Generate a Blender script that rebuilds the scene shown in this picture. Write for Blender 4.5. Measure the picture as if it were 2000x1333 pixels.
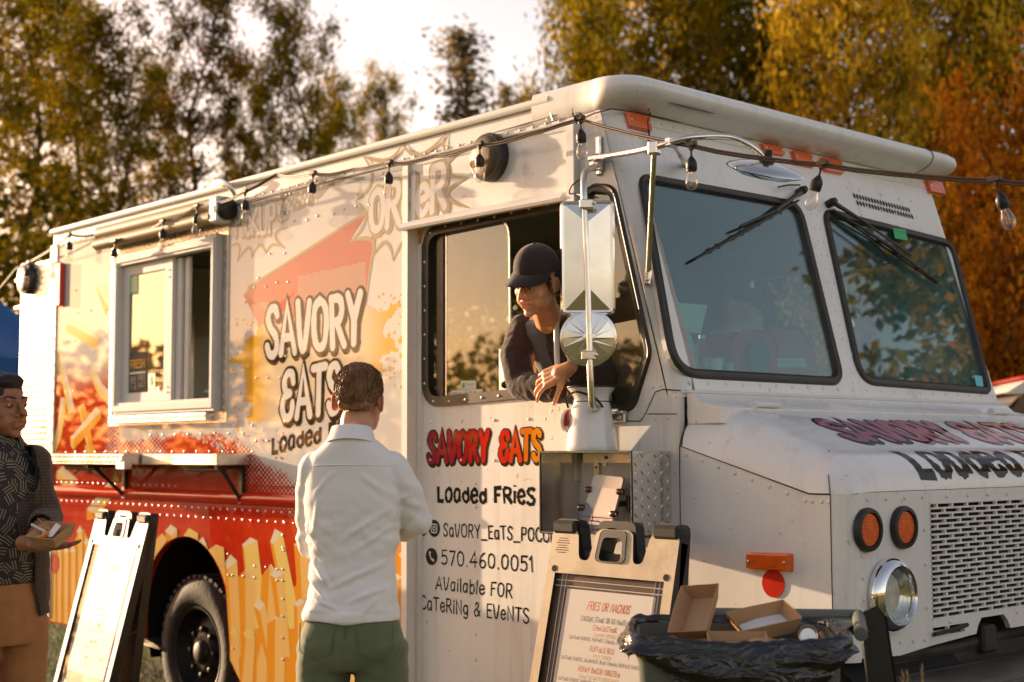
import bpy, bmesh, math, random
import numpy as np
from mathutils import Vector, Matrix, noise as mnoise
from mathutils.geometry import tessellate_polygon
for _o in list(bpy.data.objects):
    bpy.data.objects.remove(_o)
SC = bpy.context.scene
COL = SC.collection
R = math.radians

# ------------------------------------------------------------------ camera
YAW, PITCH, ROLL, FPX = R(42.33), R(4.44), R(-0.16), 2775.0
CAM = Vector((0.0, -4.0, 1.5))
_f = Vector((-math.cos(YAW) * math.cos(PITCH), math.sin(YAW) * math.cos(PITCH), math.sin(PITCH)))
_r = _f.cross(Vector((0, 0, 1))).normalized()
_u = _r.cross(_f)
_c, _s = math.cos(ROLL), math.sin(ROLL)
_r, _u = _c * _r + _s * _u, -_s * _r + _c * _u
cam_data = bpy.data.cameras.new('camera')
cam = bpy.data.objects.new('camera', cam_data)
COL.objects.link(cam)
cam.matrix_world = Matrix(((_r.x, _u.x, -_f.x, CAM.x), (_r.y, _u.y, -_f.y, CAM.y), (_r.z, _u.z, -_f.z, CAM.z), (0, 0, 0, 1)))
cam_data.sensor_fit = 'HORIZONTAL'
cam_data.sensor_width = 36.0
cam_data.lens = 36.0 * FPX / 2000.0
cam_data.clip_start = 0.05
cam_data.clip_end = 3000
cam_data.dof.use_dof = True
cam_data.dof.focus_distance = 5.1
cam_data.dof.aperture_fstop = 2.6
cam_data.dof.aperture_blades = 9
SC.camera = cam

# ------------------------------------------------------------------ sky, sun, exposure
SUN_AZ, SUN_EL = R(9.0), R(8.0)          # azimuth measured from the truck's tail (-X) towards the camera side (-Y)
sun_dir = Vector((-math.cos(SUN_AZ) * math.cos(SUN_EL), -math.sin(SUN_AZ) * math.cos(SUN_EL), math.sin(SUN_EL)))
world = bpy.data.worlds.new('World')
SC.world = world
world.use_nodes = True
wn, wl = world.node_tree.nodes, world.node_tree.links
wn.clear()
sky = wn.new('ShaderNodeTexSky')
sky.sky_type = 'NISHITA'
sky.sun_disc = False
sky.sun_elevation = SUN_EL
sky.sun_rotation = math.atan2(sun_dir.x, sun_dir.y)
sky.altitude = 100
sky.air_density = 1.0
sky.dust_density = 1.5
sky.ozone_density = 1.0
tint = wn.new('ShaderNodeMix')
tint.data_type = 'RGBA'
tint.blend_type = 'MULTIPLY'
tint.inputs['Factor'].default_value = 1.0
tint.inputs['B'].default_value = (1.0, 0.69, 0.585, 1)
bg = wn.new('ShaderNodeBackground')
bg.inputs['Strength'].default_value = 0.135
wo = wn.new('ShaderNodeOutputWorld')
wl.new(sky.outputs['Color'], tint.inputs['A'])
wl.new(tint.outputs['Result'], bg.inputs['Color'])
wl.new(bg.outputs['Background'], wo.inputs['Surface'])
sun_data = bpy.data.lights.new('sun', 'SUN')
sun_data.energy = 2.7
sun_data.angle = R(0.55)
sun_data.color = (1.0, 0.73, 0.46)
sun = bpy.data.objects.new('sun', sun_data)
COL.objects.link(sun)
sun.rotation_euler = sun_dir.to_track_quat('Z', 'Y').to_euler()
sun.location = (-30, -20, 20)
SC.view_settings.view_transform = 'Standard'
SC.view_settings.look = 'None'
SC.view_settings.gamma = 1.0
SC.view_settings.use_curve_mapping = False
SC.view_settings.exposure = 1.95
SC.render.engine = 'CYCLES'
SC.cycles.use_denoising = True
SC.cycles.max_bounces = 8
SC.cycles.transparent_max_bounces = 16
SC.cycles.sample_clamp_indirect = 6.0
SC.cycles.caustics_reflective = False
SC.cycles.caustics_refractive = False
rnd = random.Random(7)

# ------------------------------------------------------------------ planes: a picture point carried onto a real surface
def ray(x, y):
    return _f + _r * ((x - 1000) / FPX) - _u * ((y - 666.5) / FPX)

class Plane:
    """a real plane of the place: origin, in-plane axes u (right), v (up), outward normal n"""
    def __init__(s, o, u, v):
        s.o = Vector(o); s.u = Vector(u).normalized()
        v = Vector(v); s.v = (v - s.u * v.dot(s.u)).normalized()
        s.n = s.u.cross(s.v)
    def px(s, x, y, off=0.0):
        d = ray(x, y)
        t = (s.o + s.n * off - CAM).dot(s.n) / d.dot(s.n)
        return CAM + d * t
    def uv(s, x, y, off=0.0):
        p = s.px(x, y, off) - s.o
        return (p.dot(s.u), p.dot(s.v))
    def at(s, a, b, off=0.0):
        return s.o + s.u * a + s.v * b + s.n * off

SIDE = Plane((0, 0, 0), (1, 0, 0), (0, 0, 1))              # the box side, y = 0, facing -Y; uv = (X, Z)
def side_at(y): return Plane((0, y, 0), (1, 0, 0), (0, 0, 1))
DOORY = 0.055
DOOR = side_at(DOORY)
WIND = Plane((-3.46, 0, 1.72), (0, 1, 0), (-0.35, 0, 1.13))  # raked windscreen wall, u = +Y
FRONTX = -2.75
FRONT = Plane((FRONTX, 0, 0), (0, 1, 0), (0, 0, 1))         # nose, facing +X

# ------------------------------------------------------------------ materials
def srgb(r, g, b):
    f = lambda c: (c / 255.0) / 12.92 if c / 255.0 <= 0.04045 else ((c / 255.0 + 0.055) / 1.055) ** 2.4
    return (f(r), f(g), f(b))

def new_mat(name):
    m = bpy.data.materials.new(name); m.use_nodes = True
    nt = m.node_tree
    b = nt.nodes['Principled BSDF']
    return m, nt, b

def mat(name, col, rough=0.5, metal=0.0, spec=0.5, coat=0.0, coat_rough=0.03, var=0.0, vscale=6.0, bump=0.0, bscale=60.0,
        dirt=None, dirt_amt=0.0, dscale=3.0, sheen=0.0, sss=0.0, trans=0.0, ior=1.45, rvar=0.0, streak=0.0):
    m, nt, b = new_mat(name)
    N, L = nt.nodes, nt.links
    b.inputs['Base Color'].default_value = (*col, 1)
    b.inputs['Roughness'].default_value = rough
    b.inputs['Metallic'].default_value = metal
    b.inputs['Specular IOR Level'].default_value = spec
    b.inputs['Coat Weight'].default_value = coat
    b.inputs['Coat Roughness'].default_value = coat_rough
    b.inputs['IOR'].default_value = ior
    if trans: b.inputs['Transmission Weight'].default_value = trans
    if sheen: b.inputs['Sheen Weight'].default_value = sheen
    if sss:
        b.inputs['Subsurface Weight'].default_value = sss
        b.inputs['Subsurface Radius'].default_value = (0.012, 0.005, 0.003)
        b.inputs['Subsurface Scale'].default_value = 1.0
    tc = None
    def coord():
        nonlocal tc
        if tc is None: tc = N.new('ShaderNodeTexCoord')
        return tc.outputs['Object']
    src = None
    if var:
        n = N.new('ShaderNodeTexNoise'); n.inputs['Scale'].default_value = vscale; n.inputs['Detail'].default_value = 6
        L.new(coord(), n.inputs['Vector'])
        mr = N.new('ShaderNodeMapRange'); mr.inputs['From Min'].default_value = 0.3; mr.inputs['From Max'].default_value = 0.7
        mr.inputs['To Min'].default_value = 1 - var; mr.inputs['To Max'].default_value = 1 + var
        L.new(n.outputs['Fac'], mr.inputs['Value'])
        mx = N.new('ShaderNodeMix'); mx.data_type = 'RGBA'; mx.blend_type = 'MULTIPLY'; mx.inputs['Factor'].default_value = 1
        mx.inputs['A'].default_value = (*col, 1)
        L.new(mr.outputs['Result'], mx.inputs['B'])
        src = mx.outputs['Result']
    if dirt_amt:
        n = N.new('ShaderNodeTexNoise'); n.inputs['Scale'].default_value = dscale; n.inputs['Detail'].default_value = 9
        n.inputs['Roughness'].default_value = 0.7
        L.new(coord(), n.inputs['Vector'])
        mr = N.new('ShaderNodeMapRange'); mr.inputs['From Min'].default_value = 0.5; mr.inputs['From Max'].default_value = 0.78
        mr.inputs['To Max'].default_value = dirt_amt
        L.new(n.outputs['Fac'], mr.inputs['Value'])
        mx = N.new('ShaderNodeMix'); mx.data_type = 'RGBA'
        if src is not None: L.new(src, mx.inputs['A'])
        else: mx.inputs['A'].default_value = (*col, 1)
        mx.inputs['B'].default_value = (*(dirt or (0.12, 0.09, 0.06)), 1)
        L.new(mr.outputs['Result'], mx.inputs['Factor'])
        src = mx.outputs['Result']
    if streak:                                  # rain-washed grime running down the panels
        mp = N.new('ShaderNodeMapping'); mp.inputs['Scale'].default_value = (1, 1, .07); L.new(coord(), mp.inputs['Vector'])
        n = N.new('ShaderNodeTexNoise'); n.inputs['Scale'].default_value = 11; n.inputs['Detail'].default_value = 8; n.inputs['Roughness'].default_value = .7; L.new(mp.outputs[0], n.inputs['Vector'])
        mr = N.new('ShaderNodeMapRange'); mr.inputs['From Min'].default_value = .52; mr.inputs['From Max'].default_value = .75; mr.inputs['To Max'].default_value = streak; L.new(n.outputs['Fac'], mr.inputs['Value'])
        n2 = N.new('ShaderNodeTexNoise'); n2.inputs['Scale'].default_value = 38; n2.inputs['Detail'].default_value = 6; L.new(coord(), n2.inputs['Vector'])
        m2 = N.new('ShaderNodeMapRange'); m2.inputs['From Min'].default_value = .68; m2.inputs['From Max'].default_value = .72; m2.inputs['To Max'].default_value = streak * 1.6; L.new(n2.outputs['Fac'], m2.inputs['Value'])
        ad = N.new('ShaderNodeMath'); ad.operation = 'ADD'; ad.use_clamp = True; L.new(mr.outputs[0], ad.inputs[0]); L.new(m2.outputs[0], ad.inputs[1])
        mx = N.new('ShaderNodeMix'); mx.data_type = 'RGBA'; mx.inputs['B'].default_value = (.30, .21, .13, 1); L.new(ad.outputs[0], mx.inputs['Factor'])
        if src is not None: L.new(src, mx.inputs['A'])
        else: mx.inputs['A'].default_value = (*col, 1)
        src = mx.outputs['Result']
    if src is not None: L.new(src, b.inputs['Base Color'])
    if rvar:
        n = N.new('ShaderNodeTexNoise'); n.inputs['Scale'].default_value = 4; n.inputs['Detail'].default_value = 8
        L.new(coord(), n.inputs['Vector'])
        mr = N.new('ShaderNodeMapRange'); mr.inputs['From Min'].default_value = 0.3; mr.inputs['From Max'].default_value = 0.7
        mr.inputs['To Min'].default_value = max(0.02, rough - rvar); mr.inputs['To Max'].default_value = min(1, rough + rvar)
        L.new(n.outputs['Fac'], mr.inputs['Value']); L.new(mr.outputs['Result'], b.inputs['Roughness'])
    if bump:
        n = N.new('ShaderNodeTexNoise'); n.inputs['Scale'].default_value = bscale; n.inputs['Detail'].default_value = 5
        L.new(coord(), n.inputs['Vector'])
        bp = N.new('ShaderNodeBump'); bp.inputs['Strength'].default_value = bump; bp.inputs['Distance'].default_value = 0.01
        L.new(n.outputs['Fac'], bp.inputs['Height']); L.new(bp.outputs['Normal'], b.inputs['Normal'])
    return m

def glass_mat(name, tint=(0.9, 0.95, 0.92), ior=1.52, dust_haze=0.03, dust_haze_col=(0.6, 0.5, 0.4), boost=1.0):
    m, nt, b = new_mat(name)
    N, L = nt.nodes, nt.links
    N.remove(b)
    out = N['Material Output']
    tr = N.new('ShaderNodeBsdfTransparent'); tr.inputs['Color'].default_value = (*tint, 1)
    gl = N.new('ShaderNodeBsdfGlossy'); gl.inputs['Roughness'].default_value = 0.015
    fr = N.new('ShaderNodeFresnel'); fr.inputs['IOR'].default_value = ior
    ge = N.new('ShaderNodeNewGeometry'); io = N.new('ShaderNodeMath'); io.operation = 'MULTIPLY_ADD'
    io.inputs[1].default_value = 1 / ior - ior; io.inputs[2].default_value = ior
    L.new(ge.outputs['Backfacing'], io.inputs[0]); L.new(io.outputs[0], fr.inputs['IOR'])   # same reflectance from either side of the sheet
    mu = N.new('ShaderNodeMath'); mu.operation = 'MULTIPLY'; mu.inputs[1].default_value = boost; mu.use_clamp = True
    L.new(fr.outputs['Fac'], mu.inputs[0])
    mx = N.new('ShaderNodeMixShader')
    L.new(mu.outputs[0], mx.inputs['Fac']); L.new(tr.outputs[0], mx.inputs[1]); L.new(gl.outputs[0], mx.inputs[2])
    df = N.new('ShaderNodeBsdfDiffuse'); df.inputs['Color'].default_value = (*dust_haze_col, 1)  # one film for both soiling and the windscreen's painted sky haze
    tc = N.new('ShaderNodeTexCoord')
    n = N.new('ShaderNodeTexNoise'); n.inputs['Scale'].default_value = 7; n.inputs['Detail'].default_value = 9
    n.inputs['Roughness'].default_value = 0.75
    L.new(tc.outputs['Object'], n.inputs['Vector'])
    mr = N.new('ShaderNodeMapRange'); mr.inputs['From Min'].default_value = 0.35; mr.inputs['From Max'].default_value = 0.75
    mr.inputs['To Min'].default_value = dust_haze * 0.4; mr.inputs['To Max'].default_value = dust_haze * 2.0
    L.new(n.outputs['Fac'], mr.inputs['Value'])
    m2 = N.new('ShaderNodeMixShader')
    L.new(mr.outputs['Result'], m2.inputs['Fac']); L.new(mx.outputs[0], m2.inputs[1]); L.new(df.outputs[0], m2.inputs[2])
    L.new(m2.outputs[0], out.inputs['Surface'])
    return m

# ------------------------------------------------------------------ objects
WLOC = {}
def props(o, label=None, cat=None, group=None, kind=None):
    if label: o['label'] = label
    if cat: o['category'] = cat
    if group: o['group'] = group
    if kind: o['kind'] = kind
    return o
def wloc(o): return WLOC.get(o.name, Vector((0, 0, 0))) if o is not None else Vector((0, 0, 0))
def thing(name, label, cat, loc=(0, 0, 0), group=None, kind=None):
    o = bpy.data.objects.new(name, None); COL.objects.link(o)
    o.empty_display_size = 0.1
    o.location = loc; WLOC[o.name] = Vector(loc)
    return props(o, label, cat, group, kind)

class MB:
    """collects faces, then links them as ONE mesh object"""
    def __init__(s): s.v = []; s.f = []; s.m = []
    def add(s, vs, fs, mi=0):
        b = len(s.v); s.v += [tuple(p) for p in vs]
        s.f += [tuple(b + i for i in f) for f in fs]; s.m += [mi] * len(fs)
    def poly(s, pts, mi=0):
        """one polygon, concave allowed"""
        if len(pts) <= 4: s.add(pts, [tuple(range(len(pts)))], mi)
        else: s.add(pts, [tuple(t) for t in tessellate_polygon([[Vector(p) for p in pts]])], mi)
    def polyh(s, loops, mi=0):
        allp = [p for l in loops for p in l]
        s.add(allp, [tuple(t) for t in tessellate_polygon([[Vector(p) for p in l] for l in loops])], mi)
    def prism(s, pts, vec, mi=0, caps=(True, True), holes=(), smi=None):
        """polygon pts (+ holes) pushed along vec"""
        vec = Vector(vec); loops = [[Vector(p) for p in l] for l in (pts, *holes)]
        if caps[0]: s.polyh(loops, mi) if holes else s.poly(loops[0], mi)
        top = [[p + vec for p in l] for l in loops]
        if caps[1]: s.polyh(top, mi) if holes else s.poly(top[0], mi)
        for a, b in zip(loops, top):
            n = len(a)
            s.add(a + b, [(i, (i + 1) % n, n + (i + 1) % n, n + i) for i in range(n)], mi if smi is None else smi)
    def box(s, c, size, rot=None, mi=0, bev=0.0):
        c = Vector(c); hx, hy, hz = (k / 2 for k in size)
        M = rot if rot is not None else Matrix.Identity(3)
        if bev <= 0:
            vs = [Vector((sx * hx, sy * hy, sz * hz)) for sx in (-1, 1) for sy in (-1, 1) for sz in (-1, 1)]
            fs = [(0, 1, 3, 2), (4, 6, 7, 5), (0, 4, 5, 1), (2, 3, 7, 6), (0, 2, 6, 4), (1, 5, 7, 3)]
        else:
            b = min(bev, hx * .99, hy * .99, hz * .99); vs = []; idx = {}
            for sx in (-1, 1):
                for sy in (-1, 1):
                    for sz in (-1, 1):
                        for ax in range(3):
                            d = [hx - b, hy - b, hz - b]; d[ax] += b
                            idx[(sx, sy, sz, ax)] = len(vs); vs.append(Vector((sx * d[0], sy * d[1], sz * d[2])))
            fs = []
            for ax in range(3):
                o1, o2 = (ax + 1) % 3, (ax + 2) % 3
                for sg in (-1, 1):
                    q = []
                    for a1, a2 in ((-1, -1), (1, -1), (1, 1), (-1, 1)):
                        k = [0, 0, 0]; k[ax] = sg; k[o1] = a1; k[o2] = a2; q.append(idx[(*k, ax)])
                    fs.append(tuple(q))
            for ax in range(3):
                o1, o2 = (ax + 1) % 3, (ax + 2) % 3
                for s1 in (-1, 1):
                    for s2 in (-1, 1):
                        q = []
                        for sa, oo in ((-1, o1), (1, o1), (1, o2), (-1, o2)):
                            k = [0, 0, 0]; k[ax] = sa; k[o1] = s1; k[o2] = s2; q.append(idx[(*k, oo)])
                        fs.append(tuple(q))
            for sx in (-1, 1):
                for sy in (-1, 1):
                    for sz in (-1, 1): fs.append(tuple(idx[(sx, sy, sz, a)] for a in range(3)))
        s.add([c + M @ v for v in vs], fs, mi)
    def tube(s, pts, r, n=8, mi=0, cap=True, r2=None, flat=1.0):
        pts = [Vector(p) for p in pts]; m = len(pts)
        rs = r if isinstance(r, (list, tuple)) else [r] * m
        rings = []; ref = None
        for i, p in enumerate(pts):
            t = (pts[min(i + 1, m - 1)] - pts[max(i - 1, 0)])
            if t.length < 1e-9: t = Vector((0, 0, 1))
            t.normalize()
            if ref is None:
                ref = Vector((0, 0, 1)) if abs(t.z) < .9 else Vector((1, 0, 0))
            a = (ref - t * ref.dot(t)).normalized(); b = t.cross(a); ref = a
            rings.append([p + (a * math.cos(2 * math.pi * k / n) + b * math.sin(2 * math.pi * k / n) * flat) * rs[i] for k in range(n)])
        vs = [v for rg in rings for v in rg]; fs = []
        for i in range(m - 1):
            for k in range(n):
                fs.append((i * n + k, i * n + (k + 1) % n, (i + 1) * n + (k + 1) % n, (i + 1) * n + k))
        if cap: fs += [tuple(range(n))[::-1], tuple((m - 1) * n + k for k in range(n))]
        s.add(vs, fs, mi)
    def lathe(s, prof, o, axis=(0, 0, 1), n=24, mi=0, sx=1.0):
        """prof: (radius, height) along axis from o"""
        ax = Vector(axis).normalized(); ref = Vector((0, 0, 1)) if abs(ax.z) < .9 else Vector((1, 0, 0))
        a = (ref - ax * ref.dot(ax)).normalized(); b = ax.cross(a); o = Vector(o)
        vs = []; fs = []
        for r, h in prof:
            for k in range(n):
                t = 2 * math.pi * k / n
                vs.append(o + ax * h + (a * math.cos(t) + b * math.sin(t) * sx) * r)
        for i in range(len(prof) - 1):
            for k in range(n):
                fs.append((i * n + k, i * n + (k + 1) % n, (i + 1) * n + (k + 1) % n, (i + 1) * n + k))
        s.add(vs, fs, mi)
    def disc(s, o, nrm, r, n=20, mi=0, ry=None):
        ax = Vector(nrm).normalized(); ref = Vector((0, 0, 1)) if abs(ax.z) < .9 else Vector((1, 0, 0))
        a = (ref - ax * ref.dot(ax)).normalized(); b = ax.cross(a); o = Vector(o); ry = ry or r
        s.add([o + a * math.cos(2 * math.pi * k / n) * r + b * math.sin(2 * math.pi * k / n) * ry for k in range(n)], [tuple(range(n))], mi)
    def grid(s, rows, mi=0, closed=False):
        m, n = len(rows), len(rows[0]); fs = []
        for i in range(m - 1):
            for k in range(n if closed else n - 1):
                fs.append((i * n + k, i * n + (k + 1) % n, (i + 1) * n + (k + 1) % n, (i + 1) * n + k))
        s.add([p for r_ in rows for p in r_], fs, mi)
    def dome(s, p, nrm, r, h=None, n=6, mi=0):
        h = h or r * .6; ax = Vector(nrm).normalized()
        ref = Vector((0, 0, 1)) if abs(ax.z) < .9 else Vector((1, 0, 0))
        a = (ref - ax * ref.dot(ax)).normalized(); b = ax.cross(a); p = Vector(p)
        vs = [p + (a * math.cos(2 * math.pi * k / n) + b * math.sin(2 * math.pi * k / n)) * r for k in range(n)]
        vs += [p + ax * h * .75 + (a * math.cos(2 * math.pi * k / n) + b * math.sin(2 * math.pi * k / n)) * r * .6 for k in range(n)]
        vs.append(p + ax * h)
        fs = [(k, (k + 1) % n, n + (k + 1) % n, n + k) for k in range(n)] + [(n + k, n + (k + 1) % n, 2 * n) for k in range(n)]
        s.add(vs, fs, mi)
    def build(s, name, mats, parent=None, smooth=None, label=None, cat=None, group=None, kind=None, recalc=True, bevel=0.0):
        off = wloc(parent)
        me = bpy.data.meshes.new(name)
        me.from_pydata([(p[0] - off.x, p[1] - off.y, p[2] - off.z) for p in s.v], [], s.f)
        mats = mats if isinstance(mats, (list, tuple)) else [mats]
        for m_ in mats: me.materials.append(m_)
        if len(mats) > 1: me.polygons.foreach_set('material_index', s.m)
        if recalc or bevel:
            bm = bmesh.new(); bm.from_mesh(me)
            bmesh.ops.remove_doubles(bm, verts=bm.verts, dist=1e-5)
            if bevel:
                es = [e for e in bm.edges if len(e.link_faces) == 2 and e.calc_face_angle(0) > R(35)]
                bmesh.ops.bevel(bm, geom=es, offset=bevel, segments=2, profile=.5, affect='EDGES', clamp_overlap=True)
            bmesh.ops.recalc_face_normals(bm, faces=bm.faces)
            bm.to_mesh(me); bm.free()
        if smooth is not None:
            me.shade_smooth(); me.set_sharp_from_angle(angle=R(smooth))
        me.update()
        o = bpy.data.objects.new(name, me); COL.objects.link(o)
        if parent is not None: o.parent = parent; WLOC[o.name] = Vector(off)
        else: WLOC[o.name] = Vector((0, 0, 0))
        return props(o, label, cat, group, kind)

def copy_tree(o, parent=None):
    c = o.copy(); COL.objects.link(c); WLOC[c.name] = wloc(o)
    if parent is not None: c.parent = parent
    for ch in list(o.children): copy_tree(ch, c)
    return c

# ------------------------------------------------------------------ outline helpers
def chaikin(pts, it=2, closed=True):
    pts = [Vector(p) for p in pts]
    for _ in range(it):
        q = []; n = len(pts)
        rng = range(n) if closed else range(n - 1)
        if not closed: q.append(pts[0])
        for i in rng:
            a, b = pts[i], pts[(i + 1) % n]
            q += [a * .75 + b * .25, a * .25 + b * .75]
        if not closed: q.append(pts[-1])
        pts = q
    return pts
def fillet(pts, r, seg=5):
    """round every corner of a closed polygon with radius r (a number or a list)"""
    pts = [Vector(p) for p in pts]; n = len(pts); out = []
    for i in range(n):
        p = pts[i]; a = pts[i - 1] - p; b = pts[(i + 1) % n] - p
        rr = r[i] if isinstance(r, (list, tuple)) else r
        la, lb = a.length, b.length
        if rr <= 0: out.append(p); continue
        ang = a.angle(b); d = min(rr / max(math.tan(ang / 2), 1e-6), la * .48, lb * .48)
        p1 = p + a * (d / la); p2 = p + b * (d / lb)
        for k in range(seg + 1):
            t = k / seg
            out.append(p1 * (1 - t) ** 2 + p * 2 * t * (1 - t) + p2 * t ** 2)
    return out
def inset(pts, d):
    """shrink a closed planar polygon inwards by d (roughly)"""
    pts = [Vector(p) for p in pts]; n = len(pts)
    c = sum(pts, Vector((0, 0, 0))) / n
    nn = Vector((0, 0, 0))
    for i in range(n): nn += (pts[i] - c).cross(pts[(i + 1) % n] - c)
    nn.normalize(); out = []
    for i in range(n):
        e1 = (pts[i] - pts[i - 1]); e2 = (pts[(i + 1) % n] - pts[i])
        if e1.length < 1e-9: e1 = e2
        if e2.length < 1e-9: e2 = e1
        n1 = nn.cross(e1.normalized()); n2 = nn.cross(e2.normalized())
        m = n1 + n2
        m = m / max(m.dot(n1), .35) if m.length > 1e-6 else n1
        out.append(pts[i] + m * d)
    return out
def P(plane, pxs, off=0.0): return [plane.px(x, y, off) for x, y in pxs]
def smooth_path(pts, sub=4):
    """Catmull-Rom through the points"""
    pts = [Vector(p) for p in pts]
    if len(pts) < 3: return pts
    out = []; n = len(pts)
    for i in range(n - 1):
        p0, p1, p2, p3 = pts[max(i - 1, 0)], pts[i], pts[i + 1], pts[min(i + 2, n - 1)]
        for k in range(sub):
            t = k / sub
            out.append(.5 * ((2 * p1) + (p2 - p0) * t + (2 * p0 - 5 * p1 + 4 * p2 - p3) * t * t + (3 * p1 - p0 - 3 * p2 + p3) * t ** 3))
    out.append(pts[-1]); return out
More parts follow.
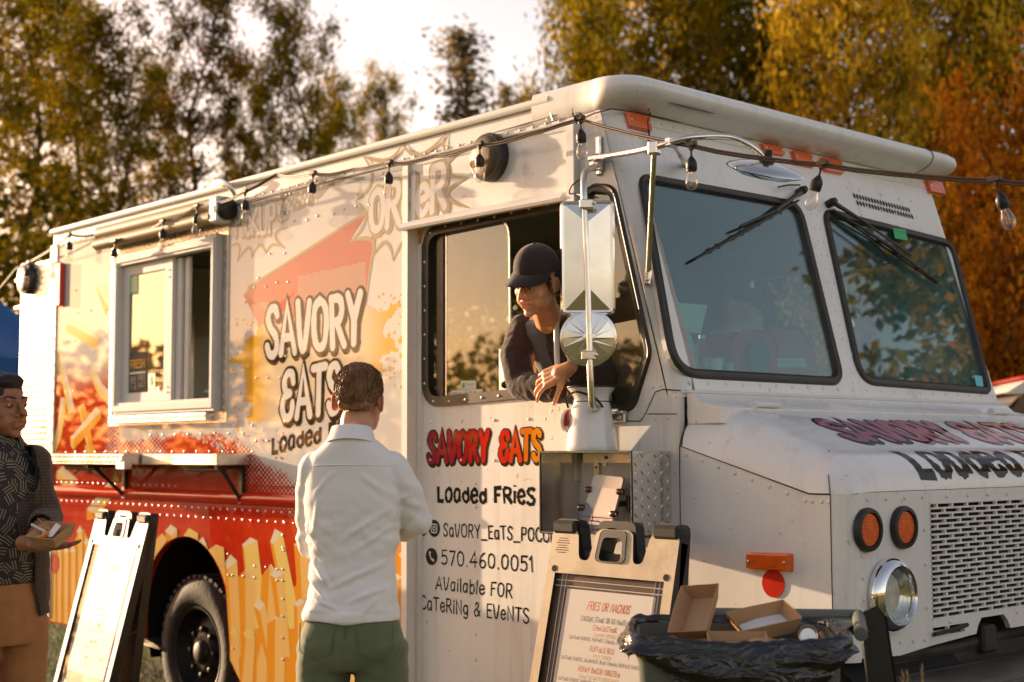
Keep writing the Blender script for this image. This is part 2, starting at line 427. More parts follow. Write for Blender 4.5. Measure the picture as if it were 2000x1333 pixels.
# ------------------------------------------------------------------ hand-drawn lettering (strokes turned into flat vinyl)
# glyph: width; strokes 'x,y x,y ...' split by '|', '~' = smooth curve
GL = {
 'A': (.62, '0,0 .31,1 .62,0|.12,.32 .5,.32'), 'B': (.56, '.06,0 .06,1|~.06,1 .4,.98 .46,.76 .32,.56 .06,.54|~.06,.54 .42,.5 .52,.27 .38,.04 .06,0'),
 'C': (.58, '~.54,.82 .4,.99 .18,.94 .05,.6 .1,.2 .3,0 .48,.06 .56,.2'), 'D': (.6, '.06,0 .06,1|~.06,1 .36,.94 .54,.62 .5,.3 .34,.06 .06,0'),
 'E': (.5, '.48,1 .06,.97 .06,.03 .5,0|.06,.53 .42,.54'), 'F': (.48, '.48,1 .06,.97 .06,0|.06,.52 .4,.54'),
 'G': (.62, '~.56,.84 .42,.99 .2,.94 .05,.6 .1,.2 .32,0 .52,.1 .58,.42|.34,.44 .6,.44'), 'H': (.6, '.06,1 .06,0|.54,1 .54,0|.06,.5 .54,.54'),
 'I': (.14, '.07,1 .07,0'), 'J': (.46, '~.4,1 .4,.3 .3,.02 .12,.04 .02,.22'), 'K': (.56, '.06,1 .06,0|.52,1 .08,.46 .54,0'),
 'L': (.46, '.06,1 .06,.02 .46,0'), 'M': (.74, '.04,0 .1,1 .37,.36 .64,1 .7,0'), 'N': (.6, '.06,0 .06,1 .54,0 .54,1'),
 'O': (.64, '~.32,1 .1,.86 .04,.5 .12,.12 .32,0 .52,.12 .6,.5 .54,.86 .32,1'), 'P': (.54, '.06,0 .06,1|~.06,1 .4,.98 .5,.74 .38,.5 .06,.46'),
 'Q': (.64, '~.32,1 .1,.86 .04,.5 .12,.12 .32,0 .52,.12 .6,.5 .54,.86 .32,1|.38,.24 .6,-.08'),
 'R': (.58, '.06,0 .06,1|~.06,1 .4,.98 .5,.76 .38,.54 .06,.5|.26,.5 .56,0'),
 'S': (.54, '~.5,.84 .4,.99 .18,.97 .07,.77 .2,.57 .4,.42 .49,.22 .38,.02 .15,.01 .03,.18'), 'T': (.58, '0,.97 .58,1|.29,1 .29,0'),
 'U': (.6, '~.06,1 .06,.4 .12,.08 .3,0 .48,.08 .54,.4 .54,1'), 'V': (.58, '~.03,1 .11,.42 .21,.06 .31,.02 .40,.22 .55,1'), 'W': (.82, '.02,1 .2,0 .41,.7 .62,0 .8,1'),
 'X': (.56, '.04,1 .52,0|.52,1 .04,0'), 'Y': (.56, '.02,1 .28,.48|.54,1 .28,.48 .26,0'), 'Z': (.56, '.04,1 .52,.98 .04,.02 .54,0'),
 'a': (.5, '~.42,.58 .3,.68 .12,.62 .04,.34 .12,.04 .28,.02 .42,.24|.42,.66 .44,0'), 'b': (.5, '.06,1 .06,0|~.06,.4 .2,.64 .38,.6 .46,.34 .36,.04 .2,0 .06,.14'),
 'c': (.44, '~.4,.54 .28,.66 .1,.58 .04,.3 .12,.04 .28,.0 .42,.12'), 'd': (.5, '.44,1 .44,0|~.44,.4 .3,.64 .12,.6 .04,.34 .14,.04 .3,0 .44,.2'),
 'e': (.48, '~.06,.34 .44,.4 .38,.62 .22,.68 .06,.52 .04,.24 .16,.02 .34,.02 .46,.16'), 'f': (.36, '~.36,.94 .24,1 .14,.86 .14,.5 .14,0|0,.6 .32,.62'),
 'g': (.5, '~.42,.56 .28,.66 .1,.58 .04,.34 .14,.08 .3,.08 .42,.28|~.44,.66 .44,.1 .4,-.2 .24,-.3 .06,-.2'), 'h': (.5, '.06,1 .06,0|~.06,.4 .2,.64 .38,.58 .43,.36 .44,0'),
 'i': (.14, '.07,.64 .07,0|.07,.84 .07,.92'), 'k': (.46, '.06,1 .06,0|.42,.64 .08,.3 .44,0'), 'l': (.14, '.07,1 .07,0'),
 'm': (.74, '.06,.66 .06,0|~.06,.42 .2,.66 .34,.58 .37,.36 .37,0|~.37,.42 .5,.66 .64,.58 .68,.36 .68,0'), 'n': (.5, '.06,.66 .06,0|~.06,.42 .2,.66 .38,.6 .43,.36 .44,0'),
 'o': (.5, '~.25,.68 .08,.56 .04,.32 .12,.06 .25,0 .4,.08 .46,.34 .4,.58 .25,.68'), 'p': (.5, '.06,.66 .06,-.3|~.06,.42 .2,.66 .38,.6 .46,.34 .36,.04 .2,0 .06,.14'),
 'q': (.5, '.44,.66 .44,-.3|~.44,.4 .3,.64 .12,.6 .04,.34 .14,.04 .3,0 .44,.2'), 'r': (.36, '.06,.66 .06,0|~.06,.38 .16,.6 .34,.64'),
 's': (.42, '~.38,.56 .28,.68 .12,.64 .06,.5 .18,.38 .32,.28 .38,.14 .26,0 .1,.02 .02,.12'), 't': (.36, '~.16,.94 .14,.4 .16,.06 .26,0 .36,.06|0,.62 .32,.66'),
 'u': (.5, '~.06,.66 .06,.24 .16,.02 .3,.04 .43,.28|.44,.66 .44,0'), 'v': (.46, '.04,.66 .23,0 .42,.66'), 'w': (.66, '.04,.66 .18,0 .33,.5 .48,0 .62,.66'),
 'x': (.46, '.04,.66 .42,0|.42,.66 .04,0'), 'y': (.48, '.04,.66 .25,.06|.44,.66 .2,-.2 .06,-.3'), 'z': (.44, '.04,.64 .4,.66 .04,.02 .42,0'),
 '0': (.58, '~.29,1 .1,.84 .05,.5 .11,.14 .29,0 .47,.14 .53,.5 .48,.84 .29,1'), '1': (.3, '.04,.82 .18,1 .18,0'), '2': (.54, '~.06,.8 .22,1 .44,.92 .46,.66 .26,.34 .04,.02|.04,.02 .52,.0'),
 '3': (.5, '~.06,.92 .26,1 .44,.86 .38,.6 .2,.54|~.2,.54 .44,.46 .48,.2 .3,0 .06,.06'), '4': (.58, '.4,0 .42,1 .04,.32 .56,.34'), '5': (.52, '.48,1 .1,.98 .08,.56|~.08,.56 .32,.62 .48,.4 .42,.1 .22,0 .04,.08'),
 '6': (.54, '~.44,.98 .2,.76 .06,.36 .14,.04 .34,0 .48,.2 .42,.44 .22,.48 .08,.3'), '7': (.5, '.04,.98 .48,1 .2,0'), '8': (.52, '~.26,.54 .1,.66 .12,.92 .28,1 .44,.9 .42,.66 .26,.54 .08,.38 .06,.12 .26,0 .46,.12 .44,.38 .26,.54'),
 '9': (.52, '~.44,.7 .32,.5 .12,.56 .08,.8 .22,1 .4,.96 .46,.72 .4,.3 .26,0'),
 '.': (.16, '.08,.0 .08,.05'), ',': (.16, '.1,.04 .04,-.12'), '_': (.6, '0,-.14 .6,-.12'), '-': (.4, '.04,.44 .36,.44'), ':': (.16, '.08,.1 .08,.14|.08,.5 .08,.54'),
 '&': (.66, '~.6,.02 .36,.4 .16,.7 .24,.96 .42,.9 .4,.66 .14,.44 .04,.2 .18,0 .4,.06 .58,.4'), "'": (.12, '.06,1 .05,.82'), '$': (.54, '~.5,.8 .36,.9 .14,.86 .08,.68 .26,.52 .46,.38 .46,.16 .28,.06 .04,.16|.27,1.05 .27,-.08'), '!': (.14, '.07,1 .07,.3|.07,0 .07,.05'),
 '(': (.26, '~.24,1.05 .08,.7 .08,.25 .24,-.1'), ')': (.26, '~.02,1.05 .18,.7 .18,.25 .02,-.1'), '/': (.4, '0,-.05 .4,1.05'), '*': (.3, '.15,1 .15,.6|.02,.9 .28,.7|.28,.9 .02,.7'), '%': (.5, '.05,0 .45,1'),
 # brush capitals of the big logo ('E' is a rounded epsilon there)
 'Ɛ': (.6, '~.54,.78 .46,.97 .24,.98 .1,.8 .18,.6 .38,.54|~.38,.54 .12,.46 .03,.24 .16,.03 .38,.02 .5,.16 .52,.34'),
}
def strokes_of(ch):
    w, st = GL.get(ch, (.4, '')); out = []
    for s_ in st.split('|'):
        if not s_: continue
        sm = s_[0] == '~'
        pts = [tuple(float(k) for k in q.split(',')) for q in s_.lstrip('~').split()]
        if sm: pts = [(p.x, p.y) for p in smooth_path([(a, b, 0) for a, b in pts], 4)]
        out.append(pts)
    return w, out
def ribbon(pts, hw, cap=True, capn=5):
    """flat stroke of half width hw (number or list) round a 2D polyline"""
    n = len(pts); V2 = [Vector((p[0], p[1])) for p in pts]
    hs = hw if isinstance(hw, (list, tuple)) else [hw] * n
    closed = n > 3 and (V2[0] - V2[-1]).length < 1e-6
    L_, R_ = [], []
    for i in range(n):
        if closed: a, b = V2[i - 1 if i else -2], V2[(i + 1) if i < n - 1 else 1]
        else: a, b = V2[max(i - 1, 0)], V2[min(i + 1, n - 1)]
        d1 = V2[i] - a; d2 = b - V2[i]
        d1 = d1.normalized() if d1.length > 1e-9 else d2.normalized()
        d2 = d2.normalized() if d2.length > 1e-9 else d1
        n1 = Vector((-d1.y, d1.x)); n2 = Vector((-d2.y, d2.x)); m = n1 + n2
        m = m.normalized() if m.length > 1e-6 else n1
        k = hs[i] / max(m.dot(n1), .55)
        L_.append(V2[i] + m * k); R_.append(V2[i] - m * k)
    vs = []; fs = []
    for a, b in zip(L_, R_): vs += [a, b]
    for i in range(n - 1): fs.append((2 * i, 2 * i + 1, 2 * i + 3, 2 * i + 2))
    if cap and not closed:
        for end in (0, n - 1):
            c = V2[end]; d = (V2[0] - V2[1]) if end == 0 else (V2[-1] - V2[-2])
            d.normalize(); b0 = len(vs); th = math.atan2(d.y, d.x)
            for k in range(capn + 1):
                t = th - math.pi / 2 + math.pi * k / capn
                vs.append(c + Vector((math.cos(t), math.sin(t))) * hs[end])
            fs.append(tuple(range(b0, b0 + capn + 1)))
    return vs, fs
def text_width(text, gap):
    return sum((GL[c][0] if c in GL else .3) + gap for c in text) - gap
def lettering(mb, text, bl, br, tl, hw=.06, mi=0, off=0.0, gap=.14, jit=0.0, seed=1, fit=None, cap=True, wave=None, mis=None, step=.00002, shift=(0, 0), vary=0.0, bridge=None, xh=1.0):
    """text on the parallelogram bl-br-tl; hw = half stroke in cap heights"""
    bl, br, tl = Vector(bl), Vector(br), Vector(tl)
    U, V = br - bl, tl - bl; H = V.length; nn = U.cross(V).normalized()
    asp = U.length / H
    tot = text_width(text, gap); sx = asp / tot
    rg = random.Random(seed); x = 0.0; k = 0
    for ci, ch in enumerate(text):
        if ch == ' ' or ch not in GL: x += (.3 + gap) * sx; continue
        w, sts = strokes_of(ch)
        rot = rg.uniform(-jit, jit); dy = rg.uniform(-jit, jit) * .3; sc = 1 + rg.uniform(-jit, jit) * .6
        cx = w / 2
        for st in sts:
            q = []
            for px_, py_ in st:
                if ch in 'aeorsi': py_ *= xh
                a, b = (px_ - cx) * sc, (py_ - .5) * sc
                a, b = a * math.cos(rot) - b * math.sin(rot), a * math.sin(rot) + b * math.cos(rot)
                q.append(((a + cx) * sx + x + shift[0], b + .5 + dy + shift[1]))
            hs = [hw * (1 + vary * rg.uniform(-1, 1)) for _ in q] if vary else hw
            vs, fs = ribbon(q, hs, cap)
            o_ = off + k * step; k += 1
            m3 = []
            for vi, v in enumerate(vs):
                yy = v.y + (wave(v.x / asp) if wave else 0)
                p = (bl + U * (v.x / asp) + V * yy + nn * (o_ + vi * 2e-6)) if bridge is None else bridge(v.x / asp, yy, o_ + vi * 2e-6)
                m3.append(p)
            mb.add(m3, fs, mis[ci % len(mis)] if mis else mi)
        x += (w + gap) * sx
def text_px(mb, plane, text, bl, br, tl, **kw):
    lettering(mb, text, plane.px(*bl), plane.px(*br), plane.px(*tl), **kw)
def words(text, bl, br, tl, gap):
    """each word of a line with its own corner points"""
    bl, br, tl = Vector(bl), Vector(br), Vector(tl); U, V = br - bl, tl - bl; tot = text_width(text, gap); x = 0.0
    for w in text.split(' '):
        k = text_width(w, gap); a, b = bl + U * (x / tot), bl + U * ((x + k) / tot); yield w, a, b, a + V; x += k + gap + .3 + gap
# ------------------------------------------------------------------ shared materials
M = {}
M['white'] = mat('white_paint', (.78, .755, .72), .5, spec=.2, coat=.6, coat_rough=.06, var=.03, vscale=1.6, dirt=(.42, .34, .25), dirt_amt=.22, dscale=2.2, rvar=.06, streak=.30)
M['nose'] = mat('nose_paint', (.80, .775, .74), .3, coat=.35, coat_rough=.05, var=.03, vscale=2.2, dirt=(.4, .32, .24), dirt_amt=.2, dscale=3.0, rvar=.06, streak=.26)
M['trim'] = mat('white_trim', (.72, .695, .665), .4, coat=.3, var=.04, dirt=(.4, .3, .2), dirt_amt=.2)
M['rivet'] = mat('rivet_paint', (.72, .69, .64), .28, coat=.5)
M['alu'] = mat('aluminium', (.72, .68, .62), .3, metal=1.0, var=.12, vscale=9, rvar=.12)
M['tread'] = mat('diamond_plate', (.70, .66, .60), .34, metal=1.0, var=.10, vscale=14, rvar=.1)
M['steel'] = mat('stainless_steel', (.74, .71, .67), .16, metal=1.0, var=.08, vscale=6, rvar=.07, bump=.05, bscale=9)
M['chrome'] = mat('chrome', (.85, .84, .82), .05, metal=1.0)
M['tubealu'] = mat('mirror_tube', (.75, .70, .63), .24, metal=1.0, var=.1, vscale=12, rvar=.08)
M['rubber'] = mat('black_rubber', (.022, .02, .018), .5, var=.25, bump=.15, bscale=80)
M['gasket'] = mat('window_gasket', (.03, .025, .02), .42, var=.3, vscale=9)
M['anod'] = mat('bronze_frame', (.055, .045, .035), .35, metal=.5, var=.3, vscale=12)
M['blackpl'] = mat('black_plastic', (.018, .017, .016), .38, var=.3)
M['blackmetal'] = mat('black_steel', (.02, .018, .016), .4, var=.3)
M['amber'] = mat('amber_lens', (.75, .12, .012), .18, spec=.6, coat=.6, var=.15, vscale=40)
M['redlens'] = mat('red_lens', (.55, .03, .012), .2, coat=.5, var=.1)
M['screw'] = mat('screw_head', (.6, .56, .5), .35, metal=1)
M['dark'] = mat('dark_void', (.008, .007, .006), .9)
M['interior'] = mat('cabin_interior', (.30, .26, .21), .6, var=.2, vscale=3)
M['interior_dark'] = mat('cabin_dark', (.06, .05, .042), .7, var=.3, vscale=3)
M['glass'] = glass_mat('window_glass', (.80, .86, .82), 1.52, .02)
M['wglass'] = glass_mat('windscreen_glass', (.74, .94, .92), 1.52, .055, (.14, .40, .45), 2.0)  # teal diffuse film paints the reflected blue sky into the glass
M['sglass'] = glass_mat('side_glass', (.80, .82, .72), 1.52, .04, (.5, .4, .25), 2.0)
M['tyre'] = mat('tyre_rubber', (.028, .025, .022), .75, var=.35, vscale=12, bump=.3, bscale=45, dirt=(.10, .08, .06), dirt_amt=.12, dscale=6)
M['rim'] = mat('black_wheel', (.012, .011, .010), .55, dirt=(.14, .11, .08), dirt_amt=.2, dscale=8)
M['chassis'] = mat('chassis_grime', (.03, .025, .02), .8, var=.4, dirt=(.1, .07, .05), dirt_amt=.4)
M['bumper'] = mat('brown_bumper', (.045, .034, .026), .45, var=.3, dirt=(.14, .1, .07), dirt_amt=.4)
M['vblack'] = mat('vinyl_black', (.022, .018, .014), .55, spec=0, coat=.6, coat_rough=.04)
M['vbrown'] = mat('vinyl_dark_brown', (.045, .028, .014), .55, spec=0, coat=.7, coat_rough=.03)
M['vwhite'] = mat('vinyl_white', (.76, .73, .69), .55, spec=0, coat=.6, coat_rough=.04)
M['vcream'] = mat('vinyl_pale_cream', (.76, .66, .50), .55, spec=0, coat=.7, coat_rough=.03)
M['vtan'] = mat('vinyl_tan', (.50, .38, .22), .55, spec=0, coat=.7, coat_rough=.03)  # print outlines lightened to tan, the sky's reflection put into their colour
M['vfry'] = mat('vinyl_fry_light', (.80, .50, .17), .55, spec=0, coat=.5, coat_rough=.05)
M['vfryd'] = mat('vinyl_fry_orange', (.78, .32, .03), .55, spec=0, coat=.5, coat_rough=.05)
M['vfryt'] = mat('vinyl_fry_top', (.80, .58, .18), .55, spec=0, coat=.5, coat_rough=.05)
M['vyel'] = mat('vinyl_yellow', (.78, .42, .035), .55, spec=0, coat=.6, coat_rough=.04)
M['vred'] = mat('vinyl_red', (.58, .035, .012), .55, spec=0, coat=.7, coat_rough=.04, var=.12, vscale=3)
M['vpink'] = mat('vinyl_sky_veiled_red', (.60, .20, .14), .55, spec=0, coat=.7, coat_rough=.03, var=.08, vscale=2)  # red paled towards pink: the sky's reflection mixed into the colour
M['vgrey'] = mat('vinyl_grey', (.42, .38, .32), .55, spec=0, coat=.7, coat_rough=.03)  # even warm grey of the splash print
LOGO = [(.32, .022, .05), (.38, .022, .05), (.42, .02, .045), (.50, .012, .02), (.56, .008, .01), (.58, .008, .008), (.6, .02, .008), (.62, .05, .008), (.68, .17, .012), (.72, .25, .015), (.72, .33, .025)]
M['logo'] = [mat('logo_colour', c, .55, spec=0, coat=.6, coat_rough=.04) for c in LOGO]
LOGO2 = [(.30, .02, .10), (.34, .02, .10), (.38, .025, .08), (.42, .03, .07), (.45, .035, .06), (.47, .04, .055), (.5, .05, .05), (.52, .07, .06), (.56, .12, .08), (.6, .2, .12), (.64, .32, .2)]
M['logo_hood'] = [mat('hood_logo_colour', c, .3, coat=.4, coat_rough=.03) for c in LOGO2]

# ---- the box side's printed wrap: soft airbrush colours in the sheet's own coordinates (X along the truck, Z up)
class NX:
    """tiny node expressions"""
    nt = None
    def __init__(s, sock): s.k = sock
    @staticmethod
    def op(op, *a, clamp=False):
        n = NX.nt.nodes.new('ShaderNodeMath'); n.operation = op; n.use_clamp = clamp
        for i, x in enumerate(a):
            if isinstance(x, NX): NX.nt.links.new(x.k, n.inputs[i])
            else: n.inputs[i].default_value = x
        return NX(n.outputs[0])
    def __add__(s, o): return NX.op('ADD', s, o)
    def __sub__(s, o): return NX.op('SUBTRACT', s, o)
    def __rsub__(s, o): return NX.op('SUBTRACT', o, s)
    def __mul__(s, o): return NX.op('MULTIPLY', s, o)
    __radd__ = __add__; __rmul__ = __mul__
def nx_ss(x, a, b):
    n = NX.nt.nodes.new('ShaderNodeMapRange'); n.interpolation_type = 'SMOOTHSTEP'
    NX.nt.links.new(x.k, n.inputs['Value'])
    if a < b:
        n.inputs['From Min'].default_value = a; n.inputs['From Max'].default_value = b
    else:
        n.inputs['From Min'].default_value = b; n.inputs['From Max'].default_value = a
        n.inputs['To Min'].default_value = 1; n.inputs['To Max'].default_value = 0
    return NX(n.outputs['Result'])
def nx_mix(a, b, f):
    n = NX.nt.nodes.new('ShaderNodeMix'); n.data_type = 'RGBA'
    for k, v in (('A', a), ('B', b)):
        if isinstance(v, tuple): n.inputs[k].default_value = (*v, 1)
        else: NX.nt.links.new(v.k, n.inputs[k])
    NX.nt.links.new(f.k, n.inputs['Factor'])
    return NX(n.outputs['Result'])
def nx_noise(vec, scale, detail=5, rough=.6):
    n = NX.nt.nodes.new('ShaderNodeTexNoise'); n.inputs['Scale'].default_value = scale
    n.inputs['Detail'].default_value = detail; n.inputs['Roughness'].default_value = rough
    NX.nt.links.new(vec.k, n.inputs['Vector']); return NX(n.outputs['Fac'])

m, nt, b = new_mat('printed_wrap'); M['wrap'] = m
NX.nt = nt
tc = nt.nodes.new('ShaderNodeNewGeometry')
sp = nt.nodes.new('ShaderNodeSeparateXYZ'); nt.links.new(tc.outputs['Position'], sp.inputs[0])
vec, X_, Z_ = NX(tc.outputs['Position']), NX(sp.outputs['X']), NX(sp.outputs['Z'])
n1 = nx_noise(vec, 2.2, 4); n2 = nx_noise(vec, 9, 8, .7); n3 = nx_noise(vec, 45, 4, .6)
jag = (n2 - .5) * .22 + (n3 - .5) * .10 + (n1 - .5) * .12
base = nx_mix((.70, .675, .64), (.65, .62, .58), nx_ss(n1, .35, .7))
# left cloud of red airbrush under the pale corner
redA = nx_ss(Z_ + (n1 - .5) * .35, 2.12, 1.86) * nx_ss(X_ + jag * .5, -7.94, -8.06)
brn = nx_ss(Z_ + (n1 - .5) * .2, 2.25, 1.95) * nx_ss(X_, -8.18, -7.98) * nx_ss(X_, -7.86, -7.93)
# the red flood along the bottom: crisp splashed edge, stepping down towards the door
edge = nx_ss(X_, -6.75, -5.9) * -.25 + nx_ss(X_, -5.9, -5.1) * -.10 + 1.58
redB = nx_ss(Z_ + jag - edge, .012, -.012)
redB = NX.op('MAXIMUM', redB, nx_ss(X_ + jag * .6, -7.86, -7.90) * nx_ss(Z_ + jag, 1.9, 1.8))
patch = nx_ss(n2 + (n1 - .5) * .5, .52, .56) * nx_ss(X_ + jag, -7.62, -7.30) * 0 
red = nx_mix((.60, .06, .014), (.50, .022, .010), nx_ss(n1 + (n2 - .5) * .3, .35, .65))
red = nx_mix(red, (.62, .14, .02), nx_ss(n1 + (n2 - .5) * .5, .56, .80) * .8)
colr = nx_mix(base, (.27, .17, .07), brn * .85)
colr = nx_mix(colr, (.62, .075, .02), redA)
colr = nx_mix(colr, red, redB)
nt.links.new(colr.k, b.inputs['Base Color'])
b.inputs['Roughness'].default_value = .55
b.inputs['Specular IOR Level'].default_value = 0
b.inputs['Coat Weight'].default_value = .8
b.inputs['Coat Roughness'].default_value = .02
bp = nt.nodes.new('ShaderNodeBump'); bp.inputs['Strength'].default_value = .05; bp.inputs['Distance'].default_value = .004
nb = nx_noise(vec, 3.0, 2); nt.links.new(nb.k, bp.inputs['Height']); nt.links.new(bp.outputs['Normal'], b.inputs['Coat Normal'])
# soft yellow splash: orange rim fading to cream in the middle
m, nt, b = new_mat('vinyl_yellow_splash'); M['splash'] = m
NX.nt = nt
tc = nt.nodes.new('ShaderNodeNewGeometry'); sp = nt.nodes.new('ShaderNodeSeparateXYZ'); nt.links.new(tc.outputs['Position'], sp.inputs[0])
vec, X_, Z_ = NX(tc.outputs['Position']), NX(sp.outputs['X']), NX(sp.outputs['Z'])
dx = NX.op('ABSOLUTE', X_ + 5.82); f = nx_ss(dx + (nx_noise(vec, 3) - .5) * .12, .34, .62)
colr = nx_mix((.76, .62, .44), (.80, .43, .04), f)
nt.links.new(colr.k, b.inputs['Base Color']); b.inputs['Roughness'].default_value = .55
b.inputs['Specular IOR Level'].default_value = 0
b.inputs['Coat Weight'].default_value = .7; b.inputs['Coat Roughness'].default_value = .03
# ------------------------------------------------------------------ the food truck
TR = thing('food_truck', 'white step-van food truck with red and yellow fries graphics along its side', 'food truck', (-5.8, 1.1, 0))
XR, XB, XC = -8.86, -5.09, -3.47      # tail, end of box, cowl line
ZT, ZS = 2.96, 2.85                    # roof edge, seam under the roof edge
def mold(a, b, r, n=8, mb=None):
    mb = mb or MB(); mb.tube([a, b], r, n); return mb
# --- box side sheet with arch cut-out and serving hatch
arch = [(-7.56, .43)] + [(-7.075 + .485 * math.cos(t) * (1.0 if math.cos(t) < 0 else .98), .56 + .475 * math.sin(t)) for t in np.linspace(math.pi, 0, 22)] + [(-6.6, .44), (-6.57, .36), (-6.48, .30)]
out = [(XR, .42), (-7.70, .42), (-7.60, .44)] + [(a, b) for a, b in arch] + [(XB, .30), (XB, ZS), (XR, ZS)]
hatch = [(-7.90, 1.78), (-6.78, 1.78), (-6.78, 2.62), (-7.90, 2.62)]
mb = MB(); xs = sorted({XR, -7.90, -7.70, -7.60, -7.56, -6.78, -6.6, -6.57, -6.48, XB, *[round(a, 4) for a, _ in arch[1:23]]})
def zb(x):
    if x < -7.56: return .42 if x < -7.7 else .42 + (x + 7.7) * .14
    if x < -6.6: return .56 + .475 * math.sqrt(max(0, 1 - ((x + 7.075) / (.485 if x < -7.075 else .475)) ** 2))
    return max(.30, .30 + (-6.48 - x) * 1.1)
for xa, xb in zip(xs[:-1], xs[1:]):
    za, zc = zb(xa + 1e-5), zb(xb - 1e-5)
    hz = (XR, XR) if not (-7.901 < xa and xb < -6.779) else None
    for z0, z1, z2 in ([(za, zc, ZS)] if hz else [(za, zc, 1.78), (2.62, 2.62, ZS)]): mb.add([(xa, 0, z0), (xb, 0, z1), (xb, 0, z2), (xa, 0, z2)], [(0, 1, 2, 3)])
for (a, b), (c, d) in zip(out[:-3], out[1:-2]): mb.add([(a, 0, b), (c, 0, d), (c, .035, d), (a, .035, b)], [(0, 1, 2, 3)])
mb.build('side_panel', M['wrap'], TR)
# upper band above the door and cab, and the roof shell
mb = MB(); mb.prism([(XB + .002, .001, 2.52), (-3.80, .001, 2.52), (-3.895, .001, ZS), (XB + .002, .001, ZS)], (0, .05, 0))
mb.build('header_panel', M['white'], TR)
mb = MB()
mb.prism([(XR, .004, ZS + .002), (-3.9, .004, ZS + .002), (-3.9, .004, ZT - .03), (XR, .004, ZT - .03)], (0, .03, 0))
mb.build('roof_fascia', M['white'], TR)
mb = MB()
prof = [(-.012, ZT - .035), (-.022, ZT - .02), (-.018, ZT - .004), (0, ZT + .004), (.05, ZT + .006), (.05, ZT - .035)]
mb.prism([(XR - .01, a, b) for a, b in prof], (4.72, 0, 0)); mb.build('roof_rail', M['trim'], TR, smooth=50)
mb = MB(); mb.box(((XR - 3.8) / 2, 1.18, ZT - .01), (abs(XR + 3.8), 2.26, .03)); mb.build('roof', M['white'], TR)
# --- seam drip line and rivet rows
mb = MB(); mb.tube([(XR, -.004, 2.835), (-4.06, -.004, 2.835)], .004, 5); mb.build('seam', M['trim'], TR)
rv = MB()
def rivline(a, b, n, y=0.0, r=.0085):
    for k in range(n):
        t = k / max(n - 1, 1)
        rv.dome((a[0] + (b[0] - a[0]) * t, y, a[1] + (b[1] - a[1]) * t), (0, -1, 0), r, r * .6)
def rivpx(pts, pl=SIDE, r=.0085):
    for x, y in pts: rv.dome(pl.px(x, y), pl.n, r, r * .6)
rivline((-8.78, 2.85), (-4.1, 2.85), 60)
rivline((-8.72, 1.312), (-7.2, 1.312), 22); rivline((-8.65, 1.197), (-5.3, 1.197), 46); rivline((-7.6, 1.145), (-5.3, 1.145), 30)
rivline((-8.60, 1.504), (-6.7, 1.504), 15); rivline((-7.5, 1.60), (-6.5, 1.60), 8); rivline((-8.6, 1.40), (-7.8, 1.40), 3)
rivpx([(497, 562), (519, 560), (541, 552), (563, 551), (480, 590), (465, 690), (505, 543), (527, 496), (556, 495), (600, 430), (575, 432), (620, 422), (652, 419), (672, 409), (695, 403), (721, 400), (755, 342), (747, 340), (560, 381), (567, 379)])
rivpx([(x, 738) for x in (501, 523, 546, 557)] + [(457, 832), (493, 831), (500, 861), (522, 861), (456, 883), (493, 882), (556, 781), (557, 824), (557, 866), (558, 696), (557, 658)])
rivpx([(115, 596), (124, 597), (152, 612), (178, 607), (207, 604), (132, 667), (146, 665), (130, 766), (144, 765), (149, 568), (118, 512), (127, 508)])
rivpx([(552, y) for y in (1046, 1070, 1112, 1134, 1170, 1204, 1246, 1288)] + [(497, 1106), (519, 1108), (541, 1112), (541, 1134), (497, 1128), (475, 1126), (454, 1124), (446, 1124), (445, 1083), (554, 1020), (554, 1075), (455, 1266)])
rv2 = rv
# --- corner post at the tail and moulding at the end of the box
mb = MB(); mb.box((XR + .035, -.004, (ZS + .45) / 2), (.09, .012, ZS - .45)); mb.build('corner_trim', M['trim'], TR)
mb = MB()
for z in np.linspace(.6, 2.7, 26): mb.dome((XR + .015, -.0105, z), (0, -1, 0), .007); mb.dome((XR + .055, -.0105, z + .04), (0, -1, 0), .007)
mb.build('trim_rivets', M['rivet'], TR, kind='stuff')
mb = MB(); mb.prism([(XB - .03, -.014, .30), (XB + .004, -.014, .30), (XB + .004, -.014, ZS - .03), (XB - .03, -.014, ZS - .03)], (0, .068, 0)); mb.build('box_end_moulding', M['trim'], TR, bevel=.002)
# --- rub rail: a half-round belt in the red
for nm, zc, r, mm in (('rub_rail', 1.258, .034, M['vred']),):
    mb = MB()
    rows = [[(x, -.002 - r * .8 * math.sin(t), zc - r * math.cos(t)) for t in np.linspace(0, math.pi, 10)] for x in (-8.76, XB - .04)]
    mb.grid(rows); mb.build(nm, mm, TR, smooth=60)
mb = MB(); mb.box((-6.92, -.004, 1.325), (3.66, .006, .006)); mb.box((-6.92, -.003, 1.176), (3.66, .005, .004)); mb.build('belt_seam', M['vred'], TR)

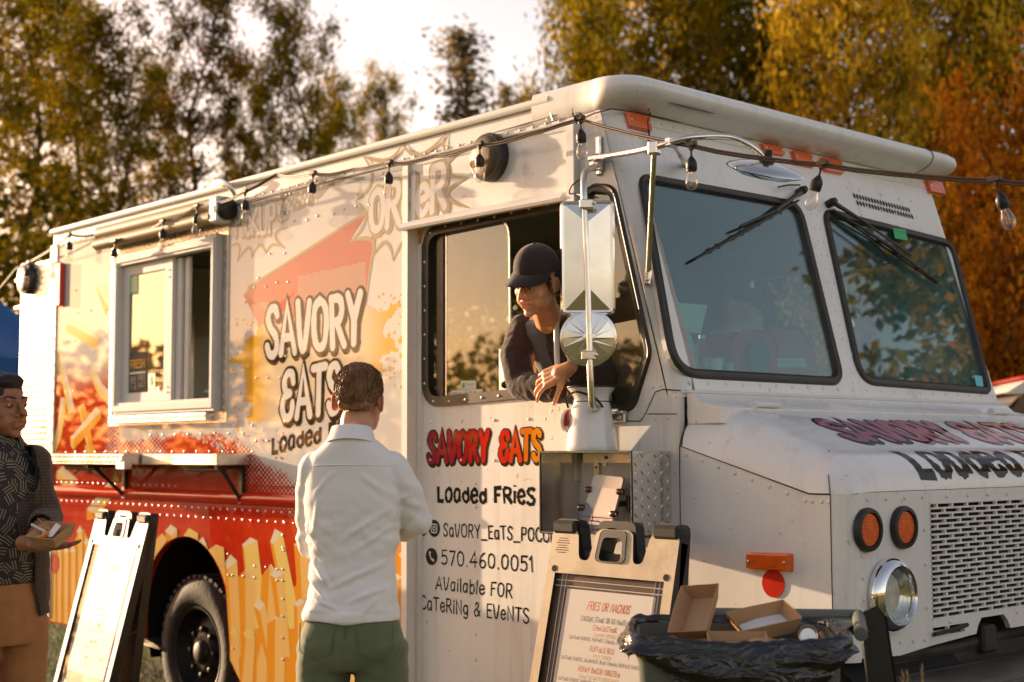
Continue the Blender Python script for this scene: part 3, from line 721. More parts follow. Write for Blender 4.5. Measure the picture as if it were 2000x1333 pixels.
# --- door, drip rail, pillar, quarter panel
dwin = fillet([DOOR.px(*p) for p in ((828, 446), (1116, 384), (1112, 770), (828, 797))], [.12, .10, .10, .12], 6)
dw_out = dwin
mb = MB()
mb.prism([(-5.12, DOORY, .22), (-4.06, DOORY, .22), (-4.06, DOORY, 2.52), (-5.12, DOORY, 2.52)], (0, .03, 0), holes=[inset(dwin, .012)])
DR = mb.build('sliding_door', M['white'], TR)
mb = MB()
lp = inset(dwin, .044); mb.prism([p + Vector((0, -.012, 0)) for p in dwin], (0, .035, 0), holes=[[p + Vector((0, -.012, 0)) for p in lp]])
mb.build('door_window_frame', M['anod'], DR, bevel=.003)
mb = MB()
n_ = len(dwin)
for i in range(0, n_):
    pass
cum = [(dwin[i], dwin[(i + 1) % n_]) for i in range(n_)]
acc = 0.0
for a, b2 in cum:
    L_ = (b2 - a).length; t = 0
    while acc + L_ - t > .115:
        t += .115 - acc; acc = 0
        q = a + (b2 - a) * (t / L_); c_ = sum(dwin, Vector()) / n_; q = q + (c_ - q).normalized() * .02
        mb.dome((q.x, DOORY - .012, q.z), (0, -1, 0), .0075)
    acc += L_ - t
mb.build('frame_rivets', M['screw'], DR, kind='stuff')
# fixed rear pane and sliding pane with its aluminium edge
def pane(pts, y, thick, matl, name, parent):
    mb = MB(); mb.prism([Vector((p.x, y, p.z)) for p in pts], (0, thick, 0)); return mb.build(name, matl, parent)
pl_ = side_at(.07)
pp = fillet([pl_.px(*p) for p in ((868, 450), (993, 424), (996, 768), (868, 780))], [.01, .09, .09, .01], 6)
pane(pp, .075, .004, M['sglass'], 'sliding_pane', DR)
mb = MB(); q = [Vector((p.x, .0745, p.z)) for p in pp]; mb.prism(q, (0, .006, 0), holes=[inset(q, .008)]); mb.build('pane_edge', M['alu'], DR)
pb = [Vector((x, 0, z)) for x, z in [side_at(.1).uv(*p) for p in ((838, 455), (868, 449), (868, 780), (838, 780))]]
pane(pb, .10, .004, M['sglass'], 'fixed_pane', DR)
mb = MB(); a = pl_.px(860, 450); c = pl_.px(860, 782); mb.box(((a.x), .078, (a.z + c.z) / 2), (.05, .022, abs(a.z - c.z) + .05)); mb.build('window_mullion', M['anod'], DR, bevel=.003)
mb = MB(); a = pl_.px(985, 725); mb.box((a.x, .067, a.z), (.055, .012, .19), bev=.004)
mb.build('latch_plate', M['alu'], DR)
mb = MB()
for dz in (-.06, .06): mb.dome((a.x + .012, .06, a.z + dz), (0, -1, 0), .017, .018, 10)
mb.build('latch_knob', M['blackpl'], DR, smooth=60)
# stickers on the glass
def decal(name, plane, pxs, matl, off, parent, rad=0.0, **kw):
    mb = MB(); pts = P(plane, pxs, off)
    if rad: pts = fillet(pts, rad, 4)
    mb.poly(pts); return mb.build(name, matl, parent, recalc=False, **kw)
gl = side_at(.0745)
M['sticker'] = mat('sticker_white', (.62, .66, .56), .5); M['green'] = mat('sticker_green', (.02, .42, .12), .45)
M['skyblue'] = mat('sticker_blue', (.12, .5, .62), .5); M['stkor'] = mat('sticker_orange', (.75, .25, .03), .5); M['ink'] = mat('sticker_ink', (.03, .03, .03), .6)
M['inkg'] = mat('sticker_grey_ink', (.28, .29, .26), .6)
s1 = decal('payment_sticker', gl, [(900, 744), (930, 744), (930, 760), (900, 761)], M['sticker'], .002, DR, .008)
decal('sticker_logo', gl, [(902, 748), (908, 748), (908, 758), (902, 758)], M['green'], .003, s1, .004)
mb = MB(); text_px(mb, gl, 'S', (903, 756), (907, 756), (903, 750), hw=.09, off=.0036); text_px(mb, gl, 'Cash App Pay', (911, 753), (928, 752.5), (911, 749), hw=.07, off=.003); text_px(mb, gl, 'accepted here', (911, 758), (927, 757.5), (911, 755.5), hw=.05, off=.003)
mb.build('sticker_text', M['inkg'], s1, recalc=False)
s2 = decal('card_sticker', gl, [(882, 763), (943, 760), (943, 774), (882, 777)], M['sticker'], .002, DR, .008)
mb = MB(); text_px(mb, gl, 'Square', (891, 773), (903, 772.4), (891, 767), hw=.08, off=.003)
q = [gl.px(*p, .003) for p in ((885, 766.5), (889, 766.3), (889, 773.5), (885, 773.7))]; q = fillet(q, .003, 3); mb.polyh([q, inset(q, .003)]); mb.poly([gl.px(*p, .003) for p in ((886.5, 769), (887.7, 769), (887.7, 771), (886.5, 771))])
mb.build('sticker_text', M['inkg'], s2, recalc=False)
decal('sticker_mark', gl, [(907, 765), (912, 764.6), (912, 770.5), (907, 770.8)], M['skyblue'], .003, s2, .002)
decal('sticker_mark', gl, [(916, 764), (922, 763.7), (922, 770), (916, 770.3)], M['stkor'], .003, s2, .004)
decal('sticker_mark', gl, [(925, 763.6), (930, 763.3), (930, 769.6), (925, 769.9)], M['skyblue'], .003, s2, .002)
decal('sticker_mark', gl, [(933, 764.6), (939, 764.2), (939, 767.5), (933, 767.9)], M['vcream'], .003, s2, .002)
# door edge strip with rivets
mb = MB(); mb.box((-5.068, DOORY - .006, 1.3), (.030, .014, 2.3)); mb.build('door_edge', M['trim'], DR)
mb = MB()
for z in np.linspace(.4, 2.4, 24): mb.dome((-5.068, DOORY - .013, z), (0, -1, 0), .007)
for px_ in ((815, 825), (841, 825), (902, 823), (966, 821), (1033, 819), (814, 899), (841, 898.5), (901, 899), (966, 900), (929, 945), (929, 991), (929, 1090), (929, 1139), (929, 1187), (929, 1239), (929, 1289), (815, 945), (815, 1000)):
    mb.dome(DOOR.px(*px_), (0, -1, 0), .0085)
mb.build('door_rivets', M['rivet'], DR, kind='stuff')
mb = MB(); prof = [(0, 2.555), (-.03, 2.54), (-.042, 2.52), (-.036, 2.508), (-.006, 2.51), (0, 2.52)]
mb.prism([(-5.115, a, b) for a, b in prof], (1.06, 0, 0)); mb.build('drip_rail', M['trim'], TR, smooth=50)
# quarter panel (cab side) with its window
def xf(z): return -3.46 - .35 * (z - 1.72) / 1.13 if z > 1.72 else -3.46
qwin = fillet([SIDE.px(*p) for p in ((1140, 372), (1160, 358), (1203, 360), (1275, 690), (1240, 806), (1140, 806))], [.02, .05, .09, .10, .08, .06], 6)
mb = MB()
mb.prism([(-4.06, 0, .25), (-3.474, 0, .25), (-3.474, 0, 1.70), (-3.53, 0, 1.72), (-3.9, 0, 2.85), (-4.06, 0, 2.85)], (0, .03, 0), holes=[inset(qwin, .01)])
QP = mb.build('cab_side_panel', M['white'], TR)
def gasket(pts, n, r, name, parent, matl=None):
    mb = MB(); pts = list(pts); c = sum(pts, Vector()) / len(pts)
    ins, mid = inset(pts, r * 2.6), inset(pts, r * 1.3)
    n = Vector(n)
    rows = [[p for p in pts], [p + n * r * .8 for p in inset(pts, r * .5)], [p + n * r * .35 for p in mid], [p + n * r * .75 for p in inset(pts, r * 2.0)], [p - n * r * .4 for p in ins]]
    mb.grid(rows, closed=True); return mb.build(name, matl or M['gasket'], parent, smooth=60)
gasket(qwin, (0, -1, 0), .017, 'window_gasket', QP)
pane(inset(qwin, .02), .006, .004, M['sglass'], 'quarter_pane', QP)
mb = MB(); mb.box((-4.008, -.008, 2.1), (.05, .05, 1.44), bev=.004); mb.build('pillar', M['trim'], TR)
mb = MB(); mb.box((-4.045, .05, 1.3), (.03, .03, 2.4)); mb.build('door_jamb', M['dark'], TR)
# patch plate with seam line on the cab side
mb = MB()
q = [SIDE.px(*p) for p in ((1175, 823), (1252, 823), (1262, 806), (1280, 766), (1295, 761), (1330, 763))]
mb.tube([p + Vector((0, -.001, 0)) for p in q], .0022, 4); mb.tube([SIDE.px(1264, 809) + Vector((0, -.001, 0)), SIDE.px(1322, 809) + Vector((0, -.001, 0))], .0018, 4)
mb.build('panel_seam', M['chassis'], QP)
rivpx([(1186, 825), (1230, 818), (1253, 816), (1263, 791), (1276, 756), (1290, 754), (1280, 817), (1304, 816), (1140, 836), (1066, 819), (1078, 803), (1092, 799), (1078, 856)], side_at(0), .008)
# corner roll from side to windscreen wall
mb = MB(); rows = []
for z in np.linspace(1.70, 2.852, 12):
    x = xf(z); r = .085 if z > 1.74 else .06
    rows.append([(x - r + r * math.sin(t), r - r * math.cos(t), z) for t in np.linspace(0, math.pi / 2, 8)])
mb.grid(rows)
mb.prism([(-3.53, .0, 1.70), (-3.53, .0, 1.72), (-3.90, .0, 2.852), (-3.87, .0, 2.852)], (0, .001, 0))
mb.build('cab_corner', M['white'], TR, smooth=60)
mb = MB(); mb.grid([[(p[0], 2.36 - p[1], p[2]) for p in rw] for rw in rows]); mb.build('cab_corner', M['white'], TR, smooth=60)
# --- windscreen wall
def wpoly(pxs): return [WIND.px(*p) for p in pxs]
WL = fillet(wpoly(((1243, 336), (1562, 394), (1650, 755), (1312, 738))), [.09, .10, .10, .14], 7)
WR = fillet(wpoly(((1602, 404), (1860, 470), (1937, 772), (1676, 752))), [.10, .10, .06, .12], 7)
wall = [WIND.at(.08, -.03), WIND.at(2.28, -.03), WIND.at(2.28, 1.183), WIND.at(.08, 1.183)]
mb = MB(); mb.prism(wall, -WIND.n * .03, holes=[inset(WL, .012), inset(WR, .012)])
WW = mb.build('windscreen_wall', M['nose'], TR)
for w_, nm in ((WL, 'left'), (WR, 'right')):
    gasket(w_, WIND.n, .017, 'windscreen_gasket', WW)
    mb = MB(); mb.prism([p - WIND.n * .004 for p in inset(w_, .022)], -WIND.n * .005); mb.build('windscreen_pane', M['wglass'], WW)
# visor: a big rolled lip across the front, fading into the roof edge at both sides
prof = [(0, 0), (.035, .006), (.085, .022), (.125, .045), (.142, .072), (.135, .098), (.105, .118), (.05, .128), (-.10, .130), (-.35, .128)]
def visor_ring(x0, y0, dx, dy, amt):
    return [(x0 + dx * (a * amt if a > 0 else a), y0 + dy * (a * amt if a > 0 else a), ZS + .002 + b) for a, b in prof]
rings = []
for x in (-4.25, -4.1, -4.0): rings.append([(x, -.002 - (a * .10 if a > 0 else a), ZS + .002 + b * (ZT - ZS + .02) / .13) for a, b in prof])
for t in np.linspace(0, math.pi / 2, 12):
    r = .09; cx, cy = -3.905, r
    am = .10 + .90 * math.sin(t) ** 1.5
    rings.append([(cx + (r + (a * am if a > 0 else a)) * math.sin(t), cy - (r + (a * am if a > 0 else a)) * math.cos(t), ZS + .002 + b) for a, b in prof])
for y in (.5, 1.2, 1.9): rings.append([(-3.815 + a, y, ZS + .002 + b) for a, b in prof])
for t in np.linspace(math.pi / 2, 0, 12):
    r = .10; cx, cy = -3.915, 2.30
    am = .35 + .65 * math.sin(t) ** 1.2
    rings.append([(cx + (r + (a * am if a > 0 else a)) * math.sin(t), cy + (r + (a * am if a > 0 else a)) * math.cos(t), ZS + .002 + b) for a, b in prof])
mb = MB(); mb.grid(rings); mb.build('visor', M['nose'], TR, smooth=80)
mb = MB(); mb.tube([(-4.25 + .12, -.008, ZS + .004), (-4.25 + .105, -.010, ZS + .05), (-4.25 + .11, -.006, ZS + .12)], .004, 5); 
for k in range(4): mb.dome((-4.165 + .008 * k, -.006, ZS + .015 + .03 * k), (0, -1, 0), .008)
mb.build('visor_seam', M['trim'], TR)
M['caulk'] = mat('old_caulk', (.17, .13, .08), .8, var=.4)
mb = MB()
mb.tube([Vector((-3.805, y, ZS + .006)) for y in (.10, .2, .3, .44)], [.003, .006, .006, .002], 5); mb.tube([Vector((-3.70, y, ZS + .035)) for y in (.22, .33, .5)], [.002, .005, .002], 5)
mb.tube([Vector((-4.5, -.005, 2.865)), Vector((-4.3, -.005, 2.868)), Vector((-4.1, -.008, 2.872))], [.002, .004, .003], 5)
mb.build('caulk_line', M['caulk'], TR, kind='stuff')
rings = []
mb = MB()
for t in np.linspace(math.pi / 2, 0, 2): pass
rr = [(-3.815 + a * 1.012, 2.13 + .0 * a, ZS + .002 + b * 1.01) for a, b in prof[:8]]
mb.tube(rr, .0035, 5); mb.build('visor_joint', M['caulk'], TR)
# windscreen wall rivets, seam, vents
for y in np.linspace(.15, 2.2, 30): rv.dome(WIND.at(y, 1.155), WIND.n, .008)
for u in np.linspace(.06, 2.26, 22): rv.dome(WIND.at(u, .035), WIND.n, .0085)
for k in range(13):
    t = k / 12; a, b2 = WIND.px(1590, 420), WIND.px(1672, 748)
    p = a + (b2 - a) * t; rv.dome(p + WIND.u * .02, WIND.n, .006); rv.dome(p - WIND.u * .02, WIND.n, .006)
for px_ in ((1655, 368), (1677, 372), (1720, 381), (1755, 389), (1780, 393), (1692, 405), (1720, 412), (1750, 418), (1790, 425)): rv.dome(WIND.px(*px_), WIND.n, .0085)
mb = MB(); mb.tube([WIND.at(.02, .0), WIND.at(2.30, .0)], .007, 6); mb.tube([WIND.at(.06, 1.135), WIND.at(2.28, 1.135)], .003, 5); mb.build('wall_seam', M['trim'], WW)
mb = MB(); a, b2 = WIND.px(1668, 383), WIND.px(1780, 412); dn = -WIND.v * .034
for r_ in range(2):
    for k in range(20):
        p = a + (b2 - a) * ((k + .5 * r_) / 20) + dn * r_
        mb.disc(p + WIND.n * .0015, WIND.n, .0145, 10, ry=.0085)
mb.build('vent_holes', M['dark'], WW, recalc=False, kind='stuff')
# --- cowl step
mb = MB(); mb.prism([(-3.46, .03, 1.715), (-3.435, .03, 1.712), (-3.40, .03, 1.68), (-3.296, .03, 1.657), (-3.296, .03, 1.60), (-3.46, .03, 1.60)], (0, 2.30, 0))
mb.build('cowl', M['nose'], TR, smooth=30)
for c in (.30, 2.02):
    mb = MB(); mb.tube([(-3.30, c - .07, 1.672), (-3.30, c + .07, 1.672)], .012, 8); mb.tube([(-3.30, c - .085, 1.672), (-3.30, c - .07, 1.672)], .018, 8)
    mb.box((-3.325, c + .02, 1.664), (.05, .10, .008)); mb.build('hood_hinge', M['trim'], TR, smooth=50)
# --- hood: shoulder, top and rolled front lip
HP = [(-3.46, 1.655), (-3.30, 1.655), (-3.12, 1.585), (-2.95, 1.512), (-2.915, 1.498)] + [(-2.915 + .165 * math.sin(t) ** .95, 1.498 - .138 * (1 - math.cos(t))) for t in np.linspace(.25, math.pi / 2, 7)]
def seam_z(x): return 1.354 if x > -2.90 else 1.354 + (1.521 - 1.354) * (-2.90 - x) / .575
def hood_ring(x, zt):
    zs = min(seam_z(x), zt - .002); rz = zt - zs; ry = .165; xb = max(0.0, (x + 2.82) * .55)
    half = [(ry - ry * math.cos(t) + xb, zs + rz * math.sin(t)) for t in np.linspace(0, math.pi / 2, 8)]
    pts = half + [(ry + .03 + (2.29 - 2 * ry) * k, zt) for k in (.15, .35, .5, .65, .85)]
    pts += [(2.35 - a, b) for a, b in half[::-1]]
    return [(x, a, b) for a, b in pts]
rows = []
for i, (x, z) in enumerate(HP):
    rg = hood_ring(x, z)
    if i <= 1: rg = [((x if .15 < a < 2.2 else x) , a, b) for (_, a, b) in rg]
    rows.append(rg)
mb = MB(); mb.grid(rows); HOOD = mb.build('hood', M['nose'], TR, smooth=50)
def hood_top(v, u, off=0.0, path=None):
    """v = distance along the hood's middle from the hinge, u = Y"""
    pts = [Vector((a, 0, b)) for a, b in HP[1:]]
    for a, b2 in zip(pts[:-1], pts[1:]):
        L_ = (b2 - a).length
        if v <= L_ or b2 is pts[-1]:
            t = (b2 - a).normalized(); n = Vector((-t.z, 0, t.x))
            n = n if n.z > 0 else -n
            p = a + t * v + n * (off + .001); return Vector((p.x, u, p.z))
        v -= L_
# --- fender block: side sheet, corner roll, nose sheet
mb = MB()
farch = [(-3.44, .25), (-3.44, .5)] + [(-3.06 + .38 * math.cos(t), .5 + .36 * math.sin(t)) for t in np.linspace(math.pi, 0, 14)] + [(-2.68 - .01, .5), (-2.69, .78)]
side = [(-3.474, .25)] + [(a, b) for a, b in farch if a < -2.82] + [(-2.815, .80), (-2.815, 1.354), (-2.90, 1.354), (-3.474, 1.519)]
side = [(-3.474, .25), (-3.44, .25), (-3.44, .5)] + [(-3.06 + .38 * math.cos(t), .5 + .36 * math.sin(t)) for t in np.linspace(math.pi, .9, 12)] + [(-2.815, .80), (-2.815, 1.354), (-2.90, 1.354), (-3.474, 1.519)]
mb.prism([(a, 0.002, b) for a, b in side], (0, .025, 0)); FE = mb.build('fender', M['nose'], TR)
mb = MB(); rows = []
for z in np.linspace(.80, 1.354, 3): rows.append([(-2.815 + .065 * math.sin(t), .067 - .065 * math.cos(t), z) for t in np.linspace(0, math.pi / 2, 7)])
mb.grid(rows); mb.build('nose_corner', M['nose'], TR, smooth=60); mb = MB(); mb.grid([[(x, 2.352 - y, z) for x, y, z in rw] for rw in rows]); mb.build('nose_corner', M['nose'], TR, smooth=60)
mb = MB()
hl = [(FRONTX - .001, .505, .905), (FRONTX - .001, 1.845, .905), (FRONTX - .001, 1.845, 1.312), (FRONTX - .001, .505, 1.312)]
low1 = [(FRONTX - .001, .508, .846), (FRONTX - .001, .72, .846), (FRONTX - .001, .72, .875), (FRONTX - .001, .508, .875)]
out = [(.067, .812), (.30, .80), (.50, .815), (.80, .83), (.815, .86), (.84, .885), (1.0, .885), (1.03, .86), (1.05, .83), (1.5, .83), (2.05, .80), (2.285, .812), (2.285, 1.358), (.067, 1.358)]
mb.prism([(FRONTX - .001, a, b) for a, b in out], (-.02, 0, 0), holes=[hl, low1])
NS = mb.build('nose_panel', M['nose'], TR)
# grille: each bar and the webs between the slots
GR = MB(); GR.box((FRONTX - .18, 1.175, 1.1), (.02, 1.4, .5)); 
rng_ = 22; dz = .407 / rng_
gr = GR.build('radiator', M['interior_dark'], TR)
bar0 = MB(); bar0.box((FRONTX - .008, 1.175, 0), (.016, 1.342, dz * .36)); gbm = None
GRO = MB(); GRO.box((FRONTX - .006, .507, 1.1085), (.012, .006, .409)); GRO.box((FRONTX - .006, 1.843, 1.1085), (.012, .006, .409))
GRILLE = GRO.build('grille', M['nose'], TR)
bars = []
for k in range(rng_ + 1):
    z = .905 + dz * k
    if k == 0: o = bar0.build('grille_bar', M['nose'], GRILLE); o.location.z += z; bars.append(o)
    else:
        o = bars[0].copy(); COL.objects.link(o); o.location.z = z; o.parent = GRILLE
mb = MB(); sw = .1035
for k in range(rng_):
    z = .905 + dz * (k + .5); o_ = .5 * sw if k % 2 else 0
    y = .505 + sw - o_
    while y < 1.84:
        mb.box((FRONTX - .0075, y, z), (.013, .011, dz * .66)); y += sw
mb.box((FRONTX - .006, .61, .8605), (.012, .012, .03)); mb.box((FRONTX - .006, .614, .8605), (.008, .21, .005))
mb.build('grille_webs', M['nose'], GRILLE, kind='stuff')
for y in np.linspace(.12, .46, 4): rv.dome((FRONTX, y, 1.335), (1, 0, 0), .008)
for y in np.linspace(.62, 2.2, 12): rv.dome((FRONTX, y, 1.335), (1, 0, 0), .008)
for z in np.linspace(.86, 1.29, 7): rv.dome((FRONTX, .085, z), (1, 0, 0), .008)
for z in (.95, 1.10, 1.22): rv.dome((FRONTX, .47, z), (1, 0, 0), .008)
for y, z in ((.30, .845), (.38, .842), (.45, .84), (.62, .888), (1.1, .885), (1.3, .882)): rv.dome((FRONTX, y, z), (1, 0, 0), .008)
for t in np.linspace(0.03, .97, 8): rv.dome((-3.46 + .56 * t, .002, 1.519 - .165 * t - .028), (0, -1, 0), .0085)
for x in (-2.89, -2.85, -2.82): rv.dome((x, .002, 1.328), (0, -1, 0), .0085)
mb = MB(); mb.tube([(-3.474, -.001, .8), (-3.474, -.001, 1.519), (-2.90, -.001, 1.354), (-2.815, -.001, 1.354)], .0025, 4); mb.tube([(-3.474, -.001, 1.519), (-3.46, .03, 1.61), (-3.45, .10, 1.665)], .0025, 4)
mb.tube([(-2.815, .0005, .8), (-2.815, .0005, 1.354), (-2.83, .015, 1.41), (-2.87, .07, 1.46), (-2.92, .15, 1.50)], .0018, 4)
mb.build('fender_seam', M['chassis'], FE)
# --- lamps on the nose
def round_lamp(y, z, r, nm='turn_signal'):
    mb = MB(); mb.lathe([(r * 1.0, 0), (r * 1.02, .012), (r * .97, .022), (r * .80, .024), (r * .76, .012)], (FRONTX, y, z), (1, 0, 0), 28)
    o = mb.build(nm, M['rubber'], TR, smooth=40)
    mb = MB(); mb.lathe([(r * .77, .010), (r * .74, .016), (r * .4, .0175), (.001, .018)], (FRONTX, y, z), (1, 0, 0), 28)
    for i in range(-6, 7):
        for j in range(-6, 7):
            yy, zz = i * r * .11 + (j % 2) * r * .055, j * r * .1
            if math.hypot(yy, zz) < r * .66: mb.dome((FRONTX + .0165, y + yy, z + zz), (1, 0, 0), r * .045, r * .03, 5)
    mb.build('lens', M['amber'], o, smooth=40)
pA = FRONT.px(1691, 1035); pB = FRONT.px(1761, 1030); pH = FRONT.px(1736, 1162)
for c in (pA, pB): round_lamp(c.y, c.z, .073)
for c in (pA, pB): round_lamp(2.35 - c.y, c.z, .073)
M['hglass'] = glass_mat('headlight_glass', (.92, .93, .9), 1.5, .01)
M['reflector'] = mat('headlight_reflector', (.8, .78, .74), .12, metal=1, bump=.3, bscale=22)
for y in (pH.y, 2.35 - pH.y):
    mb = MB(); mb.lathe([(.125, 0), (.128, .012), (.122, .03), (.108, .045), (.100, .05), (.096, .044), (.092, .03)], (FRONTX, y, pH.z), (1, 0, 0), 40)
    h = mb.build('headlight', M['chrome'], TR, smooth=60)
    mb = MB(); mb.lathe([(.093, .028), (.07, .0), (.03, -.03), (.001, -.035)], (FRONTX, y, pH.z), (1, 0, 0), 32); mb.build('reflector', M['reflector'], h, smooth=60)
    mb = MB(); mb.lathe([(.0935, .034), (.08, .046), (.05, .056), (.001, .060)], (FRONTX, y, pH.z), (1, 0, 0), 32)
    mb.build('headlight_lens', M['hglass'], h, smooth=60)
    mb = MB()
    for k in range(-5, 6):
        hh = math.sqrt(max(0, .078 ** 2 - (k * .014) ** 2)); mb.box((FRONTX + .037, y + k * .014, pH.z), (.004, .002, 2 * hh))
    mb.build('lens_fluting', M['hglass'], h)
# side marker, reflector
def marker(name, plane, pxs, matl, depth, parent=TR, screws=True, base=None):
    pts = P(plane, pxs); o = MB(); ctr = sum(pts, Vector()) / 4
    o.prism(pts, plane.n * depth); ob = o.build(name, matl, parent, bevel=.004)
    if screws:
        s_ = MB()
        for a, b2 in ((0, 3), (1, 2)):
            e = (pts[a] + pts[b2]) / 2; p = e + (ctr - e) * .16
            s_.lathe([(.006, depth), (.006, depth + .002), (.001, depth + .003)], p, plane.n, 8)
        s_.build('screw', M['screw'], ob)
    return ob
sm = marker('side_marker', side_at(.002), [(1466, 1081), (1548, 1083), (1548, 1115), (1466, 1110)], M['amber'], .028)
mb = MB(); pts = P(side_at(-.026), [(1490, 1087), (1515, 1087), (1515, 1107), (1490, 1106)]); mb.prism(pts, (0, -.006, 0)); mb.build('lens', M['amber'], sm)
c = side_at(0).px(1510.5, 1140); mb = MB(); mb.lathe([(.048, 0), (.048, .004), (.001, .005)], c + Vector((0, .002, 0)), (0, -1, 0), 28); mb.build('side_reflector', M['redlens'], TR)
c = side_at(0).px(107, 1101); mb = MB(); mb.lathe([(.062, 0), (.062, .004), (.001, .005)], c, (0, -1, 0), 24); mb.build('side_reflector', M['redlens'], TR)
# roof markers on the windscreen wall
for q in ([(1219, 222), (1262, 232), (1268, 260), (1227, 250)], [(1483, 283), (1520, 290), (1528, 306), (1490, 300)], [(1543, 297), (1578, 304), (1586, 329), (1550, 322)], [(1600, 311), (1637, 317), (1643, 342), (1608, 336)], [(1805, 354), (1834, 360), (1840, 383), (1812, 377)]):
    marker('roof_marker', WIND, q, M['amber'], .022, WW)
# --- wipers
def wiper(pivot, mid, tip, blade_a, blade_b, n):
    pv, md, tp = WIND.px(*pivot, .03), WIND.px(*mid, .05), WIND.px(*tip, .03)
    mb = MB(); mb.lathe([(.018, -.03), (.02, 0), (.014, .02), (.001, .024)], pv, WIND.n, 12); mb.tube([pv, md], [.013, .008], 6); mb.tube([md, tp], .006, 6)
    w_ = mb.build('wiper_arm', M['blackmetal'], WW)
    a, b2 = WIND.px(*blade_a, .025), WIND.px(*blade_b, .02)
    mb = MB(); mb.tube([a, (a + b2) / 2 + WIND.n * .012, b2], [.005, .010, .005], 6)
    d = (b2 - a)
    mb.tube([a - WIND.n * .012, b2 - WIND.n * .010], .006, 4)
    for t in (.2, .42, .58, .8): mb.box(a + d * t - WIND.n * .002, (.014, .02, .02))
    mb.build('wiper_blade', M['rubber'], w_)
wiper((1568, 372), (1515, 412), (1445, 443), (1560, 392), (1358, 506), 0)
wiper((1626, 395), (1690, 435), (1780, 500), (1628, 410), (1832, 552), 0)
mb = MB(); mb.tube(smooth_path([WIND.px(1622, 425, .02), WIND.px(1700, 470, .035), WIND.px(1740, 508, .02), WIND.px(1762, 500, .02)]), .005, 5); mb.build('washer_hose', M['rubber'], WW)
mb = MB(); mb.tube(smooth_path([WIND.px(1520, 366, .02), WIND.px(1540, 362, .03), WIND.px(1562, 362, .02)]), .004, 5); mb.build('washer_hose', M['rubber'], WW)
# stickers on the windscreen
decal('inspection_sticker', WIND, [(1744, 446), (1769, 449), (1773, 470), (1748, 466)], M['green'], .012, WW)
decal('inspection_sticker', WIND, [(1903, 733), (1918, 735), (1921, 756), (1907, 754)], M['skyblue'], .012, WW)
mb = MB(); mb.lathe([(.03, 0), (.03, .001), (.02, .0012)], WIND.px(1664, 632, .0), WIND.n, 20); mb.build('round_sticker', M['inkg'], WW)
mb = MB(); mb.lathe([(.019, .0016), (.001, .0018)], WIND.px(1664, 632, .0), WIND.n, 20); mb.build('round_sticker_face', M['sticker'], WW)
# --- bumper, chassis bits, wheels
mb = MB(); mb.prism([(-2.72, -.02, .735), (-2.50, -.02, .735), (-2.47, -.02, .72), (-2.47, -.02, .50), (-2.72, -.02, .50)], (0, 2.39, 0)); mb.build('front_bumper', M['bumper'], TR, bevel=.008)
mb = MB()
mb.box((-2.85, 1.1, .72), (.12, 1.7, .12)); mb.box((-2.80, .92, .80), (.08, .10, .10), bev=.01); mb.tube([(-2.80, .2, .79), (-2.79, .7, .785), (-2.82, 1.3, .80)], .02, 8); mb.box((-2.82, .62, .80), (.05, .10, .06), bev=.01)
mb.tube([(-2.74, .5, .855), (-2.735, .62, .862), (-2.74, .72, .87)], .008, 6); mb.box((-2.84, 1.35, .79), (.08, .14, .08), bev=.01)
mb.box((-5.6, 1.15, .45), (6.0, .9, .14)); mb.box((-7.7, .35, .50), (.4, .4, .2)); mb.build('chassis', M['chassis'], TR)
def wheel(x, y, z, r, w, facing=-1):
    c = Vector((x, y, z)); ax = (0, facing, 0)
    prof = [(r * .62, -w), (r * .9, -w), (r * .985, -w * .86), (r, -w * .5), (r, -w * .2), (r * .985, -.02), (r * .90, .012), (r * .78, .020), (r * .66, .012), (r * .61, -.005)]
    mb = MB(); mb.lathe(prof, c, ax, 56)
    for k in range(44):
        t = 2 * math.pi * k / 44
        for s_, yo in ((0, -.05), (.5, -.14)):
            tt = t + s_ * 2 * math.pi / 44; d = Vector((math.cos(tt), 0, math.sin(tt)))
            rot = Matrix(((d.x, 0, -d.z), (0, 1, 0), (d.z, 0, d.x)))
            mb.box(c + d * (r * 1.002) + Vector((0, -facing * -yo if False else yo * facing * 1, 0)) * 1, (r * .045, .085, r * .085), rot)
    wh = thing_part = mb.build('wheel', M['tyre'], TR, smooth=40)
    mb = MB(); mb.lathe([(r * .62, -.01), (r * .60, .004), (r * .57, -.002), (r * .55, -.06), (r * .50, -.085), (r * .30, -.05), (r * .24, -.03), (r * .16, -.03), (r * .14, -.01), (r * .10, .0), (.001, .0)], c, ax, 40)
    for k in range(8):
        t = 2 * math.pi * k / 8; mb.lathe([(.016, 0), (.016, .03), (.001, .034)], c + Vector((math.cos(t) * r * .30, .05 * -facing * 0 + facing * -.05, math.sin(t) * r * .30)), ax, 6)
    mb.build('rim', M['rim'], wh, smooth=40)
wheel(-7.04, .06, .40, .415, .24)
wheel(-3.06, .10, .40, .415, .24)
mb = MB(); rows = [[(-7.075 + .50 * math.cos(t), y, .56 + .49 * math.sin(t)) for t in np.linspace(-.5, math.pi + .5, 20)] for y in (.034, .75)]; mb.grid(rows)
mb.prism([(-7.65, .75, .2), (-6.5, .75, .2), (-6.5, .75, 1.1), (-7.65, .75, 1.1)], (0, .02, 0)); mb.build('wheel_well', M['dark'], TR)
mb = MB(); rows = [[(-3.06 + .39 * math.cos(t), y, .5 + .37 * math.sin(t)) for t in np.linspace(0, math.pi, 14)] for y in (.03, .7)]; mb.grid(rows); mb.build('wheel_well', M['dark'], TR)
mb = MB(); mb.prism([SIDE.px(x, y) + Vector((0, .02, 0)) for x, y in ((250, 1240), (281, 1250), (302, 1263), (306, 1270), (250, 1254))], (0, .5, 0)); mb.build('tank_step', M['tread'], TR)
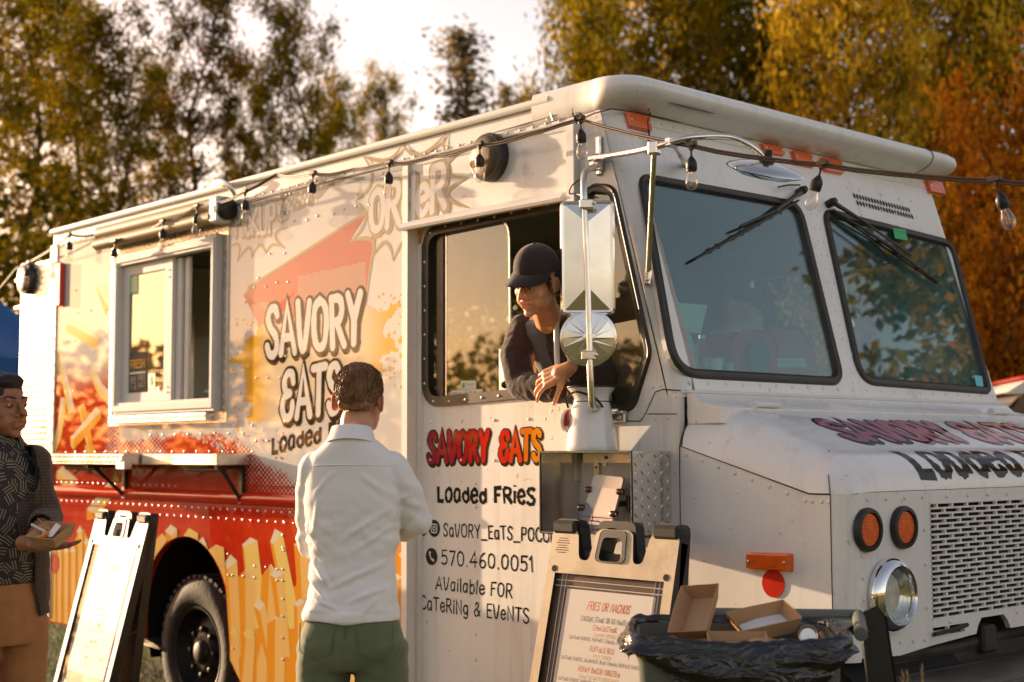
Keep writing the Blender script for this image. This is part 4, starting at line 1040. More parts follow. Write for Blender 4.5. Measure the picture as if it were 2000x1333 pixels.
# --- far side, tail, floor, partition (so the inside is closed and dim)
mb = MB(); ow = [(-4.95, 2.35, 1.70), (-4.15, 2.35, 1.70), (-4.15, 2.35, 2.45), (-4.95, 2.35, 2.45)]
mb.prism([(XR, 2.35, .42), (-3.5, 2.35, .42), (-3.5, 2.35, 1.72), (-3.87, 2.35, 2.85), (XR, 2.35, 2.85)], (0, -.03, 0), holes=[ow, [(-8.5, 2.35, 1.5), (-6.2, 2.35, 1.5), (-6.2, 2.35, 2.5), (-8.5, 2.35, 2.5)]]); mb.build('far_side_panel', M['white'], TR)
mb = MB(); mb.box((XR - .012, 1.18, 1.65), (.02, 2.3, 2.5)); mb.build('tail_panel', M['white'], TR)
mb = MB(); mb.box((-6.2, 1.55, .60), (5.3, 1.5, .04)); mb.build('cabin_floor', M['interior'], TR); mb = MB(); mb.box((-6.42, 1.18, 2.80), (4.85, 2.26, .02)); mb.build('cabin_ceiling', M['interior'], TR)
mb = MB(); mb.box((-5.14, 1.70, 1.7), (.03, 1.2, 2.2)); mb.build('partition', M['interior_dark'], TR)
mb = MB(); mb.prism([(-3.474, 2.348, .25), (-2.82, 2.348, .6), (-2.82, 2.348, 1.354), (-2.9, 2.348, 1.354), (-3.474, 2.348, 1.519)], (0, -.02, 0)); mb.build('fender', M['nose'], TR)
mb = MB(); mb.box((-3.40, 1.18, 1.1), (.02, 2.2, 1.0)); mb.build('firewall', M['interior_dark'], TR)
# --- lip box of tread plate at the tail
mb = MB(); mb.box((-9.16, .55, 1.60), (.60, 1.0, 2.36)); tb = mb.build('tail_locker', M['tread'], TR)
def lugs(fn, nu, nv, du, dv, ln, wd, h, name, parent, matl=None):
    """raised tread lugs: fn(u, v) -> point, with axes from a plane"""
    mb = MB()
    for i in range(nu):
        for j in range(nv):
            u, v = (i + .5) * du, (j + .5) * dv; s_ = 1 if (i + j) % 2 else -1
            p, eu, ev, n = fn(u, v)
            d = (eu * s_ + ev).normalized(); e = n.cross(d)
            a, b2 = p - d * ln, p + d * ln
            vs = [a, p + e * wd, b2, p - e * wd, p + n * h]
            vs = [a, p + e * wd, b2, p - e * wd, p + n * h - d * ln * .45, p + n * h + d * ln * .45]
            mb.add(vs, [(0, 3, 4), (3, 2, 5), (3, 5, 4), (2, 1, 5), (1, 0, 4), (1, 4, 5)])
    return mb.build(name, matl or M['tread'], parent, recalc=False, kind='stuff')
def plane_fn(o, eu, ev):
    o, eu, ev = Vector(o), Vector(eu).normalized(), Vector(ev).normalized(); n = eu.cross(ev)
    return lambda u, v: (o + eu * u + ev * v, eu, ev, n)
lugs(plane_fn((-9.45, .049, .45), (1, 0, 0), (0, 0, 1)), 15, 58, .039, .040, .017, .006, .0035, 'tread_lugs', tb)
mb = MB()
for z in (2.69, 2.50, 2.0, 1.75): mb.box((-9.50, .06, z), (.12, .03, .025), bev=.005)
mb.build('hinge', M['alu'], tb)
mb = MB(); mb.box((XR + .16, -.02, 2.58), (.07, .035, .28), bev=.006); mb.build('camera_housing', M['redlens'], TR)
# --- speakers / work lamps on the side
M['mesh'] = mat('speaker_mesh', (.10, .075, .05), .5, metal=.6, var=.15, vscale=30, bump=.25, bscale=260)
def speaker(pl_, px_, r):
    c = pl_.px(*px_); mb = MB(); mb.lathe([(r, 0), (r * 1.0, .03), (r * .94, .045), (r * .88, .046)], c, (0, -1, 0), 36)
    s_ = mb.build('speaker', M['blackpl'], TR, smooth=50)
    mb = MB(); mb.lathe([(r * .90, .042), (r * .75, .054), (r * .4, .061), (.001, .063)], c, (0, -1, 0), 36); mb.build('speaker_grille', M['mesh'], s_, smooth=60)
    return s_
speaker(SIDE, (962, 309), .105)
sp2 = speaker(side_at(.05), (58, 545), .11)
c = side_at(.03).px(1040, 355)
# small yellow inspection decal inset in the door top corner is part of the burst (see graphics)
# ------------------------------------------------------------------ printed graphics on the box side and door
def zm(ox, oy, s): return lambda x, y: (ox + x / s, oy + y / s)
G_ = 0.0006
def flat(mb, pxs, mi, off, plane=SIDE): mb.poly(P(plane, pxs, off), mi)
FM = [M['vfry'], M['vfryd'], M['vfryt'], M['vcream']]
# loose fries above the red
z = zm(80, 560, 3.922); fr = MB()
def fz(pts, mi, off, zz=None): flat(fr, [(zz or z)(*p) for p in pts], mi, off)
fz([(130, 492), (165, 498), (262, 965), (228, 962)], 3, G_); fz([(115, 510), (130, 492), (228, 962), (214, 1000)], 2, G_); fz([(214, 1000), (228, 962), (262, 965), (250, 1002)], 1, G_)
fz([(400, 585), (415, 625), (470, 745), (545, 830), (530, 855), (440, 765), (375, 632)], 3, G_); fz([(375, 632), (440, 765), (530, 855), (512, 908), (420, 790), (365, 650)], 2, G_); fz([(530, 855), (545, 830), (546, 872), (512, 908)], 1, G_)
fz([(150, 850), (175, 850), (165, 950), (120, 1140), (96, 1220), (96, 1180), (130, 1050)], 3, G_); fz([(175, 850), (190, 872), (185, 980), (150, 1170), (96, 1310), (96, 1220), (120, 1140), (165, 950)], 2, G_)
fz([(283, 920), (325, 898), (345, 928), (415, 1290), (368, 1290)], 2, G_); fz([(300, 940), (345, 928), (415, 1290), (385, 1290)], 1, 2 * G_)
fz([(425, 920), (460, 955), (250, 1168), (225, 1157)], 3, 3 * G_); fz([(460, 955), (460, 1012), (252, 1250), (250, 1168)], 1, 3 * G_); fz([(225, 1157), (250, 1168), (252, 1250), (228, 1225)], 2, 3 * G_)
fz([(225, 230), (455, 375), (445, 412), (200, 280)], 3, G_); fz([(200, 280), (445, 412), (425, 485), (185, 345)], 2, G_)
fz([(410, -20), (490, -20), (548, 130), (520, 170)], 3, G_); fz([(410, -20), (520, 170), (495, 225)], 2, G_)
z = zm(80, 870, 5.263)
fz([(225, 212), (375, 350), (350, 420), (160, 270)], 3, G_); fz([(160, 270), (350, 420), (318, 520), (150, 335)], 2, G_)
fz([(700, 365), (745, 360), (680, 470), (520, 690), (470, 660), (600, 500)], 3, G_); fz([(745, 360), (805, 350), (760, 480), (590, 730), (520, 690), (680, 470)], 2, G_)
fz([(470, 660), (520, 690), (560, 760), (470, 770)], 1, G_)
fz([(450, 0), (545, 0), (580, 230), (555, 290), (500, 240)], 2, G_); fz([(760, 260), (800, 350), (740, 365)], 2, G_); fz([(965, 205), (1005, 205), (990, 250)], 2, G_)
# the hair of fries that rises along the bottom
z = zm(400, 840, 2.704); kk = [0]
def fry(L_, M_, R_, T_, bl, bm_, br, cols=(1, 0, 3)):
    kk[0] += 1; o = G_ * (1 + .09 * kk[0])
    fz([L_, M_, bm_, bl], cols[0], o); fz([M_, R_, br, bm_], cols[1], o); fz([T_, R_, M_, L_], cols[2], o + G_ * .3)
fz([(-110, 640), (10, 600), (60, 800), (105, 700), (180, 775), (240, 800), (300, 790), (360, 760), (420, 800), (480, 830), (500, 640), (640, 600), (1060, 560), (1060, 1520), (-10, 1520)], 1, G_)
fry((470, 605), (500, 625), (560, 590), (530, 572), (500, 1000), (520, 1000), (600, 1000), (1, 0, 3))
fry((197, 606), (206, 620), (278, 586), (240, 568), (240, 1050), (250, 1050), (332, 1050), (1, 2, 3))
fry((345, 592), (362, 606), (410, 545), (370, 522), (430, 1050), (445, 1050), (512, 1050), (1, 2, 3))
fry((18, 642), (54, 612), (100, 622), (60, 606), (60, 830), (66, 830), (118, 830), (1, 0, 3))
fry((103, 708), (121, 737), (171, 692), (135, 657), (135, 1200), (146, 1200), (196, 1200), (1, 0, 3))
fry((178, 778), (213, 738), (262, 772), (222, 730), (190, 1200), (215, 1200), (262, 1200), (1, 0, 3))
fry((300, 772), (342, 715), (385, 760), (350, 708), (285, 1100), (325, 1100), (375, 1100), (1, 0, 3))
fry((345, 765), (375, 786), (415, 762), (380, 722), (405, 1200), (422, 1200), (452, 1200), (1, 0, 3))
fry((258, 930), (290, 958), (318, 922), (285, 888), (330, 1250), (345, 1250), (372, 1250), (1, 0, 3))
fry((330, 1022), (372, 995), (425, 1004), (372, 986), (322, 1500), (366, 1500), (420, 1500), (1, 0, 3))
fry((130, 1070), (140, 1085), (181, 1086), (150, 1025), (124, 1500), (134, 1500), (185, 1500), (1, 0, 2))
fry((203, 1070), (217, 1106), (267, 1102), (240, 1045), (165, 1500), (182, 1500), (244, 1500), (1, 0, 2))
fry((276, 1220), (300, 1130), (327, 1222), (300, 1126), (270, 1500), (285, 1500), (327, 1500), (0, 0, 3))
for i, (x0, top) in enumerate(((470, 900), (530, 860), (600, 820), (660, 900), (720, 780), (790, 840), (860, 760), (930, 850), (980, 770), (1020, 640))):
    fry((x0, top + 20), (x0 + 18, top + 36), (x0 + 62, top + 10), (x0 + 36, top - 12), (x0 + 10, 1520), (x0 + 30, 1520), (x0 + 80, 1520), (1, (0, 2)[i % 2], 3))
# tail end: pale fries behind the menu board, tips over the wheel arch
z = zm(80, 870, 5.263)
fz([(90, 1080), (120, 1020), (160, 1080), (230, 1010), (280, 1070), (335, 1010), (380, 900), (440, 860), (480, 960), (640, 980), (640, 2100), (80, 2100)], 1, G_)
for a in ((95, 1090, 60), (165, 1075, 50), (230, 1085, 56), (300, 1080, 60), (370, 880, 60), (440, 1000, 60), (520, 900, 70), (600, 960, 70)):
    x, y, w = a; fry((x, y), (x + w * .25, y + 26), (x + w, y), (x + w * .55, y - 55), (x - 10, 2100), (x + w * .2, 2100), (x + w * .85, 2100), (1, 0, 3))
fry((1170, 975), (1215, 1030), (1290, 955), (1250, 905), (1060, 1200), (1100, 1240), (1290, 990), (2, 0, 0)); fry((1275, 880), (1340, 935), (1400, 860), (1335, 815), (1290, 985), (1340, 985), (1400, 985), (1, 0, 3))
fry((1470, 925), (1560, 970), (1615, 905), (1520, 850), (1470, 990), (1560, 1000), (1615, 1000), (2, 0, 2)); fry((1600, 1010), (1660, 1050), (1700, 1010), (1665, 940), (1640, 1090), (1690, 1090), (1720, 1090), (2, 0, 3))
fry((1715, 1080), (1790, 1028), (1880, 1052), (1800, 1022), (1780, 1240), (1795, 1240), (1890, 1240), (2, 0, 3))
fry((1180, 1060), (1160, 860), (1130, 870), (1150, 850), (1080, 1900), (1050, 1900), (1000, 1900), (2, 1, 3))
# keep the print inside the sheet: bottom edge and wheel arch
cut_fry = fr
def clip_keep(p):
    x, zz = p[0], p[2]
    if zz < .30 or x > XB - .03: return False
    return True
# printed fries are trimmed to the sheet with half-plane cuts
def trim(mb, tests):
    """drop or cut triangles outside every (point, normal) half-plane / the arch (by subdividing and testing centres)"""
    nv, nf, nm = [], [], []
    def emit(tri, mi, d):
        cs = [tests(p) for p in tri]
        if all(cs) : 
            b0 = len(nv); nv.extend(tri); nf.append((b0, b0 + 1, b0 + 2)); nm.append(mi); return
        if not any(cs) and d < 5 and max((tri[0] - tri[1]).length, (tri[1] - tri[2]).length, (tri[0] - tri[2]).length) < .12: return
        if d <= 0 :
            if tests((tri[0] + tri[1] + tri[2]) / 3):
                b0 = len(nv); nv.extend(tri); nf.append((b0, b0 + 1, b0 + 2)); nm.append(mi)
            return
        a, b_, c_ = tri
        es = [((a - b_).length, 0), ((b_ - c_).length, 1), ((c_ - a).length, 2)]; k = max(es)[1]
        if k == 0: m_ = (a + b_) / 2; emit((a, m_, c_), mi, d - 1); emit((m_, b_, c_), mi, d - 1)
        elif k == 1: m_ = (b_ + c_) / 2; emit((a, b_, m_), mi, d - 1); emit((a, m_, c_), mi, d - 1)
        else: m_ = (c_ + a) / 2; emit((a, b_, m_), mi, d - 1); emit((m_, b_, c_), mi, d - 1)
    for f, mi in zip(mb.f, mb.m):
        for k in range(1, len(f) - 1):
            emit(tuple(Vector(mb.v[i]) for i in (f[0], f[k], f[k + 1])), mi, 13)
    mb.v, mb.f, mb.m = [tuple(v) for v in nv], nf, nm
def in_sheet(p):
    x, zz = p.x, p.z
    if x > XB - .032 or x < XR + .08: return False
    if x < -7.6 and zz < .43: return False
    if zz < .302: return False
    if x > -6.6 and x < -6.48 and zz < .30 + (-6.48 - x) * 1.0: return False
    if -7.56 < x < -6.6 and zz < .56: return False
    if zz >= .56 and ((x + 7.075) / .487) ** 2 + ((zz - .56) / .477) ** 2 < 1: return False
    return True
trim(fr, in_sheet)
fr.build('printed_fries', FM, TR, recalc=False, kind='stuff')
# halftone: pale dots over the red
ht = MB(); rg = random.Random(3)
def dots(x0, x1, y0, y1, step, fn, mi=0, plane=SIDE, off=G_ * 1.4):
    j = 0; y = y0
    while y < y1:
        x = x0 + (step * .5 if j % 2 else 0)
        while x < x1:
            r = fn(x, y)
            if r > .35:
                c = plane.px(x, y, off)
                ht.add([c + plane.u * math.cos(2 * math.pi * k / 7) * r * .0037 + plane.v * math.sin(2 * math.pi * k / 7) * r * .0037 for k in range(7)], [tuple(range(7))], mi)
            x += step
        y += step * .62; j += 1
def dens(x, y):
    top = 868 + max(0, (x - 500)) * .72
    if x < 500: top = 862 + (500 - x) * .05
    a = (y - top) / 75.0
    if a < 0.04 or a > 1.35: return 0
    s_ = 3.1 * (1 - a * .62) * min(1, (x - 436) / 40.0)
    if (y - 930) / 60 > (x - 420) / 90: s_ *= max(0, 1 - ((y - 930) / 60 - (x - 420) / 90) * 2)
    return s_ * rg.uniform(.75, 1.1)
dots(440, 600, 852, 1010, 8.2, dens)
dots(226, 340, 838, 888, 7.6, lambda x, y: rg.uniform(1.6, 3.0) * (1 if x < 310 else max(0, 1 - (x - 310) / 25)))
dots(200, 224, 690, 890, 6.6, lambda x, y: 2.3 * min(1, (x - 198) / 14) * rg.uniform(.7, 1.1))
dots(420, 447, 845, 900, 7, lambda x, y: rg.uniform(1.2, 2.6) * (rg.random() < .7))
dots(395, 440, 838, 880, 6, lambda x, y: rg.uniform(.8, 2.4) * (rg.random() < .35))
for k in range(60):
    x, y = rg.uniform(440, 560), rg.uniform(838, 905)
    c = SIDE.px(x, y, G_ * 1.2)
    if y < 866 + max(0, x - 500) * .72:
        r = rg.uniform(.3, 1.6); ht.add([c + SIDE.u * math.cos(t) * r * .0045 + SIDE.v * math.sin(t) * r * .0045 for t in (0, 1, 2, 3.1, 4.2, 5.2)], [tuple(range(6))], 1)
ht.build('halftone_dots', [M['vwhite'], M['vred']], TR, recalc=False, kind='stuff')
# yellow splash behind the name
def spiky(pts, plane, jit, seed, n=5):
    rg_ = random.Random(seed); q = []
    pts = [Vector((a, b, 0)) for a, b in pts]
    for i in range(len(pts)):
        a, b = pts[i], pts[(i + 1) % len(pts)]
        for k in range(n):
            t = k / n; p = a.lerp(b, t); d = (b - a).normalized(); nn = Vector((-d.y, d.x, 0))
            j_ = rg_.uniform(-1, 1); j_ = j_ ** 3 * 1.6 if rg_.random() < .6 else j_ * .4
            q.append(p + nn * j_ * jit)
    return [(p.x, p.y) for p in q]
z = zm(430, 540, 3.703)
sp_l = [(400, 190), (280, 370), (230, 440), (180, 455), (175, 520), (140, 560), (60, 628), (170, 640), (175, 720), (185, 800), (175, 890), (240, 930), (200, 1050), (330, 1045), (450, 1040), (700, 1000), (1000, 900), (1170, 690), (1150, 600), (1165, 570), (1290, 545), (1260, 480), (1250, 440), (1180, 445), (1170, 400), (1185, 350), (1250, 250), (1305, 180), (1130, 265), (1120, 240), (1060, 200), (1000, 240), (800, 230), (600, 200)]
sp_mb = MB(); flat(sp_mb, [z(*p) for p in spiky(sp_l, SIDE, 14, 5)], 0, G_ * .8)
rg = random.Random(11)
for k in range(150):
    if k % 2: x, y = rg.uniform(90, 260), rg.uniform(300, 1100)
    else: x, y = rg.uniform(1120, 1310), rg.uniform(120, 830)
    r = rg.uniform(.5, 1.0) * (2.0 if rg.random() < .2 else 1); c = SIDE.px(*z(x, y), G_ * .7)
    sp_mb.add([c + SIDE.u * math.cos(t) * r * .008 + SIDE.v * math.sin(t) * r * .007 for t in (0, 1, 2, 3.1, 4.2, 5.2)], [tuple(range(6))], 0)
sp_mb.build('yellow_splash', M['splash'], TR, recalc=False)
# red carton shape, its colour paled for the sky's reflection
wd = MB(); z = zm(400, 250, 2.962)
flat(wd, [z(*p) for p in ((245, 940), (940, 490), (830, 668), (985, 625), (925, 1010), (760, 1060), (560, 1090), (440, 1130), (315, 1145), (222, 970))], 0, G_ * 1.2)
flat(wd, [z(*p) for p in ((245, 935), (250, 915), (935, 478), (943, 492))], 1, G_ * 1.5); flat(wd, [z(*p) for p in ((978, 628), (992, 630), (932, 1030), (920, 1030))], 1, G_ * 1.5)
wd.build('carton_graphic', [M['vpink'], M['vtan']], TR, recalc=False)
ht = MB(); rg = random.Random(5)
dots(583, 715, 508, 590, 5.2, lambda x, y: 1.25 * min(1, (y - 512 + (x - 583) * .28) / 30) if y > 540 - (x - 583) * .22 else 0, 0, SIDE, G_ * 2)
dots(492, 545, 592, 640, 6, lambda x, y: 1.7 if y > 590 + abs(x - 515) * .2 else 0, 0, SIDE, G_ * 2)
ht.build('carton_halftone', [M['vcream']], TR, recalc=False, kind='stuff')
hot = MB(); flat(hot, spiky([(480, 578), (520, 610), (555, 585), (575, 570), (560, 600), (540, 622), (505, 640)], SIDE, 3, 3), 0, G_ * 1.7); hot.build('carton_splash', M['vred'], TR, recalc=False)
# grey splash with pale dots
z = zm(430, 370, 8.884); gs = MB()
flat(gs, [z(*p) for p in spiky([(975, 260), (1050, 90), (1240, -50), (1480, -130), (1700, -220), (2200, -330), (2150, -150), (1900, -30), (1680, 200), (1450, 300), (1290, 420), (1220, 330), (1060, 310)], SIDE, 22, 8)], 0, G_)
flat(gs, [z(*p) for p in spiky([(975, 480), (1060, 390), (1230, 350), (1190, 520), (1080, 610), (1000, 560)], SIDE, 16, 9)], 0, G_)
for x, y in ((1240, 160), (1380, 160), (1290, 220), (1190, 270), (1340, 275), (1430, 220), (1110, 300), (1250, 330), (1150, 220), (1470, 110), (1280, 50), (1400, 60), (1080, 430), (1120, 490), (1050, 530), (1160, 390), (1560, 60), (1640, -20), (1750, -60), (1850, -120), (1540, -60)):
    c = SIDE.px(*z(x, y), G_ * 1.5); gs.add([c + SIDE.u * math.cos(t) * .011 + SIDE.v * math.sin(t) * .013 for t in np.linspace(0, 5.5, 8)], [tuple(range(8))], 1)
gs.build('grey_splash', [M['vgrey'], M['vcream']], TR, recalc=False)
# burst outlines
def burst(tips, zz, hw, name, close=True, bulge=.38, matl=None, fill=None):
    """tips and valleys alternate; valleys pull the curve"""
    pts = [SIDE.uv(*zz(*p)) for p in tips]; mb = MB(); n = len(pts)
    path = []
    rng_i = range(0, n - 1, 2)
    for i in rng_i:
        a, v_, b_ = (Vector((*pts[j % n], 0)) for j in (i, i + 1, i + 2))
        for k in range(9):
            t = k / 8; path.append((a * (1 - t) ** 2 + v_ * 2 * t * (1 - t) + b_ * t * t, min(1, 4 * t * (1 - t) + .25)))
    for s0 in range(0, len(path), 9):
        seg = path[s0:s0 + 9]
        vs, fs = ribbon([(p.x, p.y) for p, _ in seg], [hw * w for _, w in seg])
        o = G_ * 1.6 + s0 * 1e-6
        mb.add([SIDE.at(v.x, v.y, o) for v in vs], fs, 0)
    if fill:
        mb.poly([SIDE.at(p.x, p.y, G_ * 1.35) for p, _ in path], 1)
    return mb.build(name, [matl or M['vtan'], fill or M['vcream']], TR, recalc=False)
z5 = zm(680, 260, 5.554); z4 = zm(430, 370, 8.884)
tips5 = [(165, 255), (400, 540), (75, 740), (330, 900), (30, 1180), (340, 1050), (270, 1345), (440, 1010), (490, 1390), (640, 1000)]
burst(tips5 + [(640, 1330)], z5, .010, 'order_burst')
tips6 = [(640, 1330), (760, 1000), (1310, 815), (860, 690), (1300, 485), (780, 480), (1330, 120), (960, 330), (1055, 5), (750, 420), (582, 105), (505, 400), (165, 255)]
for s_ in (0,):
    b_ = burst(tips6[2:], z5, .010, 'order_burst')
burst([(1170, 670), (760, 740), (1130, 1030), (860, 850), (805, 1125), (690, 780), (550, 1195), (560, 800), (300, 1255), (420, 820), (180, 1000)], z4, .008, 'pickup_burst')
# lettering on the box side
tx = MB(); q = [(722, 456), (870, 403), (724, 378)]
text_px(tx, SIDE, 'ORdeR', *q, hw=.17, off=G_ * 2.0, gap=.10, seed=2, jit=.05, shift=(.05, -.05)); text_px(tx, SIDE, 'ORdeR', *q, hw=.155, off=G_ * 2.6, gap=.10, seed=2, jit=.05)
text_px(tx, SIDE, 'ORdeR', *q, hw=.095, off=G_ * 3.4, gap=.10, seed=2, jit=.05, mi=1)
tx.build('order_lettering', [M['vtan'], M['vwhite']], TR, recalc=False)
tx = MB(); q = [(459, 461), (538, 453), (459, 408)]
text_px(tx, SIDE, 'PicKUP', *q, hw=.13, off=G_ * 2.0, gap=.08, seed=2, jit=.05, shift=(.04, -.05)); text_px(tx, SIDE, 'PicKUP', *q, hw=.125, off=G_ * 2.6, gap=.08, seed=2, jit=.05); text_px(tx, SIDE, 'PicKUP', *q, hw=.075, off=G_ * 3.4, gap=.08, seed=2, jit=.05, mi=1)
tx.build('pickup_lettering', [M['vtan'], M['vwhite']], TR, recalc=False)
def logo(words, plane, off, seed, hws, fills, name, dark, bridge=None, step=.00002):
    tx = MB()
    for w, (bl, br, tl) in words:
        a = dict(gap=.12, seed=seed, jit=.06, step=step, vary=.10)
        pt = [plane.px(*p) for p in (bl, br, tl)] if bridge is None else [Vector((0, 0, 0)), Vector((bl, 0, 0)), Vector((0, br, 0))]
        lettering(tx, w, *pt, hw=hws[0], off=off, shift=(.045, -.055), bridge=bridge, **a)
        lettering(tx, w, *pt, hw=hws[0], off=off + .0006, bridge=bridge, **a)
        lettering(tx, w, *pt, hw=hws[1], off=off + .0014, mi=1, mis=fills, bridge=bridge, **a)
    return tx
for_big = [('SAVORY', ((522, 694), (707, 671), (521, 603))), ('ƐATS', ((551, 818), (664, 803), (552, 729)))]
tx = logo(for_big, SIDE, G_ * 2.2, 4, (.155, .092), None, '', M['vbrown']); 
# drips off the letter feet, pale glints
z = zm(430, 540, 3.703); rg = random.Random(2)
for x, y in ((372, 590), (470, 560), (535, 545), (600, 570), (735, 520), (835, 490), (905, 515), (1000, 490), (490, 1040), (575, 1040), (650, 1015), (710, 1040), (790, 990)):
    x += 8; y -= 14
    flat(tx, [z(x + 10 * math.cos(t), y + (20 if math.sin(t) > 0 else 12) * math.sin(t)) for t in np.linspace(0, 5.9, 10)], 0, G_ * 2.1)
tx.build('name_lettering', [M['vbrown'], M['vwhite']], TR, recalc=False)
for w, *q in words('Loaded FRieS', *[SIDE.px(*p) for p in ((531, 886), (722, 841), (532, 857))], .13):
    tx = MB(); lettering(tx, w, *q, hw=.125, off=G_ * 2, gap=.13, jit=.06, seed=5, vary=.25, cap=False, xh=1.3); tx.build('tagline_lettering', M['vbrown'], TR, recalc=False)
# --- door lettering
tx2 = MB(); a = dict(gap=.12, seed=4, jit=.06, vary=.10)
for w, q, f0 in (('SAVORY', ((837, 901), (954, 900), (837, 847)), 1), ('ƐATS', ((977, 899), (1057, 897), (977, 844)), 7)):
    pt = [DOOR.px(*p) for p in q]
    lettering(tx2, w, *pt, hw=.165, off=G_, shift=(.045, -.06), **a); lettering(tx2, w, *pt, hw=.155, off=G_ * 2, **a)
    lettering(tx2, w, *pt, hw=.108, off=G_ * 3.2, mis=list(range(f0, f0 + len(w))), **a)
tx2.build('door_logo', [M['vbrown']] + M['logo'], DR, recalc=False)
for w, *q in words('Loaded FRieS', *[DOOR.px(*p) for p in ((855, 979), (1045, 985.5), (855, 951))], .13):
    tx = MB(); lettering(tx, w, *q, hw=.125, off=G_, gap=.13, jit=.06, seed=5, vary=.3, cap=False, xh=1.3); tx.build('door_tagline', M['vblack'], DR, recalc=False)
tx = MB()
hand = dict(hw=.072, off=G_, gap=.15, jit=.06, vary=.25)
text_px(tx, DOOR, 'SaVORY_EaTS_POCONO', (866, 1047), (1104, 1061), (866, 1023), seed=3, **hand)
tx.build('handle_lettering', M['vblack'], DR, recalc=False); tx = MB()
text_px(tx, DOOR, '570.460.0051', (862, 1102), (1042, 1117), (862, 1075), seed=6, **{**hand, 'hw': .07})
tx.build('phone_lettering', M['vblack'], DR, recalc=False); tx = MB()
for t_, q3, sd_ in (('AVailable FOR', ((851, 1151), (1000, 1168), (852, 1126)), 9), ('CaTeRiNg & EVeNTS', ((822, 1189), (1033, 1217), (822, 1164)), 12)):
    for w, *q in words(t_, *[DOOR.px(*p) for p in q3], .15):
        tx = MB(); lettering(tx, w, *q, seed=sd_, **hand); tx.build('catering_lettering', M['vblack'], DR, recalc=False)
def icon(px_, rx, ry):
    c = DOOR.px(*px_, G_); u, v = DOOR.px(px_[0] + rx, px_[1], G_) - c, DOOR.px(px_[0], px_[1] - ry, G_) - c
    return c, DOOR.u * abs(u.dot(DOOR.u)), DOOR.v * v.dot(DOOR.v)
ics = []
for q in ((824, 1031), (848, 1032.5), (843, 1087.5)):
    c, u, v = icon(q, 11.5, 17); ics.append((c, u, v))
    tx = MB(); tx.add([c + u * math.cos(t) + v * math.sin(t) for t in np.linspace(0, 2 * math.pi, 24)[:-1]], [tuple(range(23))], 0); ics[-1] = (c, u, v, tx)
def icstroke(ic, pts, hw, close=False):
    c, u, v, tx = ic; vs, fs = ribbon(pts, hw); n_o = DOOR.n * G_ * 1.0
    tx.add([c + u * p.x + v * p.y + n_o for p in vs], fs, 1)
icstroke(ics[0], [(.25, .55), (.08, .5), (.02, .3), (.02, -.65)], .11); icstroke(ics[0], [(-.22, .08), (.25, .08)], .10)
rr = [(.48 * (1 if math.cos(t) > 0 else -1) * abs(math.cos(t)) ** .4, .48 * (1 if math.sin(t) > 0 else -1) * abs(math.sin(t)) ** .4) for t in np.linspace(0, 2 * math.pi, 25)]
icstroke(ics[1], rr, .07); icstroke(ics[1], [(.22 * math.cos(t), .22 * math.sin(t)) for t in np.linspace(0, 2 * math.pi, 15)], .06)
icstroke(ics[2], [(-.30, .45), (-.28, .1), (-.05, -.25), (.30, -.42)], [.16, .08, .08, .16])
for q in ics: q[3].build('social_icon', [M['vblack'], M['vwhite']], DR, recalc=False)
# piece of the burst that runs onto the door's top corner
db = MB(); zz = zm(680, 260, 5.554)
flat(db, [zz(*p) for p in ((715, 1000), (830, 1000), (800, 1120), (765, 1300), (715, 1180))], 0, G_, DOOR); flat(db, [zz(*p) for p in ((800, 1120), (765, 1300), (715, 1180), (715, 1165), (765, 1262), (792, 1130))], 1, G_ * 2, DOOR)
db.build('burst_tip', [M['vyel'], M['vblack']], DR, recalc=False)
# --- hood lettering, wrapped over the top and the rolled lip
def hood_bridge(y0, y1, v0, v1):
    return lambda a, b, o: Vector((y0 + (y1 - y0) * a, v1 + (v0 - v1) * b, o))
def wrap_hood(mb, name, mats):
    """cut flat lettering at the hood's creases, then lay it on"""
    o = mb.build(name, mats, None, recalc=False); bm = bmesh.new(); bm.from_mesh(o.data); acc = 0
    for p, q in zip(HP[1:-1], HP[2:]):
        acc += math.hypot(q[0] - p[0], q[1] - p[1]); bmesh.ops.bisect_plane(bm, geom=bm.verts[:] + bm.edges[:] + bm.faces[:], plane_co=(0, acc, 0), plane_no=(0, 1, 0))
    for v in bm.verts: v.co = hood_top(v.co.y, v.co.x, v.co.z) - wloc(HOOD)
    bm.to_mesh(o.data); bm.free(); o.parent = HOOD; WLOC[o.name] = Vector(wloc(HOOD)); return o
tx = MB()
for w, y0, y1, f0 in (('SAVORY', .42, 1.22, 1), ('ƐATS', 1.34, 1.93, 6)):
    br_ = hood_bridge(y0, y1, .12, .315); pt = [Vector((0, 0, 0)), Vector((y1 - y0, 0, 0)), Vector((0, .24, 0))]
    lettering(tx, w, *pt, hw=.155, off=.0004, shift=(.045, -.06), bridge=br_, **a); lettering(tx, w, *pt, hw=.15, off=.001, bridge=br_, **a)
    lettering(tx, w, *pt, hw=.10, off=.0018, mis=list(range(f0, f0 + len(w))), bridge=br_, **a)
wrap_hood(tx, 'hood_logo', [M['vbrown']] + M['logo_hood'])
for w, *q in words('Loaded FRieS', (.47, 0, 0), (1.88, 0, 0), (.47, .155, 0), .12):
    tx = MB(); lettering(tx, w, Vector((0, 0, 0)), Vector((q[1].x - q[0].x, 0, 0)), Vector((0, .155, 0)), hw=.125, off=.0006, gap=.12, jit=.05, seed=5, vary=.3, cap=False, xh=1.3, bridge=hood_bridge(q[0].x, q[1].x, .445, .60))
    wrap_hood(tx, 'hood_tagline', M['vblack'])
